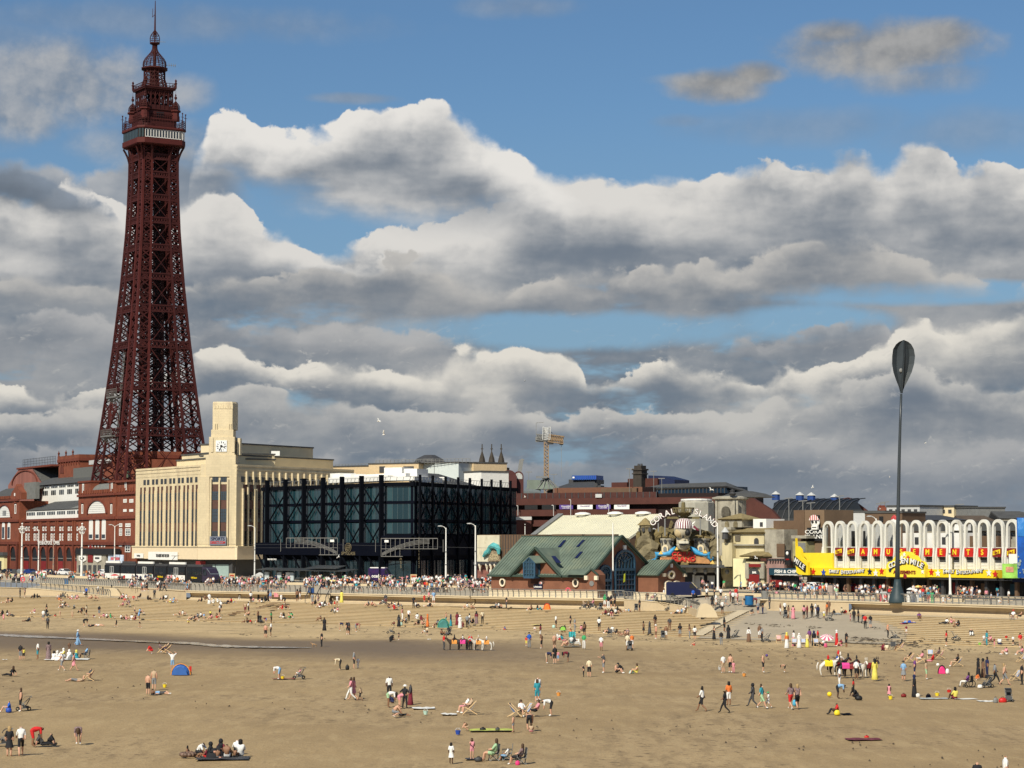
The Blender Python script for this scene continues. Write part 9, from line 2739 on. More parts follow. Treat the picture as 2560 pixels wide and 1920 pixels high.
# ----- tram
def tram():
 F=Fr_(262,519,545,470);T=fT(F,'tram','long black and white articulated tram with purple nose on the promenade','tram');L=F.L;h=3.35;z=.35
 xs=[F.xx(x)for x in(262,337,345,399,403,459,463,512)]
 m_tb=mat('tram_black',(.010,.010,.013),.5,.1,spec=.25);m_gl=mZ;m_pu=mat('tram_purple',(.030,.022,.042),.5,.1)
 segs=[(F.xx(262),F.xx(300)),(F.xx(303),F.xx(338)),(F.xx(342),F.xx(383)),(F.xx(387),F.xx(417)),(F.xx(420),F.xx(463)),(F.xx(467),F.xx(506))]
 for i,(a,b)in enumerate(segs):
  MB().box(a,b,0,2.6,z,h).obj('car_body',m_tb,T);MB().box(a,b,.2,2.4,h,h+.45).obj('roof_fairing',mD,T)
  if i%2==0 or i==1:
   MB().box(a,b,-.03,-.004,z+.1,z+1.15).obj('white_skirt',mW,T)
   MB().box(a+.4,b-.4,.15,.5,h+.45,h+.9).obj('roof_board',mW if i%2==0 else mD,T)
  else:
   p=MB().box(a,b,-.03,-.004,z+.1,z+1.15).obj('dark_skirt',m_tb,T);text('side_lettering','Fully Electric',.55,mY,p,((a+b)/2,-.05,z+.7))
  n=3
  for k in range(n):
   x0,x1=lp(a+.2,b-.2,k/n),lp(a+.2,b-.2,(k+1)/n);MB().box(x0+.08,x1-.08,-.02,-.003,z+1.35,h-.35).obj('window',m_gl,T)
  if i in(0,2,4):
   xm=(a+b)/2;d_=MB();
   for s in(-1,1):
    for q in(xm+s*.05,xm+s*.95):d_.box(q-.06,q+.06,-.1,-.035,z,h-.3)
    for zz_ in(z,z+1.3,h-.35):d_.box(min(xm,xm+s*.95),max(xm,xm+s*.95),-.1,-.036,zz_,zz_+.1)
   d_.obj('door',mL,T)
 for(a,b),(c,d_)in zip(segs,segs[1:]):MB().box(b,c,.25,2.35,z+.1,h-.05).obj('bellows',mD,T)
 n=MB();a=segs[-1][1];pr=[(0,z,h),(1.6,z,h-.1),(2.9,z+.05,h-.9),(3.8,z+.2,z+1.1),(4.,z+.2,z+.5)]
 for(x0,l0,t0),(x1,l1,t1)in zip(pr,pr[1:]):
  w0,w1=x0*.10,x1*.12
  n.quad((a+x0,w0,l0),(a+x1,w1,l1),(a+x1,w1,t1),(a+x0,w0,t0));n.quad((a+x0,w0,t0),(a+x1,w1,t1),(a+x1,2.6-w1,t1),(a+x0,2.6-w0,t0));n.quad((a+x1,2.6-w1,l1),(a+x0,2.6-w0,l0),(a+x0,2.6-w0,t0),(a+x1,2.6-w1,t1))
 n.quad((a+4,.45,z+.2),(a+4,2.1,z+.2),(a+4,2.1,z+.5),(a+4,.45,z+.5));n.obj('nose',m_pu,T)
 MB().slab([(a+1.9,.12,h-.35),(a+3.4,.35,z+1.5),(a+3.4,2.2,z+1.5),(a+1.9,2.4,h-.35)],(.03,-.05,.05)).obj('windscreen',mat('windscreen',(.20,.24,.25),.15,.1),T)
 MB().slab([(a+.3,-.02,z+1.3),(a+1.9,.1,z+1.3),(a+1.5,.1,h-.5),(a+.3,-.02,h-.5)],(0,.02,0)).obj('cab_window',mZ,T)
 for k in range(10):MB().lathe([(.35,-.1),(.35,.1)],n=10).obj('wheel',m_tyre,T,loc=(1.5+k*(L-4)/9,.4,.35)).rotation_euler=(PI/2,0,0)
 f=MB();x=F.xx(425);f.bar((x,1.3,h+.4),(x-1.6,1.3,h+1.3),.08);f.bar((x-1.6,1.3,h+1.3),(x,1.3,h+2.2),.08);f.bar((x-.0,.4,h+2.2),(x,2.2,h+2.2),.1);f.obj('pantograph',mD,T)
tram()

# ----- cars
CARM={}
def car(px,yb,ang,colname,colr,label,kind='suv',length=4.4,d=None):
 p=oz(px,yb,ZP)if d is None else at(px,1353,d)
 T=th_('parked_car',label,'car',(p.x,p.y,ZP+.004),ang,'cars along the promenade road')
 h={'suv':1.68,'hatch':1.48,'saloon':1.45,'jeep':1.9}[kind];w=.92;L=length/2;m=mat('car_'+colname,colr,.25,0,coat=.6,spec=.5)
 hood=.62*h;belt=.58*h
 pr={'suv':[(-L,.35),(-L,.9),(-L+.15,1.),(-L+.35,h*.62),(-L+.75,h*.96),(-L+1.6,h),(L-2.2,h*.99),(L-1.25,h*.64),(L-.3,h*.55),(L,h*.42),(L,.3)],'hatch':[(-L,.35),(-L,.85),(-L+.3,h*.66),(-L+.8,h*.97),(L-2.3,h),(L-1.2,h*.66),(L-.2,h*.5),(L,.5),(L,.28)],'saloon':[(-L,.35),(-L,.9),(-L+.9,h*.68),(-L+1.5,h*.97),(L-2.2,h),(L-1.3,h*.66),(L-.2,h*.52),(L,.5),(L,.28)],'jeep':[(-L,.45),(-L,h*.62),(-L+.1,h),(L-1.9,h),(L-1.6,h*.62),(L-.1,h*.58),(L,.5)]}[kind]
 b=MB();n=len(pr);i0=0
 ins=lambda z:w-(.16 if z>h*.7 else 0)
 for s in(-1,1):b.v+=[(x,s*ins(z),z)for x,z in pr]
 b.f.append(tuple(range(n))[::-1]);b.f.append(tuple(range(n,2*n)));b.m+=[0,0]
 for k in range(n):q=(k+1)%n;b.f.append((k,q,q+n,k+n));b.m.append(0)
 b.obj('body',m,T)
 zs0,zs1=h*.66,h*.93;xa,xb=-L+.62,L-1.75
 for s in(-1,1):
  g=MB();n3=3
  for k in range(n3):
   x0,x1=lp(xa,xb,k/n3)+.04,lp(xa,xb,(k+1)/n3)-.04;t0=.25 if k==n3-1 else 0;
   q=[(x0,zs0),(x1+(.35 if k==n3-1 else 0),zs0),(x1,zs1),(x0+(.15 if k==0 else 0),zs1)]
   y=s*(w-.03);y1=s*(w-.155)
   b_=[(q[0][0],y,q[0][1]),(q[1][0],y,q[1][1]),(q[2][0],y1,q[2][1]),(q[3][0],y1,q[3][1])]
   MB().slab(b_,(0,s*.02,.01)).obj('side_window',mZ,T)
  for x in(-L+.85,L-.85):
   o=MB().lathe([(.33,-.12),(.35,0),(.33,.1)],n=12).obj('wheel',m_tyre,T,loc=(x,s*(w-.05),.34));o.rotation_euler=(PI/2,0,0)
   r_=MB().lathe([(.2,-.135 if s>0 else.1),(.2,-.12 if s>0 else.115)],n=8).obj('rim',mG,o)
  o=MB().box(L-.1,L+.02,s*.75-.15,s*.75+.15,h*.42,h*.5).obj('headlight',mL,T);o=MB().box(-L-.02,-L+.1,s*.78-.1,s*.78+.1,h*.5,h*.62).obj('tail_light',m_red,T)
 MB().slab([(L-2.12,-w+.24,zs1+.02),(L-1.34,-w+.1,h*.68),(L-1.34,w-.1,h*.68),(L-2.12,w-.24,zs1+.02)],(.03,0,.03)).obj('windscreen',mZ,T)
 return T
def road_ang(px):
 for(a,b)in zip(rl_(12),rl_(12)[1:]):
  if 1280+5700*b.x/b.y>=px:return math.atan2(b.y-a.y,b.x-a.x)
 return-.9
CARS=[(2043,1480,1,'white',(.72,.72,.70),'white hatchback behind the stone bollard on the right','suv',4.5),(2104,1479,0,'dark_green',(.03,.035,.03),'boxy dark off-roader left of the maroon car','jeep',4.2),(2144,1481,0,'maroon',(.13,.008,.018),'maroon car under the yellow fascia','hatch',4.5),(2238,1483,1,'silver',(.30,.32,.33),'silver estate car behind the cone base of the leaf sculpture','suv',4.8),(2372,1485,0,'black',(.012,.013,.015),'black car behind the thin sign pole at right','saloon',4.8),(2530,1489,1,'silver',(.36,.40,.40),'big silver off-road car at the right edge','suv',5.1),(164,1438.5,1,'white',(.72,.72,.70),'white car parked before the arcade arches','suv',4.6),(265,1440,1,'white',(.72,.72,.70),'white car parked before the castle front','suv',4.6),(78,1436.5,1,'dark_blue',(.01,.03,.16),'blue car left of the white ones by the brick arcade','hatch',4.2),(52,1436,0,'grey',(.17,.18,.18),'grey car left of the blue one by the brick arcade','saloon',4.4),(124,1437,1,'slate_grey',(.10,.11,.12),'dark grey car between the blue and the white one','hatch',4.2),(22,1436,1,'black',(.012,.013,.015),'black car at the far left edge','hatch',4.2),(1147,1459,1,'black',(.012,.013,.015),'black car in the middle, left of the white lamp column','suv',4.6),(1185,1463,0,'black',(.012,.013,.015),'black car just left of the boathouse wall','saloon',4.6),(1122,1457,1,'black',(.012,.013,.015),'third black car, farthest from the boathouse','hatch',4.3),(652,1447,0,'pale',(.5,.5,.48),'pale car before the shutters between clock building and hotel','hatch',4.2)]
for px,yb,rev,cn,cc,lab,kd,ln in CARS:car(px,yb,road_ang(px)*.72+(PI if rev==0 and px<2000 else 0)+(0 if rev else 0),cn,cc,lab,kd,ln)
def van(px,yb,ang,L,w,h,m,label,nose=1.,txt=None,name='van',z=ZP):
 p=oz(px,yb,z);T=th_(name,label,'van',(p.x,p.y,z+.004),ang)
 pr=[(-L/2,.35),(-L/2,h-.1),(-L/2+.1,h),(L/2-1.5*nose,h),(L/2-.7*nose,h*.58),(L/2-.1,h*.46),(L/2,.35)]
 b=MB();n=len(pr)
 for s in(-1,1):b.v+=[(x,s*w/2,z_)for x,z_ in pr]
 b.f.append(tuple(range(n))[::-1]);b.f.append(tuple(range(n,2*n)));b.m+=[0,0]
 for k in range(n):q=(k+1)%n;b.f.append((k,q,q+n,k+n));b.m.append(0)
 bo=b.obj('body',m,T)
 for s in(-1,1):
  MB().slab([(L/2-1.75*nose,s*(w/2),h*.6),(L/2-.85*nose,s*(w/2),h*.6),(L/2-1.4*nose,s*(w/2),h*.9),(L/2-1.75*nose,s*(w/2),h*.9)],(0,s*.02,0)).obj('side_window',mZ,T)
  for x in(-L/2+1,L/2-1):MB().lathe([(.34,-.1),(.34,.1)],n=12).obj('wheel',m_tyre,T,loc=(x,s*(w/2-.02),.34)).rotation_euler=(PI/2,0,0)
 MB().slab([(L/2-1.45*nose,-w/2+.1,h*.95),(L/2-.68*nose,-w/2+.1,h*.6),(L/2-.68*nose,w/2-.1,h*.6),(L/2-1.45*nose,w/2-.1,h*.95)],(.03,0,.03)).obj('windscreen',mZ,T)
 if txt:text('side_lettering',txt,1.,mW,bo,(-.8,-w/2-.02,h*.45),bold=.02)
 return T
van(1710,1493,-.16,5.4,2.,2.35,m_navyp,'navy van parked by the boathouse annex arches',1.)
v=van(956,1456,-.55,5.8,2.1,3.,mat('grape_van',(.03,.015,.07),.4,.35,.8,grime=(.16,.02,.09)),'purple delivery van with white lettering before the glass hotel',.9,'ocado','delivery_van');MB().box(-2.6,1.2,-.9,.9,3.,3.2).obj('roof_box',mW,v)
def shelter():
 F=Fr_(655,492,876,466);T=fT(F,'tram_stop_shelter','long glass tram stop shelter with grey roof and white notice panels','shelter')
 a,b=F.xx(655),F.xx(876);ht=F.zz(760,1427)
 MB().slab([(a-.5,-1.3,ht),(b+.5,-1.3,ht),(b+.5,1.6,ht+.4),(a-.5,1.6,ht+.4)],(0,0,.12)).obj('roof',mat('smoked_roof',(.05,.052,.05),.4,.1),T)
 MB().slab([(F.xx(772),-1.,ht+.5),(F.xx(850),-1.,ht+.5),(F.xx(850),1.6,ht+1.1),(F.xx(780),1.6,ht+1.1)],(0,0,.1)).obj('upper_roof',MATS['smoked_roof'],T)
 for k in range(16):
  x=lp(a,b,k/15);MB().box(x-.07,x+.07,.9,1.04,0,ht+.2).obj('post',mG,T)
  if k<15 and k%2==0:MB().box(x+.1,x+(b-a)/15-.1,.95,.99,.3,ht-.2).obj('glass_pane',mat('smoky_glass',(.07,.075,.065),.2,.1),T)
 for x0,x1 in((664,674),(695,705),(726,736)):MB().box(F.xx(x0),F.xx(x1),-.2,0,.4,ht-.4).obj('notice_panel',mat('pale_notice',(.52,.58,.58),.4,.05),T)
 MB().box(F.xx(716),F.xx(725),-.1,.05,1.3,ht-.4).obj('timetable',mW,T)
 for k in range(3):MB().box(a+4+k*9,a+7+k*9,.2,.6,.42,.5).obj('bench',mG,T)
shelter()
def fence_row():
 for i,(x0,x1,y,lab)in enumerate(((560,660,1452,'grey crossing barrier between the clock building and the tram stop'),(740,880,1458,'grey platform barrier in front of the tram stop shelter'))):
  a,b=oz(x0,y,ZP),oz(x1,y+2,ZP);T=th_('barrier',lab,'barrier',a,math.atan2(b.y-a.y,b.x-a.x));L=(b-a).length;n=int(L/1.6)
  for k in range(n+1):MB().box(-.03,.03,-.03,.03,0,1.1).obj('post',mG,T,loc=(L*k/n,0,0))
  for z in(1.08,.6,.2):MB().box(0,L,-.02,.02,z-.025,z+.025).obj('rail',mG,T)
fence_row()
def totem(px0,px1,yt,yb,label,m=m_wood):
 p=oz((px0+px1)/2,yb,ZP);w=(px1-px0)*p.y/5700;h=(yb-yt)*p.y/5700;T=th_('map_totem',label,'totem',p,0)
 MB().box(-w/2,w/2,-.1,.3,0,h).obj('case',m,T);MB().box(-w*.34,w*.34,-.13,-.105,h*.22,h*.68).obj('map_panel',mW,T);MB().box(-w*.34,w*.34,-.13,-.105,h*.72,h*.88).obj('header_panel',mat('totem_red',(.42,.06,.03),.5,.1),T);MB().box(-w*.3,w*.05,-.15,-.131,h*.26,h*.33).obj('print',m_navyp,T)
totem(1026,1042,1436,1461,'wooden map totem with red header before the glass hotel');totem(573,587,1434,1459,'wooden map totem with red header right of the tram nose');totem(106,116,1427,1446,'white map totem with orange header at the left',mW)
p=oz(2498,1487,ZP);T=th_('ticket_kiosk','tall white rounded kiosk with yellow and dark panels at right','kiosk',p,.1);w,h=1.35,3.1
MB().prism(arch_pts(-w/2,0,0,h-.4,8),-.3,.6).obj('left_column',mW,T);MB().prism(arch_pts(0,w/2,0,h-.4,8),-.3,.6).obj('right_column',mW,T)
for z0_,z1_,m1,m2 in((2.,2.5,mD,MATS['gold_paint']),(1.2,1.8,mD,mY),(.5,1.05,mW,mY)):MB().box(-w/2+.1,-.08,-.34,-.305,z0_,z1_).obj('panel',m1,T);MB().box(.08,w/2-.1,-.34,-.305,z0_,z1_).obj('panel',m2,T)
def tub(px,yt,yb,pw,label,m,name='bin',n=12,z=None,cat='bin'):
 p=sf(px,yb)if z is None else oz(px,yb,z);k=p.y/5700;T=th_(name,label,cat,p,0);w,h=pw*k/2,(yb-yt)*k
 MB().lathe([(w*.88,0),(w,h*.1),(w,h*.9),(w*.95,h)],n=n,ph=PI/n).obj('drum',m,T);MB().lathe([(w*1.04,h),(w*1.04,h+.07),(w*.8,h+.12)],n=n,ph=PI/n).obj('rim',mD,T);return T
tub(1873,1490,1513,22,'big blue round container at the head of the slipway',mat('container_blue',(.01,.12,.30),.5,.1),'container',16)
tub(166,1447,1461,13,'square blue container behind the left railing',MATS['container_blue'],'container',4,ZP);tub(778,1470,1483,20,'blue boxed stall counter behind the railing above the stairs',mat('stall_blue',(.01,.06,.22),.5,.1),'container',4,ZP)
for px,l in((34,'left one of two black litter bins at the far left'),(46,'right one of two black litter bins at the far left')):tub(px,1446,1457,9,l,mK,z=ZP)
tub(711,1457,1469,9,'stone litter bin by the railing, left of the orange-clad seller',mO,z=ZP);tub(943,1458,1470,10,'stone litter bin left of the pushchair behind the railing',mO,z=ZP);tub(882,1453,1463,9,'dark grey electrical cabinet in the crowd before the hotel',mD,'cabinet',4,ZP,'cabinet');tub(36,1424,1438,13,'dark grey electrical cabinet at the far left roadside',mD,'cabinet',4,ZP,'cabinet');tub(86,1430,1439,14,'low green-grey cabinet at the left roadside',mE,'cabinet',4,ZP,'cabinet')
tub(2077,1463,1494,17,'large octagonal stone bollard behind the right railing',mat('pinkish_stone',(.42,.32,.26),.85,.1,1),'stone_bollard',8,ZP,'bollard');tub(1913,1478,1498,17,'grey wire cage litter bin at the railing end by the slipway',mG,'wire_bin',12,ZP)
for px,yt,yb,lab in((57,1443,1458,'pink life ring housing at the far left railing'),(1420,1469,1493,'pink life ring housing before the boathouse terrace')):
 p=oz(px,yb,ZP);k=p.y/5700;T=th_('life_ring_post',lab,'life ring',p,0);h=(yb-yt)*k;MB().box(-.08,.08,0,.15,0,h*.5).obj('post',mW,T)
 r_=MB();
 for i in range(12):a0,a1=i*PI/6,(i+1)*PI/6;r_.bar((.36*cos(a0),-.05,h*.62+.5*sin(a0)),(.36*cos(a1),-.05,h*.62+.5*sin(a1)),.26)
 r_.obj('housing',mat('faded_pink_red',(.70,.10,.13),.5,.1),T)
p=oz(1402,1480,ZP);T=th_('notice_post','grey notice with white header on the boathouse terrace','notice board',p,0);MB().box(-.3,.3,0,.1,.3,1.5).obj('board',mD,T);MB().box(-.28,.28,-.02,-.001,1.1,1.5).obj('header',mW,T);MB().box(-.05,.05,0,.1,0,.3).obj('post',mG,T)

# ----- the giant leaf sculpture
def leaf():
 b=oz(2244,1508,ZP);d=b.y;k=d/5700;zt_=lambda y:at(2250,y,d).z-b.z
 T=th_('giant_leaf_sculpture','towering dark grey leaf-shaped blade sculpture on a thin bending mast with bell base','sculpture',b,0)
 hb=zt_(1448);X=lambda px,y:at(px,y,d).x-b.x
 MB().lathe([(1.25,0),(1.28,.25),(1.15,.8),(.85,hb*.45),(.55,hb*.75),(.42,hb)],n=20).obj('bell_base',mat('blue_green_base',(.028,.048,.056),.55,.12,.5),T,smooth=True)
 pts=[(2243.5,1448),(2244,1400),(2245,1300),(2246,1250),(2248,1150),(2250.5,1060),(2253,985)]
 MB().tube([(X(x,y),0,zt_(y))for x,y in pts],[.36,.32,.27,.25,.22,.19,.17],10).obj('mast',m_leaf,T,smooth=True)
 prof=[(0,1.5),(.12,7),(.25,15),(.4,23),(.55,27.5),(.7,28.5),(.83,26),(.92,19),(.97,11),(1,1)]
 y0,y1=983,850;bl=MB();n=len(prof)
 def cxp(t):return lp(2253.5,2261,min(1,t*1.15))+(-1.5 if t>.8 else 0)
 rows=[]
 for t,w in prof:
  y=lp(y0,y1,t);c=cxp(t);z=zt_(y);cx=X(c,y);ww=w*k;sh=.10
  rows.append([(cx-ww*(1+sh*0),.1,z),(cx-ww*.55,.55*ww/1.6+.1,z),(cx,-.12,z),(cx+ww*.55,.45*ww/1.6+.1,z),(cx+ww,.1,z)])
 for r0,r1 in zip(rows,rows[1:]):
  for i in range(4):bl.quad(r0[i],r0[i+1],r1[i+1],r1[i])
  for i in range(4):bl.quad(*((q[0],q[1]+.12,q[2])for q in(r0[i+1],r0[i],r1[i],r1[i+1])))
 bl.obj('blade',m_leaf,T,smooth=True)
 sp_=MB();sp_.tube([(r[2][0],-.2,r[2][2])for r in rows],[.16,.16,.15,.15,.14,.13,.12,.1,.08,.05],6);sp_.obj('spine',mat('leaf_spine',(.022,.028,.032),.5,.1),T)
 MB().ball((X(2252.5,926),-.05,zt_(926)),.3,.12,.3).obj('lamp_disc',mG,T)
leaf()

# ----- parasols and small stalls of the promenade
def pa_(px,yt,yb,pw,label,m1,m2=None,z=ZP,name='parasol',n=8,tilt=0):
 p=oz(px,yb,z)if z is not None else sf(px,yb);k=p.y/5700;T=th_(name,label,'parasol',p,0);r_=pw*k/2;h=(yb-yt)*k;m=MB()
 for i in range(n):
  a0,a1=2*PI*i/n,2*PI*(i+1)/n
  P=lambda a,q,z_:(r_*q*cos(a),r_*q*sin(a),z_)
  m.quad(P(a0,1,h*.80),P(a1,1,h*.80),P(a1,.5,h*.94),P(a0,.5,h*.94),i%2);m.poly((P(a0,.5,h*.94),P(a1,.5,h*.94),(0,0,h)),i%2)
 c=m.obj('canopy',[m1,m2 or m1],T);MB().tube([(0,0,0),(0,0,h)],[.04,.04],5).obj('pole',mL,T);c.rotation_euler=(tilt,0,0);return T
m_cr,m_or=mat('canvas_cream',(.74,.66,.42),.8,.05),mat('canvas_orange',(.72,.30,.06),.8,.1)
pa_(832,1449,1470,24,'yellow parasol in the crowd above the beach stairs',mat('canvas_yellow',(.75,.62,.22),.8,.05));pa_(287,1435,1456,23,'red parasol left of the tram',m_red);pa_(1975,1444,1468,40,'orange and white striped parasol before the fish shop',m_or,mW);pa_(2050,1443,1468,34,'rainbow parasol behind the white car',m_or,mat('canvas_green',(.08,.35,.15),.8,.1))
pa_(2296,1463,1490,26,'orange striped parasol right of the leaf sculpture',m_or,MATS['canvas_yellow']);pa_(2276,1469,1495,20,'small white parasol beside the leaf sculpture base',mW)
for px,yb,w,lab,m in((2213,1505,22,'pink and white striped stall counter left of the leaf sculpture',(MATS['faded_pink_red'],mW)),(2283,1505,28,'white souvenir stall right of the leaf sculpture',(mW,mL))):
 p=oz(px,yb,ZP);k=p.y/5700;T=th_('souvenir_stall',lab,'stall',p,0);c=MB()
 for i in range(6):c.box(-w*k/2+i*w*k/6,-w*k/2+(i+1)*w*k/6,0,.8,0,1.1,i%2)
 c.obj('counter',list(m),T);MB().box(-w*k/2,w*k/2,-.1,.9,1.1,1.18).obj('counter_top',mW,T);
 for i in range(8):MB().ball((random.uniform(-w*k/2,w*k/2),.3,1.35),.14).obj('toy',mL,T)
for px,y0,y1,yb,lab in((1852,1425,1445,1470,'traffic light before the bar arch'),(1975,1425,1446,1472,'traffic light at the yellow blade sign'),(2050,1429,1446,1474,'pair of traffic lights before the yellow fascia')):
 p=oz(px,yb,ZP);k=p.y/5700;T=th_('traffic_light',lab,'traffic light',p,0);h=(yb-y0)*k;MB().tube([(0,0,0),(0,0,h)],[.07,.07],6).obj('post',mG,T)
 for s in(-.45,.45):MB().box(s-.26,s+.26,-.2,.15,h-1.15,h).obj('signal_head',mK,T);
 MB().ball((-.45,-.24,h-.25),.12).obj('red_lens',m_red,T)
for px,y,yb,lab in((2034,1433,1475,'red-ringed round road sign before the yellow fascia'),(2364,1444,1487,'red-ringed round road sign on the thin pole at right')):
 p=oz(px,yb,ZP);k=p.y/5700;T=th_('round_road_sign',lab,'road sign',p,0);h=(yb-y)*k;MB().tube([(0,0,0),(0,0,h)],[.06,.06],6).obj('post',mG,T);r_=MB();r_.lathe([(.42,-.03),(.42,.03)],n=16);o=r_.obj('rim',m_red,T,loc=(0,-.08,h));o.rotation_euler=(PI/2,0,0);o=MB().lathe([(.32,-.04),(.32,.04)],n=16).obj('sign_face',mL,T,loc=(0,-.09,h));o.rotation_euler=(PI/2,0,0)

 # ----- things on the beach
def wheel(m,r_,c,t=.03,n=10):
 for i in range(n):a0,a1=2*PI*i/n,2*PI*(i+1)/n;m.bar((c[0]+r_*cos(a0),c[1],c[2]+r_*sin(a0)),(c[0]+r_*cos(a1),c[1],c[2]+r_*sin(a1)),t*2)
def proto_pushchair():
 T=th_('pushchair','','pushchair');f=MB()
 for s in(-.24,.24):
  f.bar((-.45,s,.12),(.42,s,.95),.035);f.bar((.35,s,.12),(-.2,s,.62),.035);f.bar((.42,s,.95),(.55,s,1.05),.035);f.bar((-.45,s,.12),(.35,s,.2),.03)
 f.bar((.55,-.24,1.05),(.55,.24,1.05),.04);f.obj('frame',mG,T)
 for x in(-.45,.38):
  for s in(-.26,.26):
   w=MB();wheel(w,.12,(0,0,0),.03);w.obj('wheel',m_tyre,T,loc=(x,s,.13))
 s=MB();s.slab([(-.25,-.22,.45),(-.25,.22,.45),(.15,.22,.40),(.15,-.22,.40)],(0,0,-.06));s.slab([(.15,-.22,.40),(.15,.22,.40),(.40,.22,.88),(.40,-.22,.88)],(.05,0,-.02));s.slab([(-.25,-.2,.45),(-.38,-.2,.2),(-.38,.2,.2),(-.25,.2,.45)],(.02,0,0));s.obj('seat',mD,T)
 h=MB()
 for k in range(5):
  a0,a1=R(10+k*26),R(36+k*26);P=lambda a,y:(.30-.38*cos(a)*1.+.0,y,.72+.34*sin(a));h.quad(P(a0,-.24),P(a1,-.24),P(a1,.24),P(a0,.24))
 h.obj('hood',mK,T);MB().box(-.1,.35,-.2,.2,.16,.34).obj('basket',mD,T);return T
def proto_deckchair(m1,m2):
 T=th_('deckchair','','deckchair');f=MB()
 for s in(-.3,.3):f.bar((-.55,s,.04),(.42,s,.98),.05);f.bar((.5,s,.04),(-.38,s,.52),.05);f.bar((.05,s,.32),(.46,s,.04),.04)
 f.bar((.42,-.3,.98),(.42,.3,.98),.05);f.bar((-.38,-.3,.52),(-.38,.3,.52),.05);f.bar((-.55,-.3,.04),(-.55,.3,.04),.05);f.obj('frame',m_wood,T)
 c=MB();n=8;pr=[(-.38,.50),(-.15,.33),(.05,.34),(.22,.58),(.42,.96)]
 for i in range(n):
  y0,y1=-.27+.54*i/n,-.27+.54*(i+1)/n
  for(x0,z0_),(x1,z1_)in zip(pr,pr[1:]):c.quad((x0,y0,z0_),(x0,y1,z0_),(x1,y1,z1_),(x1,y0,z1_),i%2);c.quad((x1,y0,z1_-.01),(x1,y1,z1_-.01),(x0,y1,z0_-.01),(x0,y0,z0_-.01),i%2)
 c.obj('canvas',[m1,m2],T);return T
def proto_campchair(m):
 T=th_('camping_chair','','camping chair');f=MB()
 for s in(-.28,.28):f.bar((-.26,s,0),(.26,s,.44),.03);f.bar((.26,s,0),(-.26,s,.44),.03);f.bar((.26,s,.40),(.32,s,.92),.03);f.bar((-.26,s,.40),(-.26,s,.60),.03)
 for x in(-.26,.26):f.bar((x,-.28,0),(x,.28,.44),.03);f.bar((x,.28,0),(x,-.28,.44),.03)
 f.obj('frame',mG,T);s=MB();s.slab([(-.26,-.27,.44),(-.26,.27,.44),(.26,.27,.40),(.26,-.27,.40)],(0,0,-.02));s.slab([(.26,-.27,.40),(.26,.27,.40),(.33,.27,.95),(.33,-.27,.95)],(.02,0,0));s.obj('seat',m,T)
 a=MB();[a.box(-.28,.3,s*.29-.03,s*.29+.03,.60,.63)for s in(-1,1)];a.obj('armrests',m,T);return T
class Kind:
 def __init__(s,fn,group):s.root=fn();s.used=False;s.g=group
 def put(s,p,rz,label,scale=1.):
  if not s.used:s.used=True;o=s.root;o.location=p;o.rotation_euler=(0,0,rz);o.scale=(scale,)*3;o['label']=label;o['group']=s.g;return o
  o=copytree(s.root,p,rz,label,scale);o['group']=s.g;return o
 def end(s):pass
m_cw,m_cb,m_cr2=mat('canvas_white',(.74,.72,.66),.8,.04),mat('canvas_blue_stripe',(.05,.16,.42),.8,.05),mat('canvas_red_stripe',(.50,.04,.05),.8,.05)
push=Kind(proto_pushchair,'pushchairs among the beach visitors')
def A_(n,x,y):return({1:0,2:430,3:860,4:1290,5:1720,6:2120}[n]+x/5.027,1440+y/5.027)
def B_(n,x,y):return({1:0,2:430,3:860,4:1290,5:1720,6:2120}[n]+x/5.027,(1660 if n<5 else 1640)+y/5.027)
for q,rz,lab in((B_(1,300,585),.2,'black pushchair behind the seated person at the left edge'),(B_(1,40,1030),.3,'pushchair at the bottom left corner of the sand'),(B_(2,1600,185),0,'pushchair with a pink-clad baby on the open sand'),(A_(1,590,510),2.4,'black-hooded pushchair on the lower left steps'),(A_(1,795,270),0,'pushchair below the lower ramp railing'),(A_(2,1110,585),2,'pushchair beside the striped child on the left lower steps'),(A_(3,590,720),0,'tipped-back pushchair above the crouching man'),(A_(3,1310,750),1,'dark pushchair beside the green tent'),(A_(3,500,355),0,'pushchair against the curved wall, left'),(A_(4,850,415),0,'pushchair below the boathouse wall, left one'),(A_(4,965,405),3,'pushchair below the boathouse wall, right one'),(A_(4,1060,425),1.2,'grey pushchair by the dark-haired girls'),(A_(4,1510,440),1.5,'upright pushchair beside the lone person in black below the wall'),(A_(4,1845,790),1.5,'white-framed pushchair beside the person in white shorts'),(A_(4,1430,935),1.4,'dark pushchair held by the couple on the sand'),(A_(4,1920,430),0,'pushchair left of the two on the steps'),(A_(5,590,780),.2,'black double pushchair of the robed women'),(A_(5,985,830),0,'blue-hooded pushchair at the foot of the slipway'),(A_(5,1225,525),1.4,'pushchair left of the pink robe on the slipway'),(A_(5,375,380),0,'pushchair coming down the slipway'),(A_(5,1780,560),0,'pushchair beside the seated robed people by the wall'),(A_(6,195,590),1.3,'pushchair by the walkers at the wall, right'),(A_(6,1355,800),3,'black pushchair on the weed line at right'),(A_(6,590,790),3.1,'red three-wheeled pushchair pushed by the person in orange'),(B_(6,2020,580),1.5,'upright hooded pushchair by the red bag at the right edge'),(B_(6,1745,395),.3,'grey-hooded pushchair beside the wheelchair')):push.put(sf(*q),rz,lab)
dkr=Kind(lambda:proto_deckchair(m_cr2,m_cw),'striped deckchairs on the sand');dkb=Kind(lambda:proto_deckchair(m_cb,m_cw),'striped deckchairs on the sand')
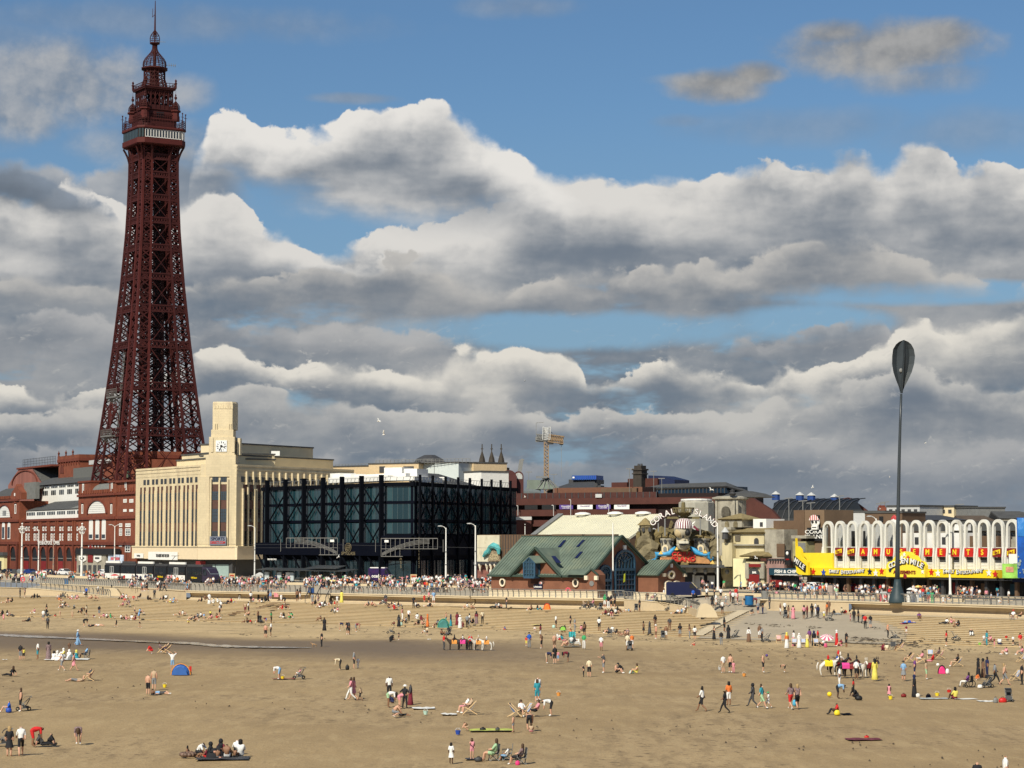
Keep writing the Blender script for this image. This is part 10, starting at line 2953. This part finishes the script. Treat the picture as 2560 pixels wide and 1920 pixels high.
for K,q,rz,lab in((dkb,B_(3,1590,635),0,'pale deckchair on the bottom middle sand'),(dkb,B_(3,2150,665),2.9,'blue striped deckchair behind the bending child'),(dkb,B_(4,130,660),.4,'blue striped deckchair with a sunbather, bottom middle'),(dkr,B_(1,1120,215),0,'deckchair below the picnic group at left'),(dkr,A_(1,2040,970),0,'left deckchair of the pair left of centre'),(dkr,A_(1,2110,970),0,'right deckchair of the pair left of centre'),(dkr,A_(5,1140,845),1.5,'empty red striped deckchair left of the parasol gathering'),(dkb,A_(5,1335,890),1.4,'blue striped deckchair in the parasol gathering'),(dkb,A_(5,1450,890),1.5,'dark striped deckchair in the parasol gathering'),(dkb,A_(5,1610,890),1.5,'right dark striped deckchair by the striped parasol'),(dkb,A_(6,1035,1040),1.4,'tall blue striped deckchair at right'),(dkr,A_(6,1155,1040),.1,'red striped deckchair behind the blue one at right'),(dkr,A_(6,780,1085),0,'pale deckchair of the person in black at right'),(dkr,A_(6,920,1100),3.,'pink striped deckchair right of the person in black'),(dkb,A_(6,1380,1135),0,'deckchair standing alone right of the group'),(dkr,A_(6,660,940),0,'deckchair facing the kneeling figures at right'),(dkb,B_(6,2110,310),.3,'empty blue and white deckchair at the right edge'),(dkb,A_(6,2190,1080),.2,'striped deckchair cut by the right edge')):K.put(sf(*q),rz,lab)
cc=Kind(lambda:proto_campchair(mD),'folding chairs on the beach')
for q,rz,lab in((B_(3,2050,1210),0,'small dark folding chair at the bottom centre'),(B_(4,60,1265),.2,'dark folding chair with yellow towel at the bottom centre'),(B_(3,1880,1215),.2,'folding chair of the person in green'),(A_(6,2060,548),3,'folding chair against the wall at the right edge'),(A_(1,1090,1040),0,'black folding chair right of the white robes'),(A_(6,570,930),1.5,'black folding chair beside the kneeling white scarf'),(A_(4,1180,760),1.4,'black folding chair on the lower steps'),(A_(4,700,880),1.4,'folding chair in the windbreak crowd')):cc.put(sf(*q),rz,lab)
def dt_(q,pw,ph,label,m,m2,rz=0):
 p=sf(*q);k=p.y/5700;T=th_('beach_tent',label,'tent',p,rz);w,h=pw*k/2,ph*k;t=MB();n=8
 for i in range(6):
  for j in range(n):
   a0,a1=PI*i/6,PI*(i+1)/6;t0,t1=PI*j/n,PI*(j+1)/n
   P=lambda a,t_:(-w*cos(t_),.75*w*cos(a)*sin(t_)+.2*w,max(0,h*sin(a)*sin(t_)))
   if i>=1:t.quad(P(a0,t0),P(a0,t1),P(a1,t1),P(a1,t0),0)
 t.obj('canopy',m,T,smooth=True);r_=MB();prev=None
 for j in range(11):
  tt=PI*j/10;c=(-w*cos(tt),-.05,h*sin(tt)*1.02)
  if prev:r_.bar(prev,c,.07)
  prev=c
 r_.obj('piping',m2,T);MB().prism([(-w*.8,0),(w*.8,0),(w*.55,h*.55),(0,h*.8),(-w*.55,h*.55)],-.62*w,-.6*w).obj('side_panel',m,T);return T
dt_(B_(2,110,135),48,27,'blue pop-up beach tent with orange edging',mat('tent_blue',(.03,.11,.36),.6,.1),m_or);MB().box(0,.22,0,.05,0,.75).obj('hung_towel',m_red,None,loc=sf(*B_(2,215,130))+V_((0,0,0)))
ht=[o for o in col.objects if o.name.startswith('hung_towel')][0];tag(ht,'red towel hung at the right end of the blue tent','towel')
dt_(A_(4,390,420),17,15,'small bright orange pop-up tent below the boathouse wall',mat('tent_orange',(.85,.20,.03),.6,.1),m_red);dt_(A_(3,1250,650),30,22,'green and teal beach shelter behind the donkeys',mat('tent_teal',(.05,.20,.18),.7,.2,1),MATS['canvas_green']);dt_(B_(6,1180,220),20,20,'bright pink small tent with white box at right',mat('tent_pink',(.75,.04,.20),.6,.1),mK)
dt_(A_(4,590,680),16,10,'lime green low shelter on the lower steps',mat('tent_lime',(.25,.55,.08),.7,.1),mK)
pa_(*(A_(5,1740,0)[0],A_(5,0,725)[1],A_(5,0,890)[1]),34,'pink and white striped parasol over the beach gathering',mat('canvas_pink_stripe',(.62,.10,.20),.8,.05),m_cw,None,n=16,tilt=.45)
def cl_(q,pw,dep,m,label,name='towel',cat='towel',rz=.1):
 p=sf(*q);k=p.y/5700;w=pw*k;rr=random.Random(int(q[0]));mb=MB();nx,ny=6,3
 g=[[(-w/2+w*i/nx+rr.uniform(-.05,.05),-dep/2+dep*j/ny+rr.uniform(-.06,.06),.03+rr.uniform(0,.06))for j in range(ny+1)]for i in range(nx+1)]
 for i in range(nx):
  for j in range(ny):mb.quad(g[i][j],g[i+1][j],g[i+1][j+1],g[i][j+1])
 o=mb.obj(name,m,None,True);o.location=p;o.rotation_euler=(0,0,rz);tag(o,label,cat);return o
cl_(B_(3,1000,560),55,1.6,mW,'crumpled white towel right of the digging family');cl_(B_(3,1320,635),38,1.4,m_cw,'white towel left of the pale deckchair');cl_(B_(3,1850,835),110,1.5,mat('lime_rug',(.45,.50,.10),.8,.3,2),'long lime and black rug above the bottom centre party','rug','rug');cl_(B_(6,190,1055),85,1.5,mat('maroon_rug',(.14,.03,.04),.9,.4,3),'maroon rug with small bags alone on the lower right sand','rug','rug')
cl_(B_(2,640,1190),130,2.2,mD,'dark rug under the big picnic circle','rug','rug');cl_(B_(6,1080,540),72,1.5,mat('spotted_rug',(.42,.44,.42),.9,.5,5),'pale spotted rug right of the navy robe','rug','rug');cl_(B_(6,1460,545),60,1.4,m_cw,'white clothes spread by the seated person at right');cl_(B_(6,1730,575),40,1.3,m_cw,'white towel left of the red bag');cl_(B_(5,1990,735),28,1.2,mN,'navy and white towel behind the yellow bag')
cl_(A_(1,840,1050),108,2.4,mW,'white cloth under the white-robed picnic','rug','rug');cl_(B_(2,1400,190),55,1,mR,'red towel at the feet of the pale-shirted person');cl_(A_(1,60,1055),12,.6,mW,'white scrap on the sand at the left edge','scrap','litter');cl_(B_(3,1640,1200),45,1,mD,'dark rug of the bottom centre party','rug','rug');cl_(A_(4,270,615),32,1.,MATS['canvas_yellow'],'yellow sheet on the lower steps, right of centre');cl_(A_(3,1070,800),8,.8,mW,'white bag-like scrap on the sand left of the donkeys','scrap','litter')
cl_(A_(4,700,890),42,1.6,MATS['dull_rear_slate'],'dark rug below the windbreak crowd','rug','rug');cl_(A_(6,760,590),34,1.2,m_blue,'blue towels of the sunbather on the right steps');cl_(A_(6,690,605),14,.9,MATS['tent_pink'],'pink towel beside the blue ones')
m_whb=mat('wind_break_teal',(.04,.35,.38),.8,.3,3)
for q,w,h,m,lab in((A_(4,705,770),17,14,m_whb,'teal windbreak in the crowd'),(A_(4,545,800),12,12,m_cw,'white and red windbreak in the crowd'),(A_(4,745,850),20,12,m_cw,'white draped chair back in the crowd'),(A_(2,1310,250),11,11,mat('pink_towel',(.72,.30,.32),.8,.1),'pink towel hung over the sea wall'),(A_(2,1235,270),7,15,MATS['cloth_light_blue']if 'cloth_light_blue'in MATS else m_blue,'blue towel hung over the sea wall')):
 p=sf(*q)if q[1]>1492 else edgP(q[0])+V_((0,-.2,-.7));k=p.y/5700;mb=MB();n=6
 for i in range(n):x0,x1=-w*k/2+w*k*i/n,-w*k/2+w*k*(i+1)/n;y0,y1=.08*(i%2),.08*((i+1)%2);mb.quad((x0,y0,0),(x1,y1,0),(x1,y1,h*k),(x0,y0,h*k));mb.quad((x1,y1+.02,0),(x0,y0+.02,0),(x0,y0+.02,h*k),(x1,y1+.02,h*k))
 tag(mb.obj('windbreak'if 'wind'in lab else 'towel',m,None,loc=p),lab,'windbreak'if 'wind'in lab else 'towel')
def bag(q,pw,ph,m,label,name='beach_bag',cat='bag'):
 p=sf(*q);k=p.y/5700;w,h=pw*k/2,ph*k;T=th_(name,label,cat,p,.2);b=MB();b.lathe([(w*.8,0),(w,h*.3),(w*.9,h*.75),(w*.45,h)],n=8,sy=.6);b.obj('body',m,T,smooth=True);r_=MB();r_.tube([(-w*.4,0,h*.9),(-w*.2,0,h*1.15),(w*.2,0,h*1.15),(w*.4,0,h*.9)],[.02]*4,4);r_.obj('strap',mK,T)
for a in((B_(1,110,610),15,12,m_blue,'blue bag at the left edge'),(B_(5,1875,745),16,13,m_yellow2,'bright yellow bag beside the seated child'),(B_(6,1945,590),22,13,m_red,'red bag at the right edge'),(B_(6,1855,595),13,14,mG,'blue-grey cool bag left of the red bag'),(B_(6,1660,405),14,9,mW,'white and teal shopping bag by the wheelchair'),(B_(5,1340,625),11,15,mat('bag_sky_blue',(.08,.40,.60),.6,.1),'sky blue carrier bag between the walking couple'),(B_(5,2150,555),18,11,mK,'black rucksack beside the crouching person'),(B_(4,20,1275),12,12,MATS['tent_pink'],'pink bag under the folding chair'),(A_(3,42,1180),10,12,mK,'black rucksack behind the kneeling person'),(B_(3,1985,1200),15,11,MATS['turquoise_paint'],'turquoise bag at the bottom centre'),(B_(3,1690,1225),20,11,mD,'grey rucksack at the bottom centre'),(B_(3,1745,835),16,7,mK,'black bag on the lime rug'),(B_(3,1930,840),12,8,mD,'grey bag on the right part of the lime rug'),(B_(6,880,520),12,10,m_cw,'pale bag by the navy robe'),(B_(6,1010,530),14,10,mN,'navy clothes bundle on the spotted rug'),(B_(6,700,515),15,8,mR,'maroon bundle on the right sand'),(B_(6,1250,225),10,13,mW,'white cool box beside the pink tent'),(B_(6,235,1030),13,6,m_red,'red bag on the maroon rug'),(A_(1,880,1055),12,10,mG,'grey bag in the white-robed picnic'),(A_(5,1730,900),9,11,MATS['canvas_pink_stripe'],'pink bag under the striped parasol'),(A_(5,1975,470),11,8,m_red,'red bundle by the wall at right'),(A_(6,1130,1130),9,7,mW,'white bag below the striped deckchairs'),(B_(4,1455,120),13,8,mat('mint',(.45,.65,.55),.6,.1),'mint green bag beside the yellow dress'),(A_(4,475,655),9,8,MATS['mint'],'mint green ball-like bag on the lower steps'),(A_(3,715,625),9,9,MATS['mint'],'mint green bag held beside the dark robe')):bag(*a)
bk={}
def bu_(q,m,label):
 p=sf(*q);T=th_('bucket',label,'bucket',p,0);MB().lathe([(.13,0),(.19,.26),(.2,.28),(.18,.28)],n=10).obj('pail',m,T);h=MB();h.tube([(-.18,0,.28),(-.1,0,.42),(.1,0,.42),(.18,0,.28)],[.012]*4,4);h.obj('handle',mW,T);T.scale=(.95,)*3
for q,m,l in((B_(3,1432,885),m_blue,'blue bucket at the bottom centre'),(B_(1,2070,295),m_yellow2,'yellow bucket below the blue tent'),(B_(4,535,400),m_or,'small orange bucket alone on the middle sand'),(B_(6,535,545),m_yellow2,'yellow bucket at the feet of the child in patterned dress'),(B_(6,1120,505),m_yellow2,'yellow bucket behind the spotted rug'),(B_(6,1270,465),m_red,'red and white bucket at right'),(B_(5,705,255),m_or,'orange spade bucket on the right sand'),(A_(6,1655,865),MATS['tent_lime'],'lime bucket near the right steps'),(A_(6,1990,780),m_red,'red bucket near the children at the right edge'),(B_(3,1025,635),MATS['mint'],'mint bucket below the white towel'),(B_(2,1390,190),m_yellow2,'yellow bucket at the red towel'),(A_(5,400,1180),mL,'clear bucket held low by the white-dressed person')):bu_(q,m,l)
p=sf(*B_(5,1778,512));tag(MB().ball((0,0,.2),.2,n=12,k=8).obj('beach_ball',mY,None,True,p),'yellow ball left of the bending person','ball')
p=sf(*A_(5,990,1110));tag(MB().ball((0,0,.9),.14,n=12,k=8).obj('toy_ball',MATS['purple_banner'],None,True,p),'small purple ball held by the bare-chested man','ball')
p=sf(*B_(2,205,1170));r_=MB()
for i in range(12):a0,a1=i*PI/6,(i+1)*PI/6;r_.bar((.42*cos(a0),.42*sin(a0),.16),(.42*cos(a1),.42*sin(a1),.16),.26,n=6)
tag(r_.obj('rubber_ring',mat('brown_ring',(.16,.10,.07),.5,.4,4),None,True,p),'dark rubber ring round the small child at bottom left','swim ring')

# ----- donkeys, dog, gulls
DQ=dict(rump=(-.55,0,.95),mid=(0,0,.90),chest=(.48,0,.95),neck=(.78,0,1.22),poll=(.95,0,1.42),muz=(1.22,0,1.14),f1=(.45,-.14,.70),g1=(.46,-.14,.38),h1=(.44,-.14,.04),f2=(.45,.14,.70),g2=(.50,.14,.38),h2=(.52,.14,.04),r1=(-.56,-.14,.72),q1=(-.66,-.14,.42),s1=(-.56,-.14,.04),r2=(-.56,.14,.72),q2=(-.60,.14,.42),s2=(-.48,.14,.04))
DB=[('rump','mid'),('mid','chest'),('chest','neck'),('neck','poll'),('poll','muz'),('chest','f1'),('f1','g1'),('g1','h1'),('chest','f2'),('f2','g2'),('g2','h2'),('rump','r1'),('r1','q1'),('q1','s1'),('rump','r2'),('r2','q2'),('q2','s2')]
DR=dict(rump=.24,mid=.25,chest=.23,neck=.13,poll=.12,muz=.075,f1=.10,g1=.055,h1=.045,f2=.10,g2=.055,h2=.045,r1=.13,q1=.06,s1=.045,r2=.13,q2=.06,s2=.045)
def dk_(q,rz,coat,cloth_,label,rider=None,sc_=1.):
 if 'dk'not in ACC:
  me=skinned(DQ,DB,DR,'mid',1);me.name='donkey_body';me.materials.clear();me.materials.append(None);ACC['dk']=me
  e=MB();[e.lathe([(.03,0),(.06,.12),(.015,.30)],(.92,s*.08,1.48),6,sy=.6)for s in(-1,1)];ACC['dke']=e.mesh('ears',mK,True)
  t=MB();t.tube([(-.76,0,1.),(-.86,0,.75),(-.84,0,.42)],[.05,.045,.07],6);ACC['dkt']=t.mesh('tail',mK,True)
  s=MB();
  for k in range(8):
   a0,a1=R(-5+k*24),R(19+k*24);P=lambda a,x:(x,-.27*cos(a),.93+.25*sin(a)if sin(a)>0 else.72);s.quad(P(a0,-.32),P(a1,-.32),P(a1,.28),P(a0,.28))
  ACC['dkc']=s.mesh('saddle_cloth',m_or)
  b=MB();b.bar((1.,-.09,1.40),(1.1,-.1,1.22),.03);b.bar((1.1,-.1,1.22),(.3,-.16,1.2),.025);b.bar((1.1,-.1,1.22),(1.1,.1,1.22),.03);ACC['dkb']=b.mesh('bridle',mR)
 p=sf(*q);o=link('donkey',ACC['dk'],None,p,rz,sc_);objmats(o,[coat]);tag(o,label,'donkey','beach donkeys')
 for nm,k_,m in(('ears','dke',coat),('tail','dkt',coat),('saddle_cloth','dkc',cloth_),('bridle','dkb',mR)):c=link(nm,ACC[k_],o);objmats(c,[m])
 if rider:
  top,lab=rider;r_=place_person((int(q[0]),q[1],'d','f',top+'1','K2',['h']),p+V_((-.02*cos(rz),0,1.14*sc_)),rz+PI/2,.72);tag(r_,lab,'person','donkey riders')
m_d1,m_d2,m_d3=mat('donkey_brown',(.045,.03,.022),.9,.2,4),mat('donkey_grey_white',(.46,.42,.36),.9,.2,4),mat('donkey_white',(.68,.64,.56),.9,.1,4)
m_pkc=mat('pink_cloth',(.72,.06,.28),.8,.1)
dk_(A_(3,1385,930),PI,m_d1,m_or,'dark brown donkey leading the left string, orange saddle cloth',('K','child in black riding the leading dark donkey'))
dk_(A_(3,1490,930),PI,mK,m_pkc,'black donkey with pink saddle cloth, second in the left string',('W','child in white riding the black donkey'))
dk_(A_(3,1590,928),PI,m_d1,mR,'dark donkey behind the man in red, left string',('N','child in navy riding beside the man in red'))
dk_(A_(3,1690,936),PI,m_d2,m_or,'greyish white donkey with orange cloth, left string',('t','child in tan riding the greyish white donkey'))
dk_(A_(3,1790,936),PI,m_d3,m_or,'white donkey last in the left string',('W','child in white riding the last white donkey'))
dk_(B_(5,1765,248),.1,m_d3,m_yellow2,'white donkey with yellow cloth in the right string',('R','child in red on the white donkey at right'),1.25)
dk_(B_(5,1880,240),.2,mK,mR,'black donkey close behind the white one at right',('B','child in blue on the black donkey at right'),1.15);dk_(B_(5,1980,270),.1,mK,m_pkc,'black donkey with bright pink blanket at right',None,1.15)
dk_(B_(6,35,270),PI-.3,m_d1,mR,'dark donkey with red saddle left of the person in white',None,1.1);dk_(B_(6,175,265),-1.3,m_d3,mW,'white donkey facing the camera at right',None,1.05);dk_(B_(6,300,262),-1.2,mK,mR,'black donkey behind the person in the long yellow dress',None,1.1)
dgm=mat('dog_coat',(.35,.22,.12),.9,.4,6);p=sf(*A_(2,1785,895));o=link('dog',ACC['dk'],None,p,PI,.38);objmats(o,[dgm]);tag(o,'small brown and white dog at the water edge','dog');c=link('ears',ACC['dke'],o);objmats(c,[dgm]);c=link('tail',ACC['dkt'],o);objmats(c,[dgm])
def gull(px,py,d,sp_,label,rz=0,roll=.3,m=None,up=.35):
 p=at(px,py,d);T=th_('seagull',label,'seagull',p,rz,'gulls in flight');m=m or mW;s=sp_/2
 b=MB();b.tube([(-.30*s,0,0),(-.12*s,0,.01),(.12*s,0,.03),(.30*s,0,.05),(.42*s,0,.03)],[.02*s,.10*s,.12*s,.08*s,.02*s],8);b.obj('body',m,T,True)
 for sd in(-1,1):
  w=MB();w.slab([(-.10*s,0,.05),(.16*s,0,.05),(.20*s,sd*.5*s,up*s),(.05*s,sd*s,up*s*.7),(-.06*s,sd*.5*s,up*s)],(0,0,.03));w.obj('wing',mL if sd>0 else m,T)
 T.rotation_euler=(roll,-.1,rz);return T
gull(946,1053,300,1.3,'upper one of two white gulls right of the clock tower',.4,.5);gull(959,1087,300,1.3,'lower one of two white gulls right of the clock tower',.2,-.2,up=.9);gull(1777,1225,330,1.3,'large white gull before the long slate hall',.5,.4);gull(2031,1219,330,1.2,'white gull above the black vaulted roof',-.4,.5)
gull(185,1521,250,1.2,'dark gull low over the left steps',.1,.1,mD,.6);gull(2313,1108,330,.8,'tiny white gull right of the leaf mast',.3,.3);gull(1312,953,330,.6,'tiny dark bird above the crane',.3,.3,mD);gull(1889,1396,320,1.2,'white gull before the bar entrance roof',.3,.4);gull(846,1393,330,1.1,'white gull before the dark hotel ground floor',-.5,.6);gull(2224,1193,340,.7,'small white gull just left of the leaf mast',.1,.2);gull(2200,1273,340,.7,'white gull perched-high over the second brown block',.2,.2)
gull(1312,1243,340,.9,'white gull before the car park screen',.2,.3)
def chairw(q,label,big=.3,seat=mK):
 p=sf(*q);T=th_('wheelchair',label,'wheelchair',p,.2)
 for s in(-.3,.3):
  w=MB();wheel(w,big,(0,0,0),.025,14);w.obj('wheel',m_tyre,T,loc=(.1,s,big));w=MB();wheel(w,.1,(0,0,0),.025);w.obj('caster',m_tyre,T,loc=(-.4,s*.9,.1))
 f=MB();f.box(-.3,.2,-.26,.26,.42,.48);f.box(.18,.24,-.26,.26,.45,.95);f.bar((.24,-.26,.9),(.42,-.26,.98),.03);f.bar((.24,.26,.9),(.42,.26,.98),.03);f.bar((-.3,0,.42),(-.5,0,.12),.06);f.obj('seat',seat,T)
chairw(B_(6,1530,390),'black wheelchair at the right edge of the sand');chairw(A_(1,745,285),'dark wheelchair-like buggy below the ramp railing',.22)
for q,rz,lab in((A_(3,425,215),0,'mobility scooter behind the railing before the hotel'),(A_(2,600,190),0,'left one of two bicycles leaning behind the railing'),(A_(2,730,190),0,'right one of two bicycles leaning behind the railing'),(A_(3,790,225),0,'bicycle behind the railing below the map totem'),(A_(4,1780,300),0,'bicycle on the terrace left of the navy van')):
 p=oz(q[0],q[1],ZP);T=th_('bicycle'if 'bicycle'in lab else 'mobility_scooter',lab,'bicycle'if 'bicycle'in lab else 'mobility scooter',p,rz)
 for x in(-.5,.5):w=MB();wheel(w,.33 if 'bicycle'in lab else.2,(0,0,0),.02,12);w.obj('wheel',m_tyre,T,loc=(x,0,.33 if 'bicycle'in lab else.2))
 f=MB();f.bar((-.5,0,.33),(-.15,0,.85),.04);f.bar((-.15,0,.80),(.38,0,.85),.04);f.bar((.5,0,.33),(.36,0,1.),.04);f.bar((-.05,0,.32),(.36,0,.82),.04);f.bar((.36,-.25,1.),(.36,.25,1.),.04);f.box(-.28,-.05,-.08,.08,.86,.92);f.obj('frame',mD,T)
def weed():
 rr=random.Random(9);mb=MB();P=[]
 def patch(px,py,w,d):
  p=sf(px,py);k=p.y/5700;n=7;pts=[(p.x+w*k/2*cos(a)*rr.uniform(.6,1.1),p.y+d/2*sin(a)*rr.uniform(.6,1.1))for a in[2*PI*i/n for i in range(n)]]
  z=p.z+.035;c=(p.x,p.y,z+.05)
  for i in range(n):a,b=pts[i],pts[(i+1)%n];mb.poly(((a[0],a[1],z-.03),(b[0],b[1],z-.03),c))
 for(x0,y0,x1,y1,n,s,w)in((440,1553,870,1572,26,2.5,12),(860,1575,1180,1590,26,3,9),(1180,1575,1720,1605,40,5,8),(1720,1600,2100,1655,50,10,12),(1860,1560,2080,1570,26,3,14),(2120,1603,2330,1614,50,4,18),(2290,1600,2560,1612,40,5,14),(2180,1570,2300,1590,26,3,14),(2150,1610,2500,1632,70,5,14),(2200,1660,2280,1668,8,3,10),(1700,1630,2300,1700,20,14,10),(0,1540,440,1552,24,2.5,10),(600,1587,850,1597,16,2,12),(0,1700,2560,1910,80,30,7),(2120,1594,2290,1606,60,3,16)):
  for i in range(n):t=rr.random();patch(lp(x0,x1,t),lp(y0,y1,t)+rr.uniform(-s,s),w*rr.uniform(.25,1.2),rr.uniform(.12,.7))
 mb.obj('seaweed',mat('dark_weed',(.075,.055,.035),.95,.3,3))['kind']='stuff'
weed()
far_=people()
crowd(far_)
